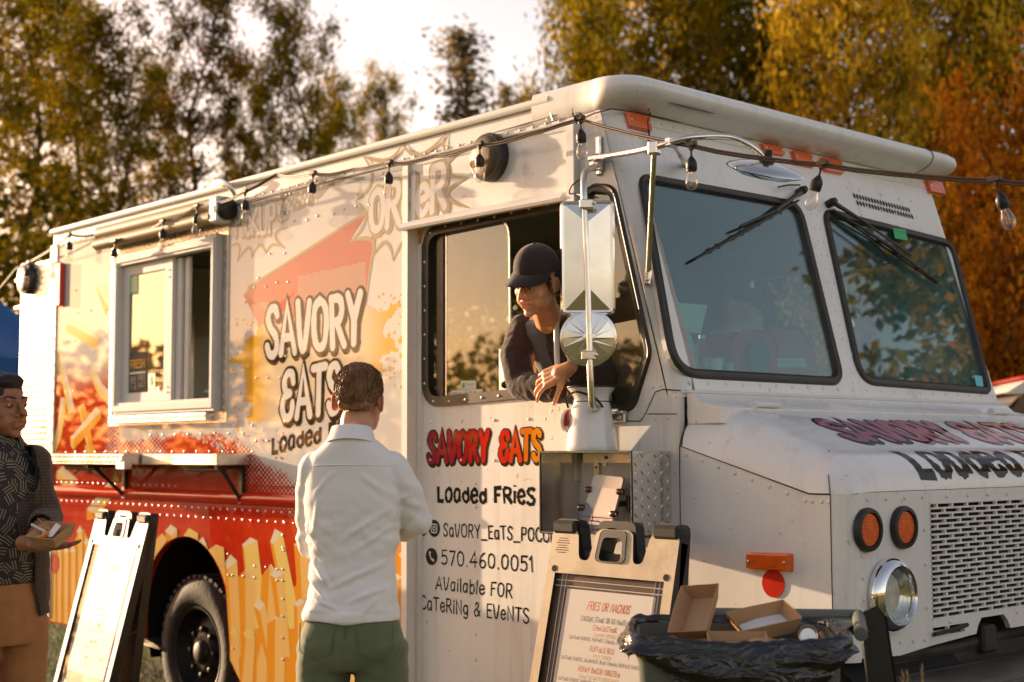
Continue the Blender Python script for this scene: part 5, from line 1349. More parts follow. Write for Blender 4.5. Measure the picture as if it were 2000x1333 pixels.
# ------------------------------------------------------------------ serving hatch, awning, shelves
M['frame_white'] = mat('window_frame_white', (.66, .635, .60), .6, spec=.2, var=.03)
HT = MB(); 
zf = [(-7.90, 1.722), (-6.72, 1.722), (-6.72, 2.682), (-7.90, 2.682)]
zi = [(-7.845, 1.792), (-6.775, 1.792), (-6.775, 2.612), (-7.845, 2.612)]
V3 = lambda q, y: [Vector((a, y, b)) for a, b in q]
mb = MB(); mb.prism(V3([(-8.02, 1.66), (-6.66, 1.66), (-6.66, 2.75), (-8.02, 2.75)], -.004), (0, .006, 0), holes=[V3(zi, -.004)])
SW = mb.build('hatch_surround', M['tread'], TR)
lg = MB()
def lug_area(x0, x1, z0, z1):
    nu, nv = max(1, int((x1 - x0) / .030)), max(1, int((z1 - z0) / .030))
    return plane_fn((x0, -.0045, z0), (1, 0, 0), (0, 0, 1)), nu, nv, (x1 - x0) / nu, (z1 - z0) / nv
for ar in ((-8.02, -6.66, 2.685, 2.75), (-6.715, -6.665, 1.665, 2.68), (-7.96, -6.78, 1.663, 1.72)):
    f_, nu, nv, du, dv = lug_area(*ar); lugs(f_, nu, nv, du, dv, .015, .005, .003, 'tread_lugs', SW)
mb = MB(); mb.prism(V3(zf, -.045), (0, .05, 0), holes=[V3(zi, -.045)]); WF = mb.build('hatch_frame', M['frame_white'], TR, bevel=.004)
mb = MB(); mb.prism(V3([(-7.883, 1.74), (-6.737, 1.74), (-6.737, 2.665), (-7.883, 2.665)], -.053), (0, .01, 0), holes=[V3([(-7.86, 1.775), (-6.76, 1.775), (-6.76, 2.63), (-7.86, 2.63)], -.053)]); mb.build('frame_bead', M['frame_white'], WF, bevel=.003)
# sliding sash on the left half, open on the right
sa = [(-7.84, 1.795), (-7.245, 1.795), (-7.245, 2.608), (-7.84, 2.608)]; sb = [(-7.77, 1.85), (-7.34, 1.85), (-7.34, 2.55), (-7.77, 2.55)]
mb = MB(); mb.prism(V3(sa, -.012), (0, .03, 0), holes=[V3(sb, -.012)]); SS = mb.build('sliding_sash', M['frame_white'], TR, bevel=.004)
mb = MB(); mb.prism(V3([(-7.79, 1.83), (-7.32, 1.83), (-7.32, 2.57), (-7.79, 2.57)], .0), (0, .004, 0)); mb.build('sash_pane', M['sglass'], SS)
mb = MB(); mb.box((-7.21, .022, 2.2), (.05, .03, .81)); mb.box((-7.14, .03, 2.2), (.045, .02, .81)); mb.build('sash_stile', M['frame_white'], SS, bevel=.003)
mb = MB()
for z_ in (1.87, 1.84, 2.5, 2.54): mb.dome((-7.285, -.0125, z_), (0, -1, 0), .006)
mb.build('sash_screws', M['inkg'], SS, kind='stuff')
hp = side_at(-.0015)
s3 = decal('hatch_notice', hp, [(250, 536), (270, 533), (270, 575), (250, 577)], M['green'], 0, SS)
M['notice'] = mat('notice_pale_green', (.52, .66, .42), .5)
decal('notice_paper', hp, [(253, 541), (268, 538), (268, 571), (253, 573)], M['notice'], .001, s3)
s4 = decal('cash_sticker', hp, [(289, 730), (303, 729), (303, 759), (289, 760)], M['green'], 0, SS, .01)
tx = MB(); text_px(tx, hp, '$', (292.5, 752), (299.5, 751.5), (292.5, 737), hw=.09, off=.001); tx.build('sticker_text', M['vwhite'], s4, recalc=False)
s5 = decal('sticker_base', hp, [(289, 761), (303, 760), (303, 773), (289, 774)], M['notice'], 0, SS)
decal('small_notice', hp, [(305, 757), (311, 756), (311, 772), (305, 773)], M['sticker'], 0, SS)
s6 = decal('event_poster', hp, [(252, 690), (286, 687), (286, 772), (252, 774)], M['interior_dark'], .0, SS)
mb = MB(); text_px(mb, hp, 'FRESH', (255, 720), (283, 717), (255, 705), hw=.09, off=.001); mb.build('poster_text', M['vyel'], s6, recalc=False)
mb = MB(); flat(mb, [(253, 728), (284, 725), (284, 729), (253, 732)], 0, .001, hp); mb.build('poster_band', M['notice'], s6, recalc=False)
mb = MB(); text_px(mb, hp, 'OPEN', (254, 750), (266, 749), (254, 738), hw=.1, off=.001); text_px(mb, hp, '11-8', (254, 762), (266, 761), (254, 753), hw=.1, off=.001); text_px(mb, hp, 'FRIES', (270, 744), (284, 742), (270, 734), hw=.1, off=.001); text_px(mb, hp, 'DAILY', (270, 757), (284, 755), (270, 748), hw=.1, off=.001)
mb.build('poster_text', M['inkg'], s6, recalc=False)
# window ledge lip of tread plate under the hatch
mb = MB(); mb.prism([(-7.93, -.004, 1.722), (-7.93, -.05, 1.715), (-7.93, -.05, 1.675), (-7.93, -.004, 1.668)], (1.13, 0, 0)); LD = mb.build('hatch_ledge', M['tread'], TR)
f_ = plane_fn((-7.93, -.0505, 1.676), (1, 0, 0), (0, 0, 1)); lugs(f_, 36, 1, 1.13 / 36, .038, .014, .005, .003, 'tread_lugs', LD)
# awning cassette
M['awning'] = mat('awning_cream', (.38, .285, .165), .5, spec=.2, var=.06, vscale=8, dirt=(.35, .26, .16), dirt_amt=.3)
mb = MB(); mb.tube([(-8.07, -.06, 2.835), (-6.70, -.06, 2.835)], .042, 14); mb.tube([(-8.07, -.075, 2.765), (-6.70, -.075, 2.765)], .036, 14); mb.box((-7.38, -.025, 2.80), (1.36, .05, .10))
AW = mb.build('awning_roll', M['awning'], TR, smooth=50)
mb = MB(); mb.box((-6.66, -.055, 2.80), (.09, .10, .145), bev=.012); mb.build('awning_end_cap', M['trim'], AW)
mb = MB(); mb.lathe([(.06, 0), (.06, .03), (.05, .04), (.001, .042)], (-6.615, -.05, 2.80), (1, 0, 0), 20); mb.build('awning_motor_cap', M['blackpl'], AW, smooth=50)
mb = MB(); mb.lathe([(.02, 0), (.02, .003), (.001, .004)], (-6.66, -.105, 2.80), (0, -1, 0), 16); mb.build('cap_ring', M['alu'], AW)
mb = MB(); mb.tube(smooth_path([(-6.78, -.04, 2.955), (-6.66, -.06, 2.955), (-6.58, -.05, 2.92), (-6.56, -.02, 2.86)]), .015, 8, flat=.5); mb.build('awning_bracket', M['alu'], AW)
# counter shelf in two lengths with folding brackets
for nm, x0, x1, dep, mt in (('counter_shelf', -8.73, -7.24, .30, M['tread']), ('counter_shelf', -7.22, -6.42, .20, M['alu'])):
    mb = MB(); mb.box(((x0 + x1) / 2, -dep / 2, 1.462), (x1 - x0, dep, .06), bev=.004); sh = mb.build(nm, mt, TR)
    if mt is M['tread']:
        lugs(plane_fn((x0, -dep - .0005, 1.434), (1, 0, 0), (0, 0, 1)), int((x1 - x0) / .028), 2, .028, .028, .013, .005, .003, 'tread_lugs', sh)
        lugs(plane_fn((x0, -dep, 1.4925), (1, 0, 0), (0, 1, 0)), int((x1 - x0) / .03), 9, .03, .033, .013, .005, .003, 'tread_lugs', sh)
        mb = MB(); mb.box((x0 + .03, -dep + .02, 1.43), (.10, .05, .03), bev=.005); mb.build('shelf_clamp', M['alu'], sh); mb = MB(); mb.box((x1 - .03, -dep + .02, 1.43), (.10, .05, .05), bev=.005); mb.lathe([(.018, 0), (.018, .006), (.001, .008)], (x1 - .02, -dep - .001, 1.46), (0, -1, 0), 10); mb.build('shelf_clamp', M['alu'], sh)
    for xx in ((x0 + .95, ) if mt is M['tread'] else (x1 - .06,)):
        mb = MB(); d = dep * .85
        mb.box((xx, -.012, 1.33), (.035, .024, .20)); mb.box((xx, -d / 2, 1.422), (.03, d, .02)); mb.tube([(xx, -.02, 1.25), (xx, -d * .8, 1.415)], .011, 6)
        mb.tube([(xx - .45 * 0 - .3, -dep * .8, 1.41), (xx, -dep * .6, 1.408)], .012, 6); mb.tube([(xx - .15, -dep * .7, 1.41), (xx - .22, -dep * .75, 1.375)], .006, 6)
        mb.build('shelf_bracket', M['blackmetal'], sh)
# ------------------------------------------------------------------ pay-station box on the cab side
def onY(y, x, zpx): return side_at(y).px(x, zpx)
bx0, bx1 = -4.215, -3.512; bz0, bz1 = 1.19, 1.497
tl_, tr_ = onY(-.2, 1059, 890), onY(-.2, 1237, 884); bd = .21
X0, X1 = tl_.x, tr_.x
mb = MB()
mb.box(((X0 + X1) / 2, -bd / 2, bz1), (X1 - X0, bd, .006)); mb.box((X0, -bd / 2, (bz0 + bz1) / 2), (.005, bd, bz1 - bz0)); mb.box((X1, -bd / 2, (bz0 + bz1) / 2), (.005, bd, bz1 - bz0))
mb.box((X0 + .10, -bd / 2, bz0), (.20, bd, .005)); mb.box((X0 + .15, -.006, bz1 - .03), (.02, .008, .05)); mb.box(((X0 + X1) / 2, -.006, bz1 - .022), (X1 - X0 - .02, .010, .04))
mb.box((X0 + .11, -.008, (bz0 + bz1) / 2), (.025, .014, bz1 - bz0 - .02))
PB = mb.build('pay_station_box', M['steel'], TR)
lugs(plane_fn((X1 + .003, -bd, bz0), (0, 1, 0), (0, 0, 1)), 6, 10, bd / 6, (bz1 - bz0) / 10, .013, .0042, .0028, 'tread_lugs', PB)
mb = MB(); hb = .0035
ed = [(X0, bz1), (X1, bz1), (X1, bz0), (X1 - .0, bz0)]
mb.tube([(X0, -bd, bz0), (X0, -bd, bz1), (X1, -bd, bz1), (X1, -bd, bz0)], .0055, 6); mb.tube([(X0, -bd, bz0), (X0 + .20, -bd, bz0)], .005, 6); mb.tube([(X1, -bd, bz0), (X1, 0, bz0)], .006, 6)
mb.build('edge_trim', M['rubber'], PB, smooth=60)
mb = MB()
for x_, z_ in ((X0 + .16, bz1 - .022), (X1 - .07, bz1 - .022), (X0 + .11, bz1 - .06)): mb.lathe([(.007, 0), (.006, .004), (.001, .005)], (x_, -.013, z_), (0, -1, 0), 8)
mb.build('screw', M['inkg'], PB)
# tablet in its spring clamps: a thing of its own, leaning in the box
tc_ = onY(-.13, 1180, 985)
TB = thing('tablet', 'white tablet held by four brown clamps inside the steel pay box', 'tablet', tuple(tc_))
M['tabwhite'] = mat('tablet_white', (.62, .58, .52), .25, coat=.3); M['tabscreen'] = mat('tablet_screen', (.50, .48, .44), .12, coat=.6); M['tabblue'] = mat('tablet_blue', (.02, .035, .09), .2, coat=.6)
M['clampbrown'] = mat('clamp_brown', (.10, .032, .012), .3, coat=.4)
tp = side_at(-.13)
def tilt(pts):
    o = []
    for p in pts: o.append(p + Vector((0, (p.z - tc_.z) * .22 + (p.x - tc_.x) * -.18, 0)))
    return o
tq = fillet(tilt(P(tp, [(1146, 927), (1217, 933), (1203, 1029), (1130, 1021)])), .016, 4)
mb = MB(); mb.prism(tq, (0, .009, 0)); mb.build('tablet_body', M['tabwhite'], TB)
mb = MB(); mb.poly([p + Vector((0, -.0012, 0)) for p in tilt(P(tp, [(1148, 951), (1213, 957), (1206, 1008), (1134, 1008)]))]); mb.build('tablet_screen', M['tabscreen'], TB, recalc=False)
mb = MB(); mb.poly([p + Vector((0, -.0024, 0)) for p in tilt(P(tp, [(1138, 981), (1146, 986), (1155, 996), (1158, 1008), (1157, 1022), (1132, 1018)]))]); mb.build('screen_graphic', M['tabblue'], TB, recalc=False)
mb = MB(); mb.tube([p + Vector((0, -.003, 0)) for p in tilt(P(tp, [(1155, 1017), (1176, 1019)]))], .002, 5); mb.tube([p + Vector((0, -.002, 0)) for p in tilt(P(tp, [(1132, 1009), (1208, 1013)]))], .0012, 4); mb.build('screen_rule', M['ink'], TB)
for i, q in enumerate(((1140, 957), (1214, 961), (1129, 992), (1206, 1004))):
    p = tilt([tp.px(*q)])[0]; mb = MB(); mb.box(p + Vector((0, 0, 0)), (.034, .028, .024), bev=.007); mb.build('clamp', M['clampbrown'], TB, smooth=50)
mb = MB(); p = tp.px(1212, 990); mb.box(p + Vector((.02, .06, 0)), (.055, .03, .055), bev=.006); mb.box(p + Vector((.0, .06, .01)), (.014, .05, .06), bev=.003); mb.tube([tc_ + Vector((0, .01, 0)), tc_ + Vector((.06, .12, 0))], .012, 8)
mb.build('mount', M['blackpl'], TB)
mb = MB(); mb.tube(smooth_path([tp.px(1205, 1018), tp.px(1202, 1036), tp.px(1213, 1046), tp.px(1224, 1034), tp.px(1222, 1016)]), .003, 6); mb.build('charging_cable', M['rubber'], TB)
# pitcher on the box
pc = Vector(((X0 + X1) / 2 - .055, -.115, bz1 + .0035))
PT = thing('enamel_pitcher', 'white enamel pitcher with black rim standing on the steel pay box', 'pitcher', tuple(pc))
M['enamel'] = mat('white_enamel', (.74, .72, .68), .18, coat=.6, var=.05, dirt=(.2, .16, .12), dirt_amt=.18, dscale=9)
M['enamelblack'] = mat('black_enamel', (.015, .013, .012), .2, coat=.5)
mb = MB(); mb.lathe([(.001, 0), (.098, 0), (.100, .004), (.098, .02), (.088, .09), (.076, .165), (.070, .185), (.069, .20), (.072, .21), (.083, .228), (.096, .242), (.094, .2435), (.080, .228), (.066, .20), (.085, .09), (.094, .01), (.001, .008)], pc, (0, 0, 1), 48)
bd_ = mb.build('pitcher_body', M['enamel'], PT, smooth=50)
mb = MB(); mb.lathe([(.0955, .240), (.0985, .2425), (.0985, .2445), (.0955, .2465), (.093, .244)], pc, (0, 0, 1), 40); mb.lathe([(.0705, .186), (.0712, .188), (.0705, .190)], pc, (0, 0, 1), 40); mb.build('rim', M['enamelblack'], PT, smooth=60)
mb = MB(); hd = Vector((.70, -.71, 0)); sd = Vector((.71, .70, 0)) * -1
mb.tube(smooth_path([pc + hd * .0 - Vector((.07, .045, 0)) * 1 + Vector((.02, -.03, .165)), pc + Vector((-.035, -.095, .20)), pc + Vector((.02, -.10, .222)), pc + Vector((.07, -.055, .20)), pc + Vector((.082, -.022, .165))], 6), .0045, 6)
mb.build('bail_handle', M['enamelblack'], PT)
M['tagred'] = mat('red_label', (.62, .015, .012), .3)
mb = MB(); mb.box(pc + Vector((-.088, -.045, .125)), (.012, .03, .06), Matrix.Rotation(.45, 3, 'Z'), bev=.002); mb.build('red_tag', M['tagred'], PT)
mb = MB(); mb.lathe([(.045, 0), (.045, .01), (.001, .012)], pc + Vector((-.088, -.03, .115)), (-.9, -.42, .1), 20, sx=1.6); mb.build('coiled_label', M['enamel'], PT)
# ------------------------------------------------------------------ mirrors
def mtube(name, pts, r, parent, n=10, sub=5): 
    mb = MB(); mb.tube(smooth_path(pts, sub), r, n); return mb.build(name, M['tubealu'], parent, smooth=60)
my = -.24
mtop = side_at(-.05).px(1170, 322); mt1 = onY(my * .8, 1141, 345); mt2 = onY(my, 1141, 385); mb1 = onY(my, 1155, 770); mb2 = onY(my * .7, 1163, 797); mb3 = side_at(-.03).px(1205, 803)
MA = mtube('mirror_arm', [mtop, onY(my * .6, 1148, 333), mt1, mt2, onY(my, 1148, 560), mb1, mb2, onY(my * .35, 1180, 803), mb3], .0125, TR)
mb = MB(); c = side_at(0).px(1172, 318); mb.box(c + Vector((0, -.012, .0)), (.05, .02, .07), bev=.005); mb.box(c + Vector((0, -.03, -.01)), (.03, .04, .02), bev=.004); mb.build('mirror_bracket', M['alu'], TR); mb = MB(); c = side_at(0).px(1197, 812); mb.box(c + Vector((0, -.012, -.005)), (.16, .018, .045), bev=.004); mb.box(c + Vector((.02, -.03, .012)), (.14, .03, .012), bev=.003)
for dx_ in (-.05, 0, .05): mb.lathe([(.009, .02), (.008, .03), (.001, .032)], c + Vector((dx_, 0, -.008)), (0, -1, 0), 8)
mb.build('mirror_bracket', M['alu'], TR)
# tall mirror head, seen from behind: folded stainless shell
def facing(p, yaw_deg, tilt_deg=0):
    a = R(yaw_deg); n = Vector((math.cos(a), math.sin(a), math.tan(R(tilt_deg)))).normalized()
    u = Vector((0, 0, 1)).cross(n).normalized(); return n, u, n.cross(u)
hc = onY(my, 1147, 502); n_, u_, v_ = facing(hc, -48)
wH = .5 * .205; hH = .5 * .43
hc = hc + n_ * -.03
cornersP = [(-wH, -hH), (wH, -hH), (wH, hH), (-wH, hH)]
ring = lambda w, h, d, r: fillet([hc + u_ * a * w + v_ * b * h + n_ * d for a, b in ((-1, -1), (1, -1), (1, 1), (-1, 1))], r, 4)
mb = MB(); rows = [ring(wH, hH, -.012, .022), ring(wH, hH, .012, .022), ring(wH * .93, hH * .965, .020, .018), ring(wH * .84, hH * .93, .019, .014)]
mb.grid(rows, closed=True)
MH = mb.build('mirror_head', M['steel'], TR, smooth=30)
mb = MB(); i_ = [hc + u_ * a * wH * .84 + v_ * b * hH * .93 + n_ * .019 for a, b in ((-1, -1), (1, -1), (1, 1), (-1, 1))]
k0, k1 = hc - v_ * hH * .52 + n_ * .034, hc + v_ * hH * .60 + n_ * .034
mb.add(i_ + [k0, k1], [(0, 1, 4), (1, 2, 5, 4), (2, 3, 5), (3, 0, 4, 5)]); mb.build('mirror_back', M['steel'], MH)
mb = MB(); mb.poly([p - n_ * .014 for p in rows[0]]); mb.build('mirror_face', M['chrome'], MH)
for zz in (400, 695):
    p = onY(my, 1146 if zz < 500 else 1150, zz); mb = MB(); mb.box(p, (.055, .05, .034), Matrix.Rotation(R(42), 3, 'Z'), bev=.004); mb.lathe([(.009, .03), (.008, .037), (.001, .039)], p + u_ * .028, n_, 8); mb.build('mirror_clamp', M['tubealu'], MH)
# round convex mirror with pressed flutes
rc = onY(my, 1149, 660) - n_ * .02; rr_ = .108; mb = MB()
mb.lathe([(rr_ * .985, -.01), (rr_, .0), (rr_ * .985, .006), (rr_ * .90, .008)], rc, n_, 40)
RM = mb.build('round_mirror', M['steel'], TR, smooth=50)
mb = MB(); K = 9
a0 = u_; b0 = v_
for k in range(K):
    t0, t1 = 2 * math.pi * k / K, 2 * math.pi * (k + 1) / K; tm = (t0 + t1) / 2
    pt = lambda t, r, d: rc + (a0 * math.cos(t) + b0 * math.sin(t)) * r + n_ * d
    mb.add([pt(t0, .02, .020), pt(t1, .02, .020), pt(t1, rr_ * .9, .008), pt(tm, rr_ * .9, .0075), pt(t0, rr_ * .9, .008), pt(tm, .03, .0172)], [(0, 5, 3, 4), (0, 1, 5), (5, 1, 2, 3)])
mb.lathe([(.022, .018), (.02, .026), (.001, .028)], rc, n_, 16); mb.build('mirror_back', M['steel'], RM)
# grab rail by the door window
gy = -.06; mb = MB(); g = [onY(-.0, 1105, 612), onY(gy, 1094, 612), onY(gy, 1088, 622), onY(gy, 1087, 650), onY(gy, 1088, 705), onY(gy, 1092, 722), onY(gy, 1104, 730), onY(gy, 1118, 722), onY(0, 1124, 708)]
mb.tube(smooth_path(g, 5), .0115, 10); mb.build('grab_rail', M['trim'], TR, smooth=60)
# crossover mirror above the windscreen
ca = [side_at(-.03).px(1162, 309), side_at(-.10).px(1230, 298), side_at(-.16).px(1285, 286)]
fx = -3.30
cb = [Plane((fx, 0, 0), (0, 1, 0), (0, 0, 1)).px(1345, 270), Plane((fx + .05, 0, 0), (0, 1, 0), (0, 0, 1)).px(1420, 268), Plane((fx + .10, 0, 0), (0, 1, 0), (0, 0, 1)).px(1462, 283), Plane((fx + .13, 0, 0), (0, 1, 0), (0, 0, 1)).px(1497, 312)]
CA = mtube('crossover_arm', ca + cb, .0125, TR, sub=6)
j = side_at(-.16).px(1278, 290); mtube('arm_strut', [j, side_at(-.06).px(1270, 450), side_at(-.01).px(1266, 530)], .010, CA)
mb = MB(); q_ = side_at(-.005).px(1266, 542); mb.box(q_, (.03, .02, .06), bev=.005); mb.lathe([(.009, 0), (.008, .02), (.001, .022)], q_ + Vector((0, 0, -.01)), (0.5, -.85, 0), 8)
mb.build('arm_clamp', M['tubealu'], CA); mb = MB(); mb.box(j, (.04, .045, .05), Matrix.Rotation(R(20), 3, 'Z'), bev=.006); mb.build('arm_clamp', M['tubealu'], CA); mb = MB(); q2 = side_at(0).px(1172, 300); mb.box(q2 + Vector((0, -.008, -.01)), (.03, .014, .16), bev=.006); mb.box(ca[0], (.06, .03, .022), bev=.005)
mb.build('arm_clamp', M['tubealu'], CA); mb = MB(); j2 = cb[0].lerp(ca[2], .55); mb.box(j2, (.03, .05, .035), bev=.005); mb.build('arm_clamp', M['tubealu'], CA)
mb = MB(); w_ = WIND.px(1342, 322, .005); mb.tube([j2, w_], .008, 8); mb.tube([j2.lerp(w_, .5), w_], .012, 8); mb.build('arm_strut', M['alu'], CA)
dc = cb[-1] + Vector((0, 0, -.012)); nd = Vector((.36, -.10, .93)).normalized()
mb = MB(); mb.lathe([(.140, -.004), (.145, .0), (.140, .008), (.10, .022), (.04, .034), (.001, .036)], dc - nd * .03, nd, 44); CM = mb.build('crossover_mirror', M['steel'], TR, smooth=50)
mb = MB(); mb.lathe([(.138, -.005), (.09, -.022), (.001, -.03)], dc - nd * .03, nd, 44); mb.build('mirror_face', M['chrome'], CM, smooth=60)
mb = MB(); mb.lathe([(.03, .0), (.028, .02), (.015, .028), (.012, .05), (.001, .052)], dc - nd * .002, nd, 16); mb.build('mirror_socket', M['rubber'], CM, smooth=50)
# black feed cable near the marker, loose wire on the pillar
mb = MB(); mb.tube(smooth_path([WIND.px(1266, 212, .05), WIND.px(1270, 222, .02), WIND.px(1264, 238, .02), WIND.px(1268, 262, .02), WIND.px(1266, 285, .01), WIND.px(1265, 300, .005)]), .004, 5); mb.build('marker_wire', M['rubber'], WW)
mb = MB(); mb.tube(smooth_path([side_at(-.02).px(1142, 345), side_at(-.05).px(1118, 362), side_at(-.04).px(1112, 378), side_at(-.03).px(1122, 378), side_at(-.04).px(1136, 382)]), .003, 5); mb.build('loose_wire', M['rubber'], TR)
rv.build('rivets', M['rivet'], TR, kind='stuff')
# ------------------------------------------------------------------ people: one continuous body each, clothes and hair over it
def frame_at(px_, depth, turn=0.0):
    """a standing frame on the ground under picture column px_, turned from the viewing direction (positive = to the right)"""
    d = ray(px_, 885); p = CAM + d * depth
    f = Vector((d.x, d.y, 0)).normalized(); a = R(-turn)
    f = Vector((f.x * math.cos(a) - f.y * math.sin(a), f.x * math.sin(a) + f.y * math.cos(a), 0))
    return Vector((p.x, p.y, 0)), f
class Fr:
    """frame: origin, right, forward, up"""
    def __init__(s, o, f, up=(0, 0, 1)):
        s.o = Vector(o); s.f = Vector(f).normalized(); up = Vector(up)
        s.r = s.f.cross(up).normalized(); s.u = s.r.cross(s.f)
    def __call__(s, x, y, z): return s.o + s.r * x + s.f * y + s.u * z
    def rot(s): return Matrix((s.r, s.f, s.u)).transposed()
    def tilted(s, o, pitch=0, roll=0, yaw=0):
        """new frame at o: yaw>0 turns right, pitch>0 looks down, roll>0 leans right"""
        m = s.rot() @ Matrix.Rotation(R(-yaw), 3, 'Z') @ Matrix.Rotation(R(-pitch), 3, 'X') @ Matrix.Rotation(R(roll), 3, 'Y')
        q = Fr(o, (0, 1, 0)); q.r, q.f, q.u = (m.col[i].copy() for i in range(3)); return q
class Blob:
    def __init__(s): s.mb = MB()
    def ell(s, c, rad, rot=None, n=14):
        vs = []; fs = []; M3 = rot or Matrix.Identity(3); c = Vector(c); m = n // 2 + 1
        for i in range(m + 1):
            t = math.pi * i / m
            for k in range(n):
                a = 2 * math.pi * k / n
                vs.append(c + M3 @ Vector((rad[0] * math.sin(t) * math.cos(a), rad[1] * math.sin(t) * math.sin(a), rad[2] * math.cos(t))))
        for i in range(m):
            for k in range(n): fs.append((i * n + k, (i + 1) * n + k, (i + 1) * n + (k + 1) % n, i * n + (k + 1) % n))
        s.mb.add(vs, fs); return s
    def cap(s, a, b, r1, r2=None, n=12):
        r2 = r1 if r2 is None else r2; a, b = Vector(a), Vector(b); d = (b - a).normalized()
        pts = []; rs = []
        for t in np.linspace(-math.pi / 2, 0, 5): pts.append(a + d * r1 * math.sin(t)); rs.append(max(1e-4, r1 * math.cos(t)))
        for t in np.linspace(0, math.pi / 2, 5): pts.append(b + d * r2 * math.sin(t)); rs.append(max(1e-4, r2 * math.cos(t)))
        s.mb.tube(pts, rs, n); return s
    def chain(s, pts, rs):
        for i in range(len(pts) - 1): s.cap(pts[i], pts[i + 1], rs[i], rs[i + 1])
        return s
    def loft(s, rings, cap=True):
        n = len(rings[0]); b = MB(); b.grid(rings, closed=True)
        if cap: b.add(rings[0], [tuple(range(n))]); b.add(rings[-1], [tuple(range(n))[::-1]])
        s.mb.add(b.v, b.f); return s
    def build(s, name, matl, parent, voxel=.01, smooth=4, disp=None, label=None, factor=.5, cut=None):
        off = wloc(parent); me = bpy.data.meshes.new(name + '_raw')
        me.from_pydata([tuple(Vector(p) - off) for p in s.mb.v], [], s.mb.f)
        bm = bmesh.new(); bm.from_mesh(me); bmesh.ops.remove_doubles(bm, verts=bm.verts, dist=1e-5); bmesh.ops.recalc_face_normals(bm, faces=bm.faces); bm.to_mesh(me); bm.free()
        o = bpy.data.objects.new(name, me); COL.objects.link(o)
        md = o.modifiers.new('r', 'REMESH'); md.mode = 'VOXEL'; md.voxel_size = voxel
        if smooth:
            ms = o.modifiers.new('s', 'SMOOTH'); ms.iterations = smooth; ms.factor = factor
        dg = bpy.context.evaluated_depsgraph_get(); dg.update()
        nm = bpy.data.meshes.new_from_object(o.evaluated_get(dg)); nm.name = name
        o.modifiers.clear(); o.data = nm; bpy.data.meshes.remove(me)
        if disp is not None:
            n = len(nm.vertices); co = np.empty(n * 3); nm.vertices.foreach_get('co', co); no = np.empty(n * 3); nm.vertices.foreach_get('normal', no)
            co = co.reshape(-1, 3); no = no.reshape(-1, 3)
            dd = np.array([disp(Vector(c) + off, Vector(k)) for c, k in zip(co, no)])
            nm.vertices.foreach_set('co', (co + no * dd[:, None]).ravel())
        if cut is not None:
            bm = bmesh.new(); bm.from_mesh(nm)
            bmesh.ops.delete(bm, geom=[v for v in bm.verts if cut(v.co + off)], context='VERTS'); bm.to_mesh(nm); bm.free()
        nm.materials.clear(); nm.materials.append(matl); nm.shade_smooth(); nm.update()
        o.parent = parent; WLOC[o.name] = Vector(off)
        if label: o['label'] = label
        return o
def ell_ring(fr, cx, cy, z, rx, ry, n=28, pw=2.3):
    q = []
    for k in range(n):
        t = 2 * math.pi * k / n; c, s_ = math.cos(t), math.sin(t)
        q.append(fr(cx + rx * math.copysign(abs(c) ** (2 / pw), c), cy + ry * math.copysign(abs(s_) ** (2 / pw), s_), z))
    return q
def folds(amp, sc, stretch=(1, 1, 1), seed=0.0, ridge=True):
    def f(p, n):
        q = Vector((p.x * sc * stretch[0] + seed, p.y * sc * stretch[1], p.z * sc * stretch[2] - seed))
        v = mnoise.noise(q) + .5 * mnoise.noise(q * 2.1)
        return amp * ((1 - abs(v) * 2) * .6 if ridge else v)
    return f
def head_prims(B, h, neck=True, s=1.0, nosek=1.0):
    e = lambda x, y, z, a, b, c: B.ell(h(x * s, y * s, z * s), (a * s, b * s, c * s), h.rot())
    c = lambda p, q, r1, r2=None: B.cap(h(*[k * s for k in p]), h(*[k * s for k in q]), r1 * s, (r2 or r1) * s)
    e(0, -.018, .035, .074, .096, .086); e(0, .022, -.025, .063, .068, .085); e(0, .034, -.082, .046, .048, .036)
    e(0, .070, -.104, .022, .016, .015)
    for k in (-1, 1): e(k * .034, .048, -.055, .026, .030, .036)
    for k in (-1, 1):
        e(k * .043, .050, -.028, .022, .024, .024); e(k * .048, .012, -.072, .016, .034, .030)
        e(k * .077, -.012, -.008, .009, .020, .032); e(k * .012, .094, -.036, .009, .010, .008)
        e(k * .031, .074, .006, .017, .012, .010)
    c((-.038, .074, .026), (.038, .074, .026), .013); c((0, .086, .020), (0, .108 * nosek + .004, -.026), .008, .0125)
    c((-.018, .084, -.060), (.018, .084, -.060), .0085); c((-.014, .083, -.074), (.014, .083, -.074), .009)
    if neck: c((0, -.022, -.07), (0, -.045, -.19), .056, .058)
def skin(name, col, **kw): return mat(name, col, .45, sss=.25, var=.10, vscale=14, bump=.08, bscale=220, **kw)
def cloth(name, col, bump=.12, bs=420, **kw): return mat(name, col, .85, spec=.2, sheen=.25, bump=bump, bscale=bs, **kw)
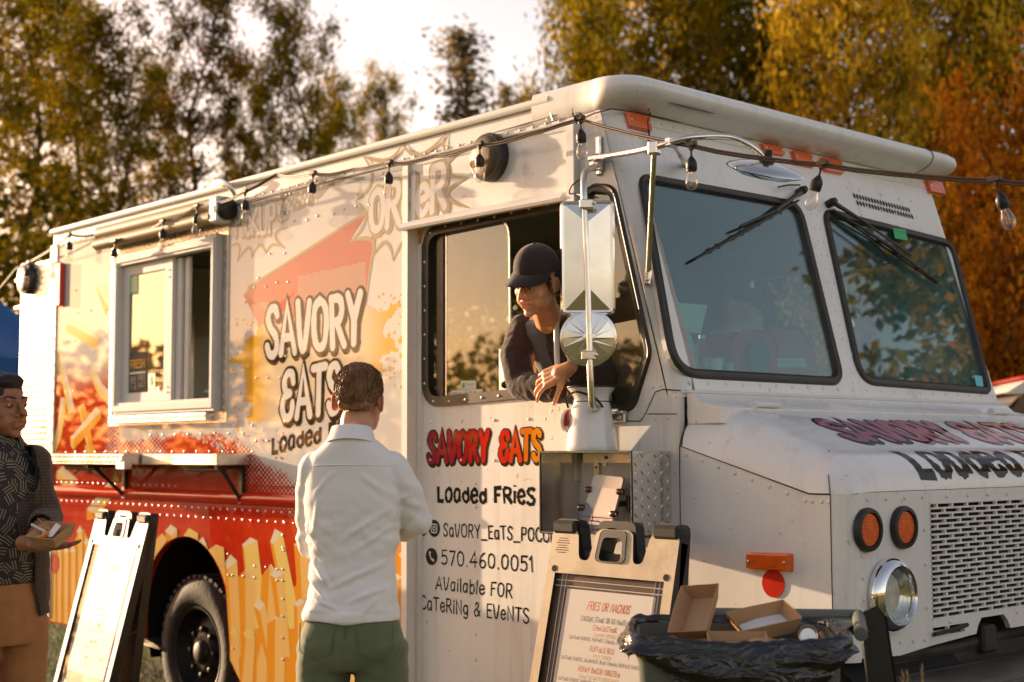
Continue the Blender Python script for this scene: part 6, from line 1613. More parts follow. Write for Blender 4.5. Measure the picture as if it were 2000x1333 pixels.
def face_bits(h, P_, iris, s=1.0, lid=None, brow=None):
    M_w = M.setdefault('eyewhite', mat('eye_white', (.55, .50, .45), .2, coat=.5)); M_i = M.setdefault('iris', mat('iris', (.03, .015, .008), .1, coat=1))
    for k in (-1, 1):
        b = MB(); c = h(k * .031 * s, .0755 * s, .006 * s); B_ = Blob(); B_.ell(c, (.0125 * s,) * 3, h.rot(), 12); b.add(B_.mb.v, B_.mb.f); e = b.build('eye', M_w, P_, smooth=80)
        b = MB(); d = h(k * .031 * s, .088 * s, .005 * s) - h(k * .031 * s, .0755 * s, .006 * s); b.lathe([(.0062 * s, .0115 * s), (.004 * s, .0131 * s), (.0005, .0135 * s)], c, d, 12); b.build('iris', M_i, e, smooth=80)
        if lid is not None:
            for up in (1, -1):
                b = MB(); rows = []
                for t in np.linspace(.15, 1.15, 5):
                    rows.append([c + h.rot() @ Vector((.0138 * s * math.sin(a), .0138 * s * math.cos(a) * math.cos(t * up * .9 + (.12 if up > 0 else -.25)), .0138 * s * math.cos(a) * math.sin(t * up * .9 + (.12 if up > 0 else -.25)))) for a in np.linspace(-1.25, 1.25, 9)])
                b.grid(rows); b.build('eyelid', lid, P_, smooth=80)
        if brow is not None:
            b = MB()
            for q in range(70):
                t = rnd.random(); x = k * (.012 + .036 * t) * s; z = (.0285 + .006 * math.sin(t * 2.4) - .004 * t + rnd.uniform(-.0028, .0028)) * s; y = (.0885 - .016 * t * t) * s
                p = h(x, y, z); dv = h.rot() @ Vector((k * .009 * s, -.002, .003 * s)); b.tube([p, p + dv * .6 + h.f * .0018, p + dv], [.0007, .0008, .0002], 3)
            b.build('eyebrow', brow, P_)
def strands(B, pts, n_seg, wave, r):
    B.tube(pts, r, 3, cap=False)
def hand(B, w, f, n, s=1.0, curl=(.3, .35, .4, .5), spread=.16, thumb=1, thumb_curl=.4):
    """w = wrist point, f = finger direction, n = back-of-hand normal; thumb = +1/-1 side"""
    f = Vector(f).normalized(); n = Vector(n); n = (n - f * n.dot(f)).normalized(); sd = f.cross(n) * thumb
    P_ = lambda a, b, c: w + f * a * s + sd * b * s + n * c * s
    B.cap(P_(-.03, 0, 0), P_(.02, 0, 0), .027 * s, .030 * s)
    for b in (-.030, -.010, .011, .031): B.cap(P_(.02, b * .8, 0), P_(.085, b, .002), .017 * s, .0135 * s)
    L_ = (.078, .088, .083, .066)
    for i, (b, l, cu) in enumerate(zip((.032, .011, -.010, -.030), L_, curl)):
        a0 = (b / .03) * spread; p = P_(.090, b, .002); d = (f * math.cos(a0) + sd * math.sin(a0)); r_ = (.0092, .0096, .0092, .0080)[i] * s
        ang = cu * .5
        for q, k in enumerate((.46, .30, .24)):
            dd = d * math.cos(ang) - n * math.sin(ang); p2 = p + dd * l * k * s; B.cap(p, p2, r_ * (1 - .09 * q), r_ * (1 - .09 * (q + 1))); p = p2; ang += cu
    p = P_(.012, .026, -.006); d = (f * .62 + sd * .75 - n * .18).normalized(); ang = 0
    for k, r_ in ((.042, .014), (.034, .0112), (.028, .0098)):
        p2 = p + d * k * s; B.cap(p, p2, r_ * s, r_ * .9 * s); p = p2; d = (d * 1 + f * thumb_curl * .5 - n * thumb_curl * .35).normalized()

# ---------- the customer at the window, seen from behind
o_, f_ = frame_at(690, 4.85, 10)
PA = thing('person', 'man in a white long-sleeved shirt and green trousers standing with folded arms before the truck', 'person', tuple(o_))
A = Fr(o_, f_)
S1 = skin('skin_fair', (.52, .255, .15)); SH1 = cloth('shirt_white_cotton', (.82, .79, .77), .04, 500); TRO = cloth('trousers_green_cotton', (.135, .155, .085), .08, 500, var=.12, vscale=9)
hA = A.tilted(A(.019, .01, 1.676), 2, 2, 6)
B = Blob(); head_prims(B, hA)
B.cap(A(0, -.01, 1.47), A(0, 0.01, 1.25), .06, .08)
eL, eR = A(-.165, .09, 1.18), A(.212, .06, 1.262)
B.chain([A(-.13, 0, 1.44), eL, A(.02, .26, 1.24)], [.045, .038, .030]); B.chain([A(.135, 0, 1.44), eR, A(-.06, .27, 1.30)], [.045, .038, .030])
hand(B, A(.03, .26, 1.25), A.r * .9 + Vector((0, 0, .25)), A.f, thumb=1); hand(B, A(-.07, .27, 1.30), -A.r + Vector((0, 0, .1)), A.f, thumb=-1)
# legs down to the shoes keep the figure whole below the frame
B.chain([A(-.085, 0, .92), A(-.105, .01, .50), A(-.11, -.02, .08)], [.07, .05, .042]); B.chain([A(.085, 0, .92), A(.105, .02, .50), A(.12, 0, .08)], [.07, .05, .042]); B.cap(A(0, 0, 1.25), A(0, 0, .95), .07, .075)
B.build('body', S1, PA, .0055, 3)
B = Blob()
tor = [(1.575, .056, .060, 0, -.030), (1.55, .068, .072, 0, -.03), (1.52, .105, .088, .0, -.02), (1.485, .142, .100, .0, -.01), (1.43, .162, .112, 0, 0), (1.34, .166, .122, 0, .005), (1.24, .160, .122, 0, .01), (1.14, .146, .116, 0, .01), (1.06, .147, .117, 0, .005), (.99, .157, .124, 0, .0), (.955, .162, .128, -.002, -.002), (.935, .164, .128, -.002, -.002)]
B.loft([ell_ring(A, cx, cy, z, rx, ry) for z, rx, ry, cx, cy in tor])
B.chain([A(-.130, -.005, 1.445), A(-.155, .03, 1.33), eL, A(-.10, .20, 1.19), A(.02, .25, 1.24)], [.057, .051, .046, .045, .038])
B.chain([A(.135, -.005, 1.445), A(.185, .02, 1.36), eR, A(.14, .19, 1.235), A(-.05, .26, 1.30)], [.057, .052, .052, .050, .042])
CREASE = [(.13, 1.31, -.02, 1.20, .006, .016), (.15, 1.25, .02, 1.17, .005, .013), (.12, 1.13, -.06, 1.05, .007, .014), (.14, 1.06, 0, 1.00, .006, .013), (-.14, 1.15, -.05, 1.05, .007, .013), (-.15, 1.08, -.06, 1.01, .007, .012), (-.13, 1.20, -.07, 1.16, .004, .012), (-.12, 1.02, -.03, .98, .006, .012), (.05, 1.42, .13, 1.36, .004, .015), (-.05, 1.43, -.12, 1.35, .004, .015), (-.10, 1.34, -.12, 1.22, .004, .014), (.10, 1.02, .05, .96, .005, .012), (.21, 1.32, .16, 1.24, .006, .012), (.235, 1.29, .19, 1.22, .006, .012), (.20, 1.36, .15, 1.33, .005, .012), (-.17, 1.27, -.13, 1.22, .006, .012), (-.175, 1.22, -.14, 1.19, .006, .010)]
def creases(x, z):
    v = 0
    for x0, z0, x1, z1, am, w in CREASE:
        dx, dz = x1 - x0, z1 - z0; t = max(0, min(1, ((x - x0) * dx + (z - z0) * dz) / (dx * dx + dz * dz)))
        d2 = ((x - x0 - dx * t) ** 2 + (z - z0 - dz * t) ** 2) ** .5
        if d2 < w * 3: v += am * (math.exp(-(d2 / w) ** 2 * 2) * 1.5 - math.exp(-(d2 / w) ** 2 * .5) * .7) * math.sin(math.pi * (.12 + .8 * t))
    return v
def shirt_fold(p, n):
    q = p - A.o; x, z = q.dot(A.r), q.z
    v = folds(.0030, 6, (1, 1, 1.6), 3)(p, n) + folds(.0010, 20, (1, 1, 1.4), 7)(p, n)
    k = math.exp(-((z - 1.08) / .14) ** 2)      # pulls and bunching at the waist
    v += k * .0085 * (mnoise.noise(Vector((x * 7 + z * 10, z * 16 - x * 9, 1.3))))
    v += .0075 * math.exp(-((z - 1.22) / .09) ** 2) * mnoise.noise(Vector((x * 12 - z * 18, z * 22 + x * 14, 5))) * (1 if abs(x) > .05 else .4)
    v += .0025 * math.sin((x * .5 + z) * 80 + 5 * mnoise.noise(p * 6)) * math.exp(-((abs(x) - .2) / .06) ** 2) * (1 if z < 1.40 else .2)
    v += creases(x + .006 * mnoise.noise(p * 14), z + .008 * mnoise.noise(p * 11)) * 1.3
    if z < .97: v += .004 * math.sin(x * 30 + 1.5)
    return v
shirt = B.build('shirt', SH1, PA, .0065, 6, shirt_fold)
# collar, yoke seam, hem stitching, sleeve seam
mb = MB(); rows = []
for zz, rr, yy in ((1.555, .068, -.034), (1.586, .0615, -.03), (1.593, .063, -.03), (1.588, .068, -.031), (1.553, .082, -.036), (1.545, .086, -.037)):
    rows.append([A(rr * math.sin(t) * 1.02, yy - rr * .96 * math.cos(t), zz - (.012 * (1 - math.cos(t)) if zz < 1.57 else 0) - .018 * (1 - math.cos(t)) * .5) for t in np.linspace(-2.6, 2.6, 33)])
mb.grid(rows); mb.build('collar', SH1, shirt, smooth=70)
mb = MB()
def on_back(x, z):
    for (z1, rx1, ry1, _, cy1), (z2, rx2, ry2, _, cy2) in zip(tor[:-1], tor[1:]):
        if z2 <= z <= z1:
            t = (z1 - z) / (z1 - z2); rx, ry, cy = rx1 + (rx2 - rx1) * t, ry1 + (ry2 - ry1) * t, cy1 + (cy2 - cy1) * t
            c = min(.999, abs(x) / rx) ; return A(x, cy - ry * (1 - c ** 2.3) ** (1 / 2.3) - .002, z)
    return A(x, -.12, z)
mb.tube([on_back(x, 1.452 + .004 * math.cos(x * 9)) for x in np.linspace(-.165, .165, 24)], .0018, 4)
mb.tube([on_back(.165 - .02 * abs(t - .3), 1.44 - .2 * t) + A.r * .005 for t in np.linspace(0, 1, 8)], .0016, 4); mb.tube([on_back(-.165 + .02 * abs(t - .3), 1.44 - .2 * t) - A.r * .005 for t in np.linspace(0, 1, 8)], .0016, 4)
mb.build('seam_stitching', SH1, shirt, kind='stuff')
B = Blob()
B.loft([ell_ring(A, 0, cy, z, rx, ry) for z, rx, ry, cy in ((1.03, .138, .098, 0), (.97, .146, .104, 0), (.93, .158, .115, -.004), (.88, .174, .126, -.008), (.82, .180, .122, -.01), (.775, .172, .11, -.005))])
for k, kx in ((-1, -.092), (1, .096)):
    rg = [(.86, .092, .115), (.78, .092, .108), (.70, .088, .10), (.60, .082, .092), (.48, .074, .082), (.30, .07, .078), (.10, .066, .072)]
    B.loft([ell_ring(A, kx + k * (.86 - z) * .045, (-.005 + (.86 - z) * .01), z, rx, ry, 24, 2.1) for z, rx, ry in rg])
def tro_fold(p, n):
    q = p - A.o; x, z = q.dot(A.r), q.z
    return folds(.003, 13, (1, 1, 1.6), 2)(p, n) + .006 * math.exp(-((z - .80) / .06) ** 2) * mnoise.noise(Vector((x * 16 + z * 22 * (1 if x > 0 else -1), z * 18, 2)))
tro = B.build('trousers', TRO, PA, .009, 3, tro_fold)
def on_seat(x, z): return A(x, -.128 + .9 * max(0, abs(x) - .06) ** 1.55 + (.004 if z > .9 else 0) + (.03 * max(0, .85 - z) ), z)
mb = MB()
for k in (-1, 1):
    q = [(k * .155, .935), (k * .155, .845), (k * .105, .815), (k * .045, .84), (k * .035, .925)]
    mb.tube([on_seat(x, z) + A.f * -.008 for x, z in q], .0018, 4)
mb.tube([on_seat(0, z) + A.f * (-.004 + (.02 if z < .84 else 0)) for z in (.95, .90, .85, .80)], .002, 4)
mb.build('pocket_seams', cloth('trouser_stitching', (.10, .125, .075)), tro, kind='stuff')
HAIR1 = mat('hair_brown', (.24, .115, .050), .5, var=.5, vscale=30, spec=.6)
hB = Blob(); hB.ell(hA(0, -.020, .042), (.0765, .098, .085), hA.rot()); hB.ell(hA(0, -.050, -.008), (.062, .050, .052), hA.rot()); hB.ell(hA(0, .03, .085), (.066, .055, .040), hA.rot())
def hair_d(p, n): return .006 * mnoise.noise(p * 48) + .004 * mnoise.noise(p * 95)
hair = hB.build('hair', HAIR1, PA, .006, 2, hair_d, cut=lambda p: (lambda q: q.y > .055 and q.z < .05 or (q.z < -.040) or (abs(q.x) > .055 and q.z < -.012 and q.y > -.035))(Vector(((p - hA.o).dot(hA.r), (p - hA.o).dot(hA.f), (p - hA.o).dot(hA.u)))))
mb = MB(); rg = random.Random(4)
for k in range(2600):
    th = rg.uniform(0, 2 * math.pi); ph = math.acos(rg.uniform(-1, 1)); d = Vector((math.sin(ph) * math.cos(th), math.sin(ph) * math.sin(th), math.cos(ph)))
    p = Vector((d.x * .0755, d.y * .097 - .020, d.z * .084 + .040))
    if p.z < -.01: p.x *= .93; 
    if p.z < 0.0 and p.y > -.025 or p.z < -.056 or (p.y > .05 and p.z < .06): continue
    fl = Vector((d.x * .3 + rg.uniform(-.22, .22), d.y * .3 - .45 + rg.uniform(-.15, .15), -.9 + rg.uniform(-.2, .3) + d.z * .5)); fl = (fl - d * fl.dot(d)).normalized()
    L_ = rg.uniform(.018, .034); w = d.cross(fl) * rg.uniform(-.006, .006)
    mb.tube([hA(*(p - d * .002)), hA(*(p + d * .0035 + fl * L_ * .4 + w * .6)), hA(*(p + d * .004 + fl * L_ * .8 - w * .4)), hA(*(p + d * .001 + fl * L_ * 1.1))], [.0013, .0017, .0013, .0004], 3, cap=False)
mb.build('hair_locks', HAIR1, hair, recalc=False, kind='stuff')
EAR = skin('ear_skin', (.56, .20, .11))
for k in (-1, 1):
    b = Blob(); b.ell(hA(k * .084, -.016, -.008), (.006, .019, .033), hA.rot() @ Matrix.Rotation(k * .35, 3, 'Z')); b.ell(hA(k * .081, -.008, -.028), (.006, .010, .012), hA.rot())
    b.build('ear', EAR, PA, .003, 2)

# ---------- the vendor leaning out of the door window
PV = thing('person', 'young man in a black cap and dark jacket leaning out of the cab window', 'person', tuple(side_at(.15).px(1050, 780)))
hp_ = CAM + ray(1048, 551) * 5.42
V = Fr(hp_, (-.10, -1, 0))
hV = V.tilted(hp_, 23, -10, -14)
S2 = skin('skin_warm', (.68, .32, .165)); JK = cloth('jacket_dark_brown', (.042, .024, .017), .1, 300); TS = cloth('tshirt_grey', (.115, .115, .12), .1, 300)
CAPM = cloth('cap_black_cotton', (.040, .026, .023), .1, 420); HAIRB = mat('hair_black', (.010, .007, .006), .6, var=.4, vscale=40)
W3 = lambda y, x, zp: side_at(y).px(x, zp)
shR, shL = W3(-.03, 1012, 640), W3(.08, 1150, 655)      # his right shoulder is on the picture's left
elR, wrR = W3(-.10, 1018, 752), W3(-.10, 1125, 770)
elL, wrL = W3(.00, 1180, 736), W3(-.155, 1102, 724)
B = Blob(); head_prims(B, hV, neck=False); B.cap(hV(0, -.02, -.07), W3(.06, 1075, 640), .052, .058); B.cap(W3(.06, 1075, 640), W3(.25, 1075, 760), .10, .13)
ins_ = Vector((.03, .05, -.04)); B.chain([shR + ins_, elR, wrR], [.03, .034, .030]); B.chain([shL + Vector((-.02, .05, -.04)), elL, wrL + (elL - wrL).normalized() * .02], [.03, .034, .029])
fd = (W3(-.195, 1044, 752) - wrL).normalized()
hand(B, wrL, fd, Vector((.5, -.7, .5)), 1.02, (.34, .40, .55, .75), .34, thumb=-1, thumb_curl=.1)
B.chain([W3(.25, 1075, 760), Vector((W3(.3, 1075, 760).x, .32, 1.1)), Vector((W3(.3, 1075, 760).x, .36, .72))], [.13, .12, .10])
B.build('body', S2, PV, .0034, 6)
B = Blob()
sp_ = W3(.05, 1078, 690); lo = W3(.30, 1085, 800)
ct = (shR + shL) / 2
T_ = Fr(ct + Vector((0, .05, 0)), (0, -.8, -.6), (0, 0, 1))
B.loft([ell_ring(T_, 0, 0, z, rx, ry, 24) for z, rx, ry in ((.075, .07, .06), (.05, .13, .085), (.0, .185, .105), (-.10, .195, .12), (-.22, .18, .12), (-.36, .17, .12), (-.6, .16, .12))])
B.chain([shR + Vector((.01, .03, -.01)), (shR + elR) / 2 + Vector((-.012, -.01, 0)), elR, (elR + wrR) / 2 + Vector((0, -.01, 0)), wrR], [.070, .064, .058, .050, .040])
B.chain([shL, elL, wrL + (elL - wrL).normalized() * .05], [.068, .056, .038])
def jk_fold(p, n): return folds(.006, 12, (1.4, 1, 1), 5)(p, n) + folds(.003, 26, (1, 1, 1.3), 2)(p, n)
jk = B.build('jacket', JK, PV, .008, 4, jk_fold, cut=None)
# grey t-shirt panel between the open fronts, with a round neck, and the hood roll
B = Blob(); B.loft([ell_ring(T_, .055, .028, z, rx, ry, 20) for z, rx, ry in ((.10, .062, .055), (.06, .085, .085), (.0, .085, .098), (-.10, .080, .112), (-.22, .072, .112), (-.34, .065, .112))]); B.build('tshirt', TS, PV, .007, 4, folds(.002, 16))
# cap: crown, brim, button, panel seams
mb = MB(); rows = []
for t in np.linspace(0, 1.52, 12):
    rows.append([hV(.0835 * math.cos(a) * math.cos(t) ** .9, -.012 + .104 * math.sin(a) * math.cos(t) ** .9, .046 + .102 * math.sin(t) + .010 * math.sin(a) * math.cos(t)) for a in np.linspace(0, 2 * math.pi, 41)[:-1]])
mb.grid(rows, closed=True); cp = mb.build('cap', CAPM, PV, smooth=70)
mb = MB(); rows = []
for s_ in np.linspace(0, 1, 7):
    rows.append([hV(.084 * math.sin(a) * (1 - .06 * s_), -.013 + .104 * math.cos(a) + .076 * s_ * max(0, math.cos(a * 1.2)) ** .6, .056 - .020 * s_ ** 1.4 * math.cos(a) - .026 * (math.sin(a) ** 2) * s_ - .008 * (1 - math.cos(a))) for a in np.linspace(-1.3, 1.3, 25)])
rows2 = [[p - hV.u * .004 for p in r_] for r_ in rows]
mb.grid(rows); mb.grid(rows2[::-1]); mb.grid([rows[-1], rows2[-1]]); mb.build('cap_brim', CAPM, cp, smooth=60)
mb = MB(); mb.dome(hV(0, -.012, .146), hV.u, .009, .006, 10)
for a in np.linspace(0, 2 * math.pi, 7)[:-1]:
    mb.tube([hV(.0842 * math.cos(a + .5) * math.cos(t) ** .9, -.012 + .1047 * math.sin(a + .5) * math.cos(t) ** .9, .038 + .1088 * math.sin(t) + .008 * math.sin(a + .5) * math.cos(t)) for t in np.linspace(0, 1.5, 9)], .0011, 4)
mb.build('cap_seams', CAPM, cp, smooth=60, kind='stuff')
hB = Blob(); hB.ell(hV(0, -.035, .020), (.0785, .085, .055), hV.rot())
for k in (-1, 1): hB.cap(hV(k * .071, .022, .030), hV(k * .072, .018, -.022), .010, .004); hB.cap(hV(k * .070, -.04, .0), hV(k * .055, -.07, -.055), .018, .012)
hB.cap(hV(-.04, -.085, -.02), hV(.04, -.085, -.02), .03, .03); hB.build('hair', HAIRB, PV, .005, 2, lambda p, n: .002 * mnoise.noise(p * 130))
face_bits(hV, PV, None, 1.0, S2, HAIRB)
LIP = skin('lip_red', (.50, .10, .06)); TE = mat('teeth', (.62, .58, .5), .25)
b = Blob(); b.cap(hV(-.020, .0868, -.059), hV(.020, .0868, -.059), .0054, .0054); b.cap(hV(0, .089, -.059), hV(0, .089, -.060), .005); b.build('upper_lip', LIP, PV, .0022, 2)
b = Blob(); b.cap(hV(-.014, .0842, -.0725), hV(.014, .0842, -.0725), .0052, .0052); b.build('lower_lip', LIP, PV, .0022, 2)
mb = MB(); mb.box(hV(0, .0870, -.0655), (.022, .003, .004), hV.rot(), bev=.001); mb.build('teeth', TE, PV)
for k in (-1, 1):
    b = Blob(); b.ell(hV(k * .082, -.014, -.006), (.0055, .018, .031), hV.rot() @ Matrix.Rotation(k * .3, 3, 'Z')); b.ell(hV(k * .079, -.006, -.028), (.006, .010, .011), hV.rot()); b.build('ear', S2, PV, .003, 2)

# ---------- the man with the food tray at the left edge
oL, _ = frame_at(2, 5.3)
tocam = Vector((-ray(8, 885).x, -ray(8, 885).y, 0)).normalized()
def turned(v, deg): a = R(deg); return Vector((v.x * math.cos(a) - v.y * math.sin(a), v.x * math.sin(a) + v.y * math.cos(a), 0))
PL = thing('person', 'man in a checked brown jacket holding a food tray at the left edge', 'person', tuple(oL))
L = Fr(oL, turned(tocam, 30))
hL = L.tilted(L(-.004, .0, 1.672), 0, 2, -8)
S3 = skin('skin_brown', (.30, .125, .06))
B = Blob(); head_prims(B, hL, nosek=1.05); B.cap(L(0, -.02, 1.46), L(0, 0, 1.2), .06, .08); B.cap(L(0, 0, 1.2), L(0, 0, .95), .08, .08)
handP = CAM + ray(60, 1062) * 4.98; h2 = CAM + ray(131, 1030) * 5.0
elb = CAM + ray(92, 1012) * 5.28; shl = CAM + ray(64, 905) * 5.30
B.chain([shl.lerp(elb, .35), elb, handP + (elb - handP).normalized() * .04], [.03, .034, .030])
fdir = (CAM + ray(118, 1068) * 4.96 - handP).normalized()
hand(B, handP, fdir, Vector((0, 0, -1)) + tocam * -.2, 1.0, (.18, .2, .2, .2), .14, thumb=1, thumb_curl=.3)
B.chain([L(.15, 0, 1.40), L(.24, .03, 1.17), L(.20, .16, .98)], [.03, .034, .030]); hand(B, L(.20, .16, .97), Vector((0, .3, -1)), L.r, 1.0, (.3, .3, .3, .3), .1, thumb=-1)
B.chain([L(-.085, 0, .92), L(-.105, .01, .50), L(-.11, -.02, .08)], [.07, .05, .042]); B.chain([L(.085, 0, .92), L(.105, .02, .50), L(.12, 0, .08)], [.07, .05, .042])
B.build('body', S3, PL, .0052, 3)
face_bits(hL, PL, None, 1.0, S3, HAIRB)
LIP3 = skin('lip_brown', (.22, .085, .06))
b = Blob(); b.cap(hL(-.020, .0875, -.059), hL(.020, .0875, -.059), .0052); b.cap(hL(-.015, .086, -.0735), hL(.015, .086, -.0735), .0058); b.build('lips', LIP3, PL, .0022, 2)
hB = Blob(); hB.ell(hL(0, -.024, .048), (.0785, .099, .086), hL.rot()); hB.ell(hL(0, .030, .092), (.060, .050, .034), hL.rot()); hB.cap(hL(-.075, .005, .02), hL(-.075, .005, -.03), .008, .005); hB.cap(hL(.075, .005, .02), hL(.075, .005, -.03), .008, .005)
hB.ell(hL(0, -.070, -.005), (.062, .050, .055), hL.rot())
hL_ = hB.build('hair', HAIRB, PL, .005, 1, lambda p, n: .002 * mnoise.noise(p * 110) + .0012 * mnoise.noise(p * 240), cut=lambda p: (lambda x, y, z: (y > .058 and z < .062) or z < -.06)((p - hL.o).dot(hL.r), (p - hL.o).dot(hL.f), (p - hL.o).dot(hL.u)))
# patterned shirt: bundles of pale dashes on black
m, nt, b = new_mat('shirt_dash_print'); NX.nt = nt; N_, K_ = nt.nodes, nt.links
tcn = N_.new('ShaderNodeTexCoord'); vo = N_.new('ShaderNodeTexVoronoi'); vo.inputs['Scale'].default_value = 24; K_.new(tcn.outputs['Object'], vo.inputs['Vector'])
sub = N_.new('ShaderNodeVectorMath'); sub.operation = 'SUBTRACT'; mulv = N_.new('ShaderNodeVectorMath'); mulv.operation = 'SCALE'; mulv.inputs['Scale'].default_value = 24
K_.new(tcn.outputs['Object'], sub.inputs[0]); K_.new(vo.outputs['Position'], sub.inputs[1]); K_.new(sub.outputs[0], mulv.inputs[0])
wn_ = N_.new('ShaderNodeTexWhiteNoise'); K_.new(vo.outputs['Color'], wn_.inputs['Vector'])
rt = N_.new('ShaderNodeVectorRotate'); rt.rotation_type = 'AXIS_ANGLE'; rt.inputs['Axis'].default_value = tuple(L.f); K_.new(mulv.outputs[0], rt.inputs['Vector'])
an = NX.op('MULTIPLY', NX(wn_.outputs['Value']), 6.28); K_.new(an.k, rt.inputs['Angle'])
dpr = N_.new('ShaderNodeVectorMath'); dpr.operation = 'DOT_PRODUCT'; dpr.inputs[1].default_value = tuple(L.r); K_.new(rt.outputs[0], dpr.inputs[0])
dpu = N_.new('ShaderNodeVectorMath'); dpu.operation = 'DOT_PRODUCT'; dpu.inputs[1].default_value = (0, 0, 1); K_.new(rt.outputs[0], dpu.inputs[0])
stripe = NX.op('SINE', NX(dpr.outputs['Value']) * 24.0)
mask = nx_ss(stripe, .2, .5) * nx_ss(NX.op('ABSOLUTE', NX(dpr.outputs['Value'])), .42, .36) * nx_ss(NX.op('ABSOLUTE', NX(dpu.outputs['Value'])), .46, .40)
K_.new(nx_mix((.012, .010, .010), (.20, .155, .10), mask).k, b.inputs['Base Color']); b.inputs['Roughness'].default_value = .75; M['dash'] = m
# checked jacket
m, nt, b = new_mat('jacket_small_check'); NX.nt = nt; N_, K_ = nt.nodes, nt.links
tcn = N_.new('ShaderNodeTexCoord'); 
def axis_dot(v):
    d_ = N_.new('ShaderNodeVectorMath'); d_.operation = 'DOT_PRODUCT'; d_.inputs[1].default_value = tuple(v); K_.new(tcn.outputs['Object'], d_.inputs[0]); return NX(d_.outputs['Value'])
u_s = NX.op('SINE', axis_dot(L.r + L.f * .8) * 540.0); v_s = NX.op('SINE', axis_dot(Vector((0, 0, 1))) * 540.0)
ck = nx_ss(u_s, -.2, .2) * .5 + nx_ss(v_s, -.2, .2) * .5
K_.new(nx_mix((.022, .014, .010), (.075, .044, .028), ck).k, b.inputs['Base Color']); b.inputs['Roughness'].default_value = .9; b.inputs['Sheen Weight'].default_value = .2; M['check'] = m
B = Blob(); B.loft([ell_ring(L, 0, cy, z, rx, ry) for z, rx, ry, cy in ((1.565, .06, .06, -.01), (1.53, .10, .08, -.005), (1.47, .16, .10, 0), (1.38, .178, .125, .01), (1.22, .172, .128, .012), (1.08, .165, .122, .01), (1.02, .165, .118, .01))])
sh3 = B.build('shirt', M['dash'], PL, .008, 4, folds(.002, 12))
COLR = M['dash']
mb = MB(); rows = [[L(.066 * math.sin(t), .0 - .066 * math.cos(t) * 1.0 + .0, zz + .03 * (math.cos(t) - 1) * .5) * 1 for t in np.linspace(-2.7, 2.7, 25)] for zz in (1.55, 1.595)]; rows.append([p + (p - L(0, 0, p.z)).normalized() * .022 + Vector((0, 0, -.045)) for p in rows[1]]); mb.grid(rows); mb.build('collar', M['dash'], sh3, smooth=70)
B = Blob()
jr = ((1.545, .080, .075, -.02), (1.51, .14, .095, -.015), (1.465, .178, .112, -.01), (1.38, .190, .136, .0), (1.25, .184, .140, .005), (1.12, .182, .140, .005), (1.0, .186, .142, .005), (.90, .188, .142, .005))
B.loft([ell_ring(L, .0, cy, z, rx, ry) for z, rx, ry, cy in jr])
B.chain([shl, (shl + elb) / 2 + L.r * .018, elb, handP + (elb - handP).normalized() * .10], [.070, .064, .058, .044]); B.chain([L(.18, 0, 1.44), L(.25, .03, 1.17), L(.20, .15, 1.0)], [.068, .058, .042])
def open_front(p):
    q = p - L.o; x, y, z = q.dot(L.r), q.dot(L.f), q.z
    w = .055 + max(0, 1.46 - z) * .03 + max(0, 1.0 - z) * .25
    return y > .03 and -w < x < .10 and (p - elb).length > .13
jl = B.build('jacket', M['check'], PL, .008, 4, lambda p, n: folds(.004, 10, (1, 1, 1.5), 8)(p, n) + folds(.002, 24, (1, 1, 1), 2)(p, n), cut=open_front)
sm_ = jl.modifiers.new('cloth_thickness', 'SOLIDIFY'); sm_.thickness = .006; sm_.offset = -1
# lapel
mb = MB(); mb.prism([L(-a, b_, c) for a, b_, c in ((.052, .135, 1.30), (.072, .122, 1.44), (.072, .078, 1.53), (.102, .080, 1.49), (.122, .118, 1.40), (.085, .145, 1.27))], L.f * .006); mb.build('lapel', M['check'], jl, smooth=40)
CH = cloth('trousers_tan_cotton', (.36, .165, .062), .15, 260, var=.1, vscale=8); 
B = Blob(); B.loft([ell_ring(L, 0, 0, z, rx, ry) for z, rx, ry in ((1.05, .160, .115), (.97, .172, .125), (.88, .182, .128), (.80, .180, .12))])
for k in (-1, 1): B.loft([ell_ring(L, k * .095 + k * (.86 - z) * .03, 0, z, rx, ry, 24, 2.1) for z, rx, ry in ((.88, .093, .115), (.78, .094, .108), (.66, .088, .10), (.50, .078, .086), (.30, .074, .08), (.08, .07, .075))])
tl3 = B.build('trousers', CH, PL, .009, 3, lambda p, n: folds(.004, 10, (1, 1, 1.7), 4)(p, n) + folds(.002, 24, (1, 1, 1), 1)(p, n))
mb = MB(); rows = [ell_ring(L, 0, 0, z, .169, .124, 40) for z in (1.025, 1.055)]; mb.grid(rows, closed=True); mb.build('belt', mat('belt_leather', (.10, .03, .012), .4), PL, smooth=60)
# shoes
M['shoe'] = mat('shoe_leather', (.05, .03, .02), .5)
for P_, F_ in ((PA, A), (PL, L)):
    for k in (-1, 1):
        b_ = Blob(); b_.ell(F_(k * .125, .06, .045), (.045, .13, .045), F_.rot()); b_.ell(F_(k * .125, -.02, .06), (.042, .06, .055), F_.rot()); b_.build('shoe', M['shoe'], P_, .01, 2)

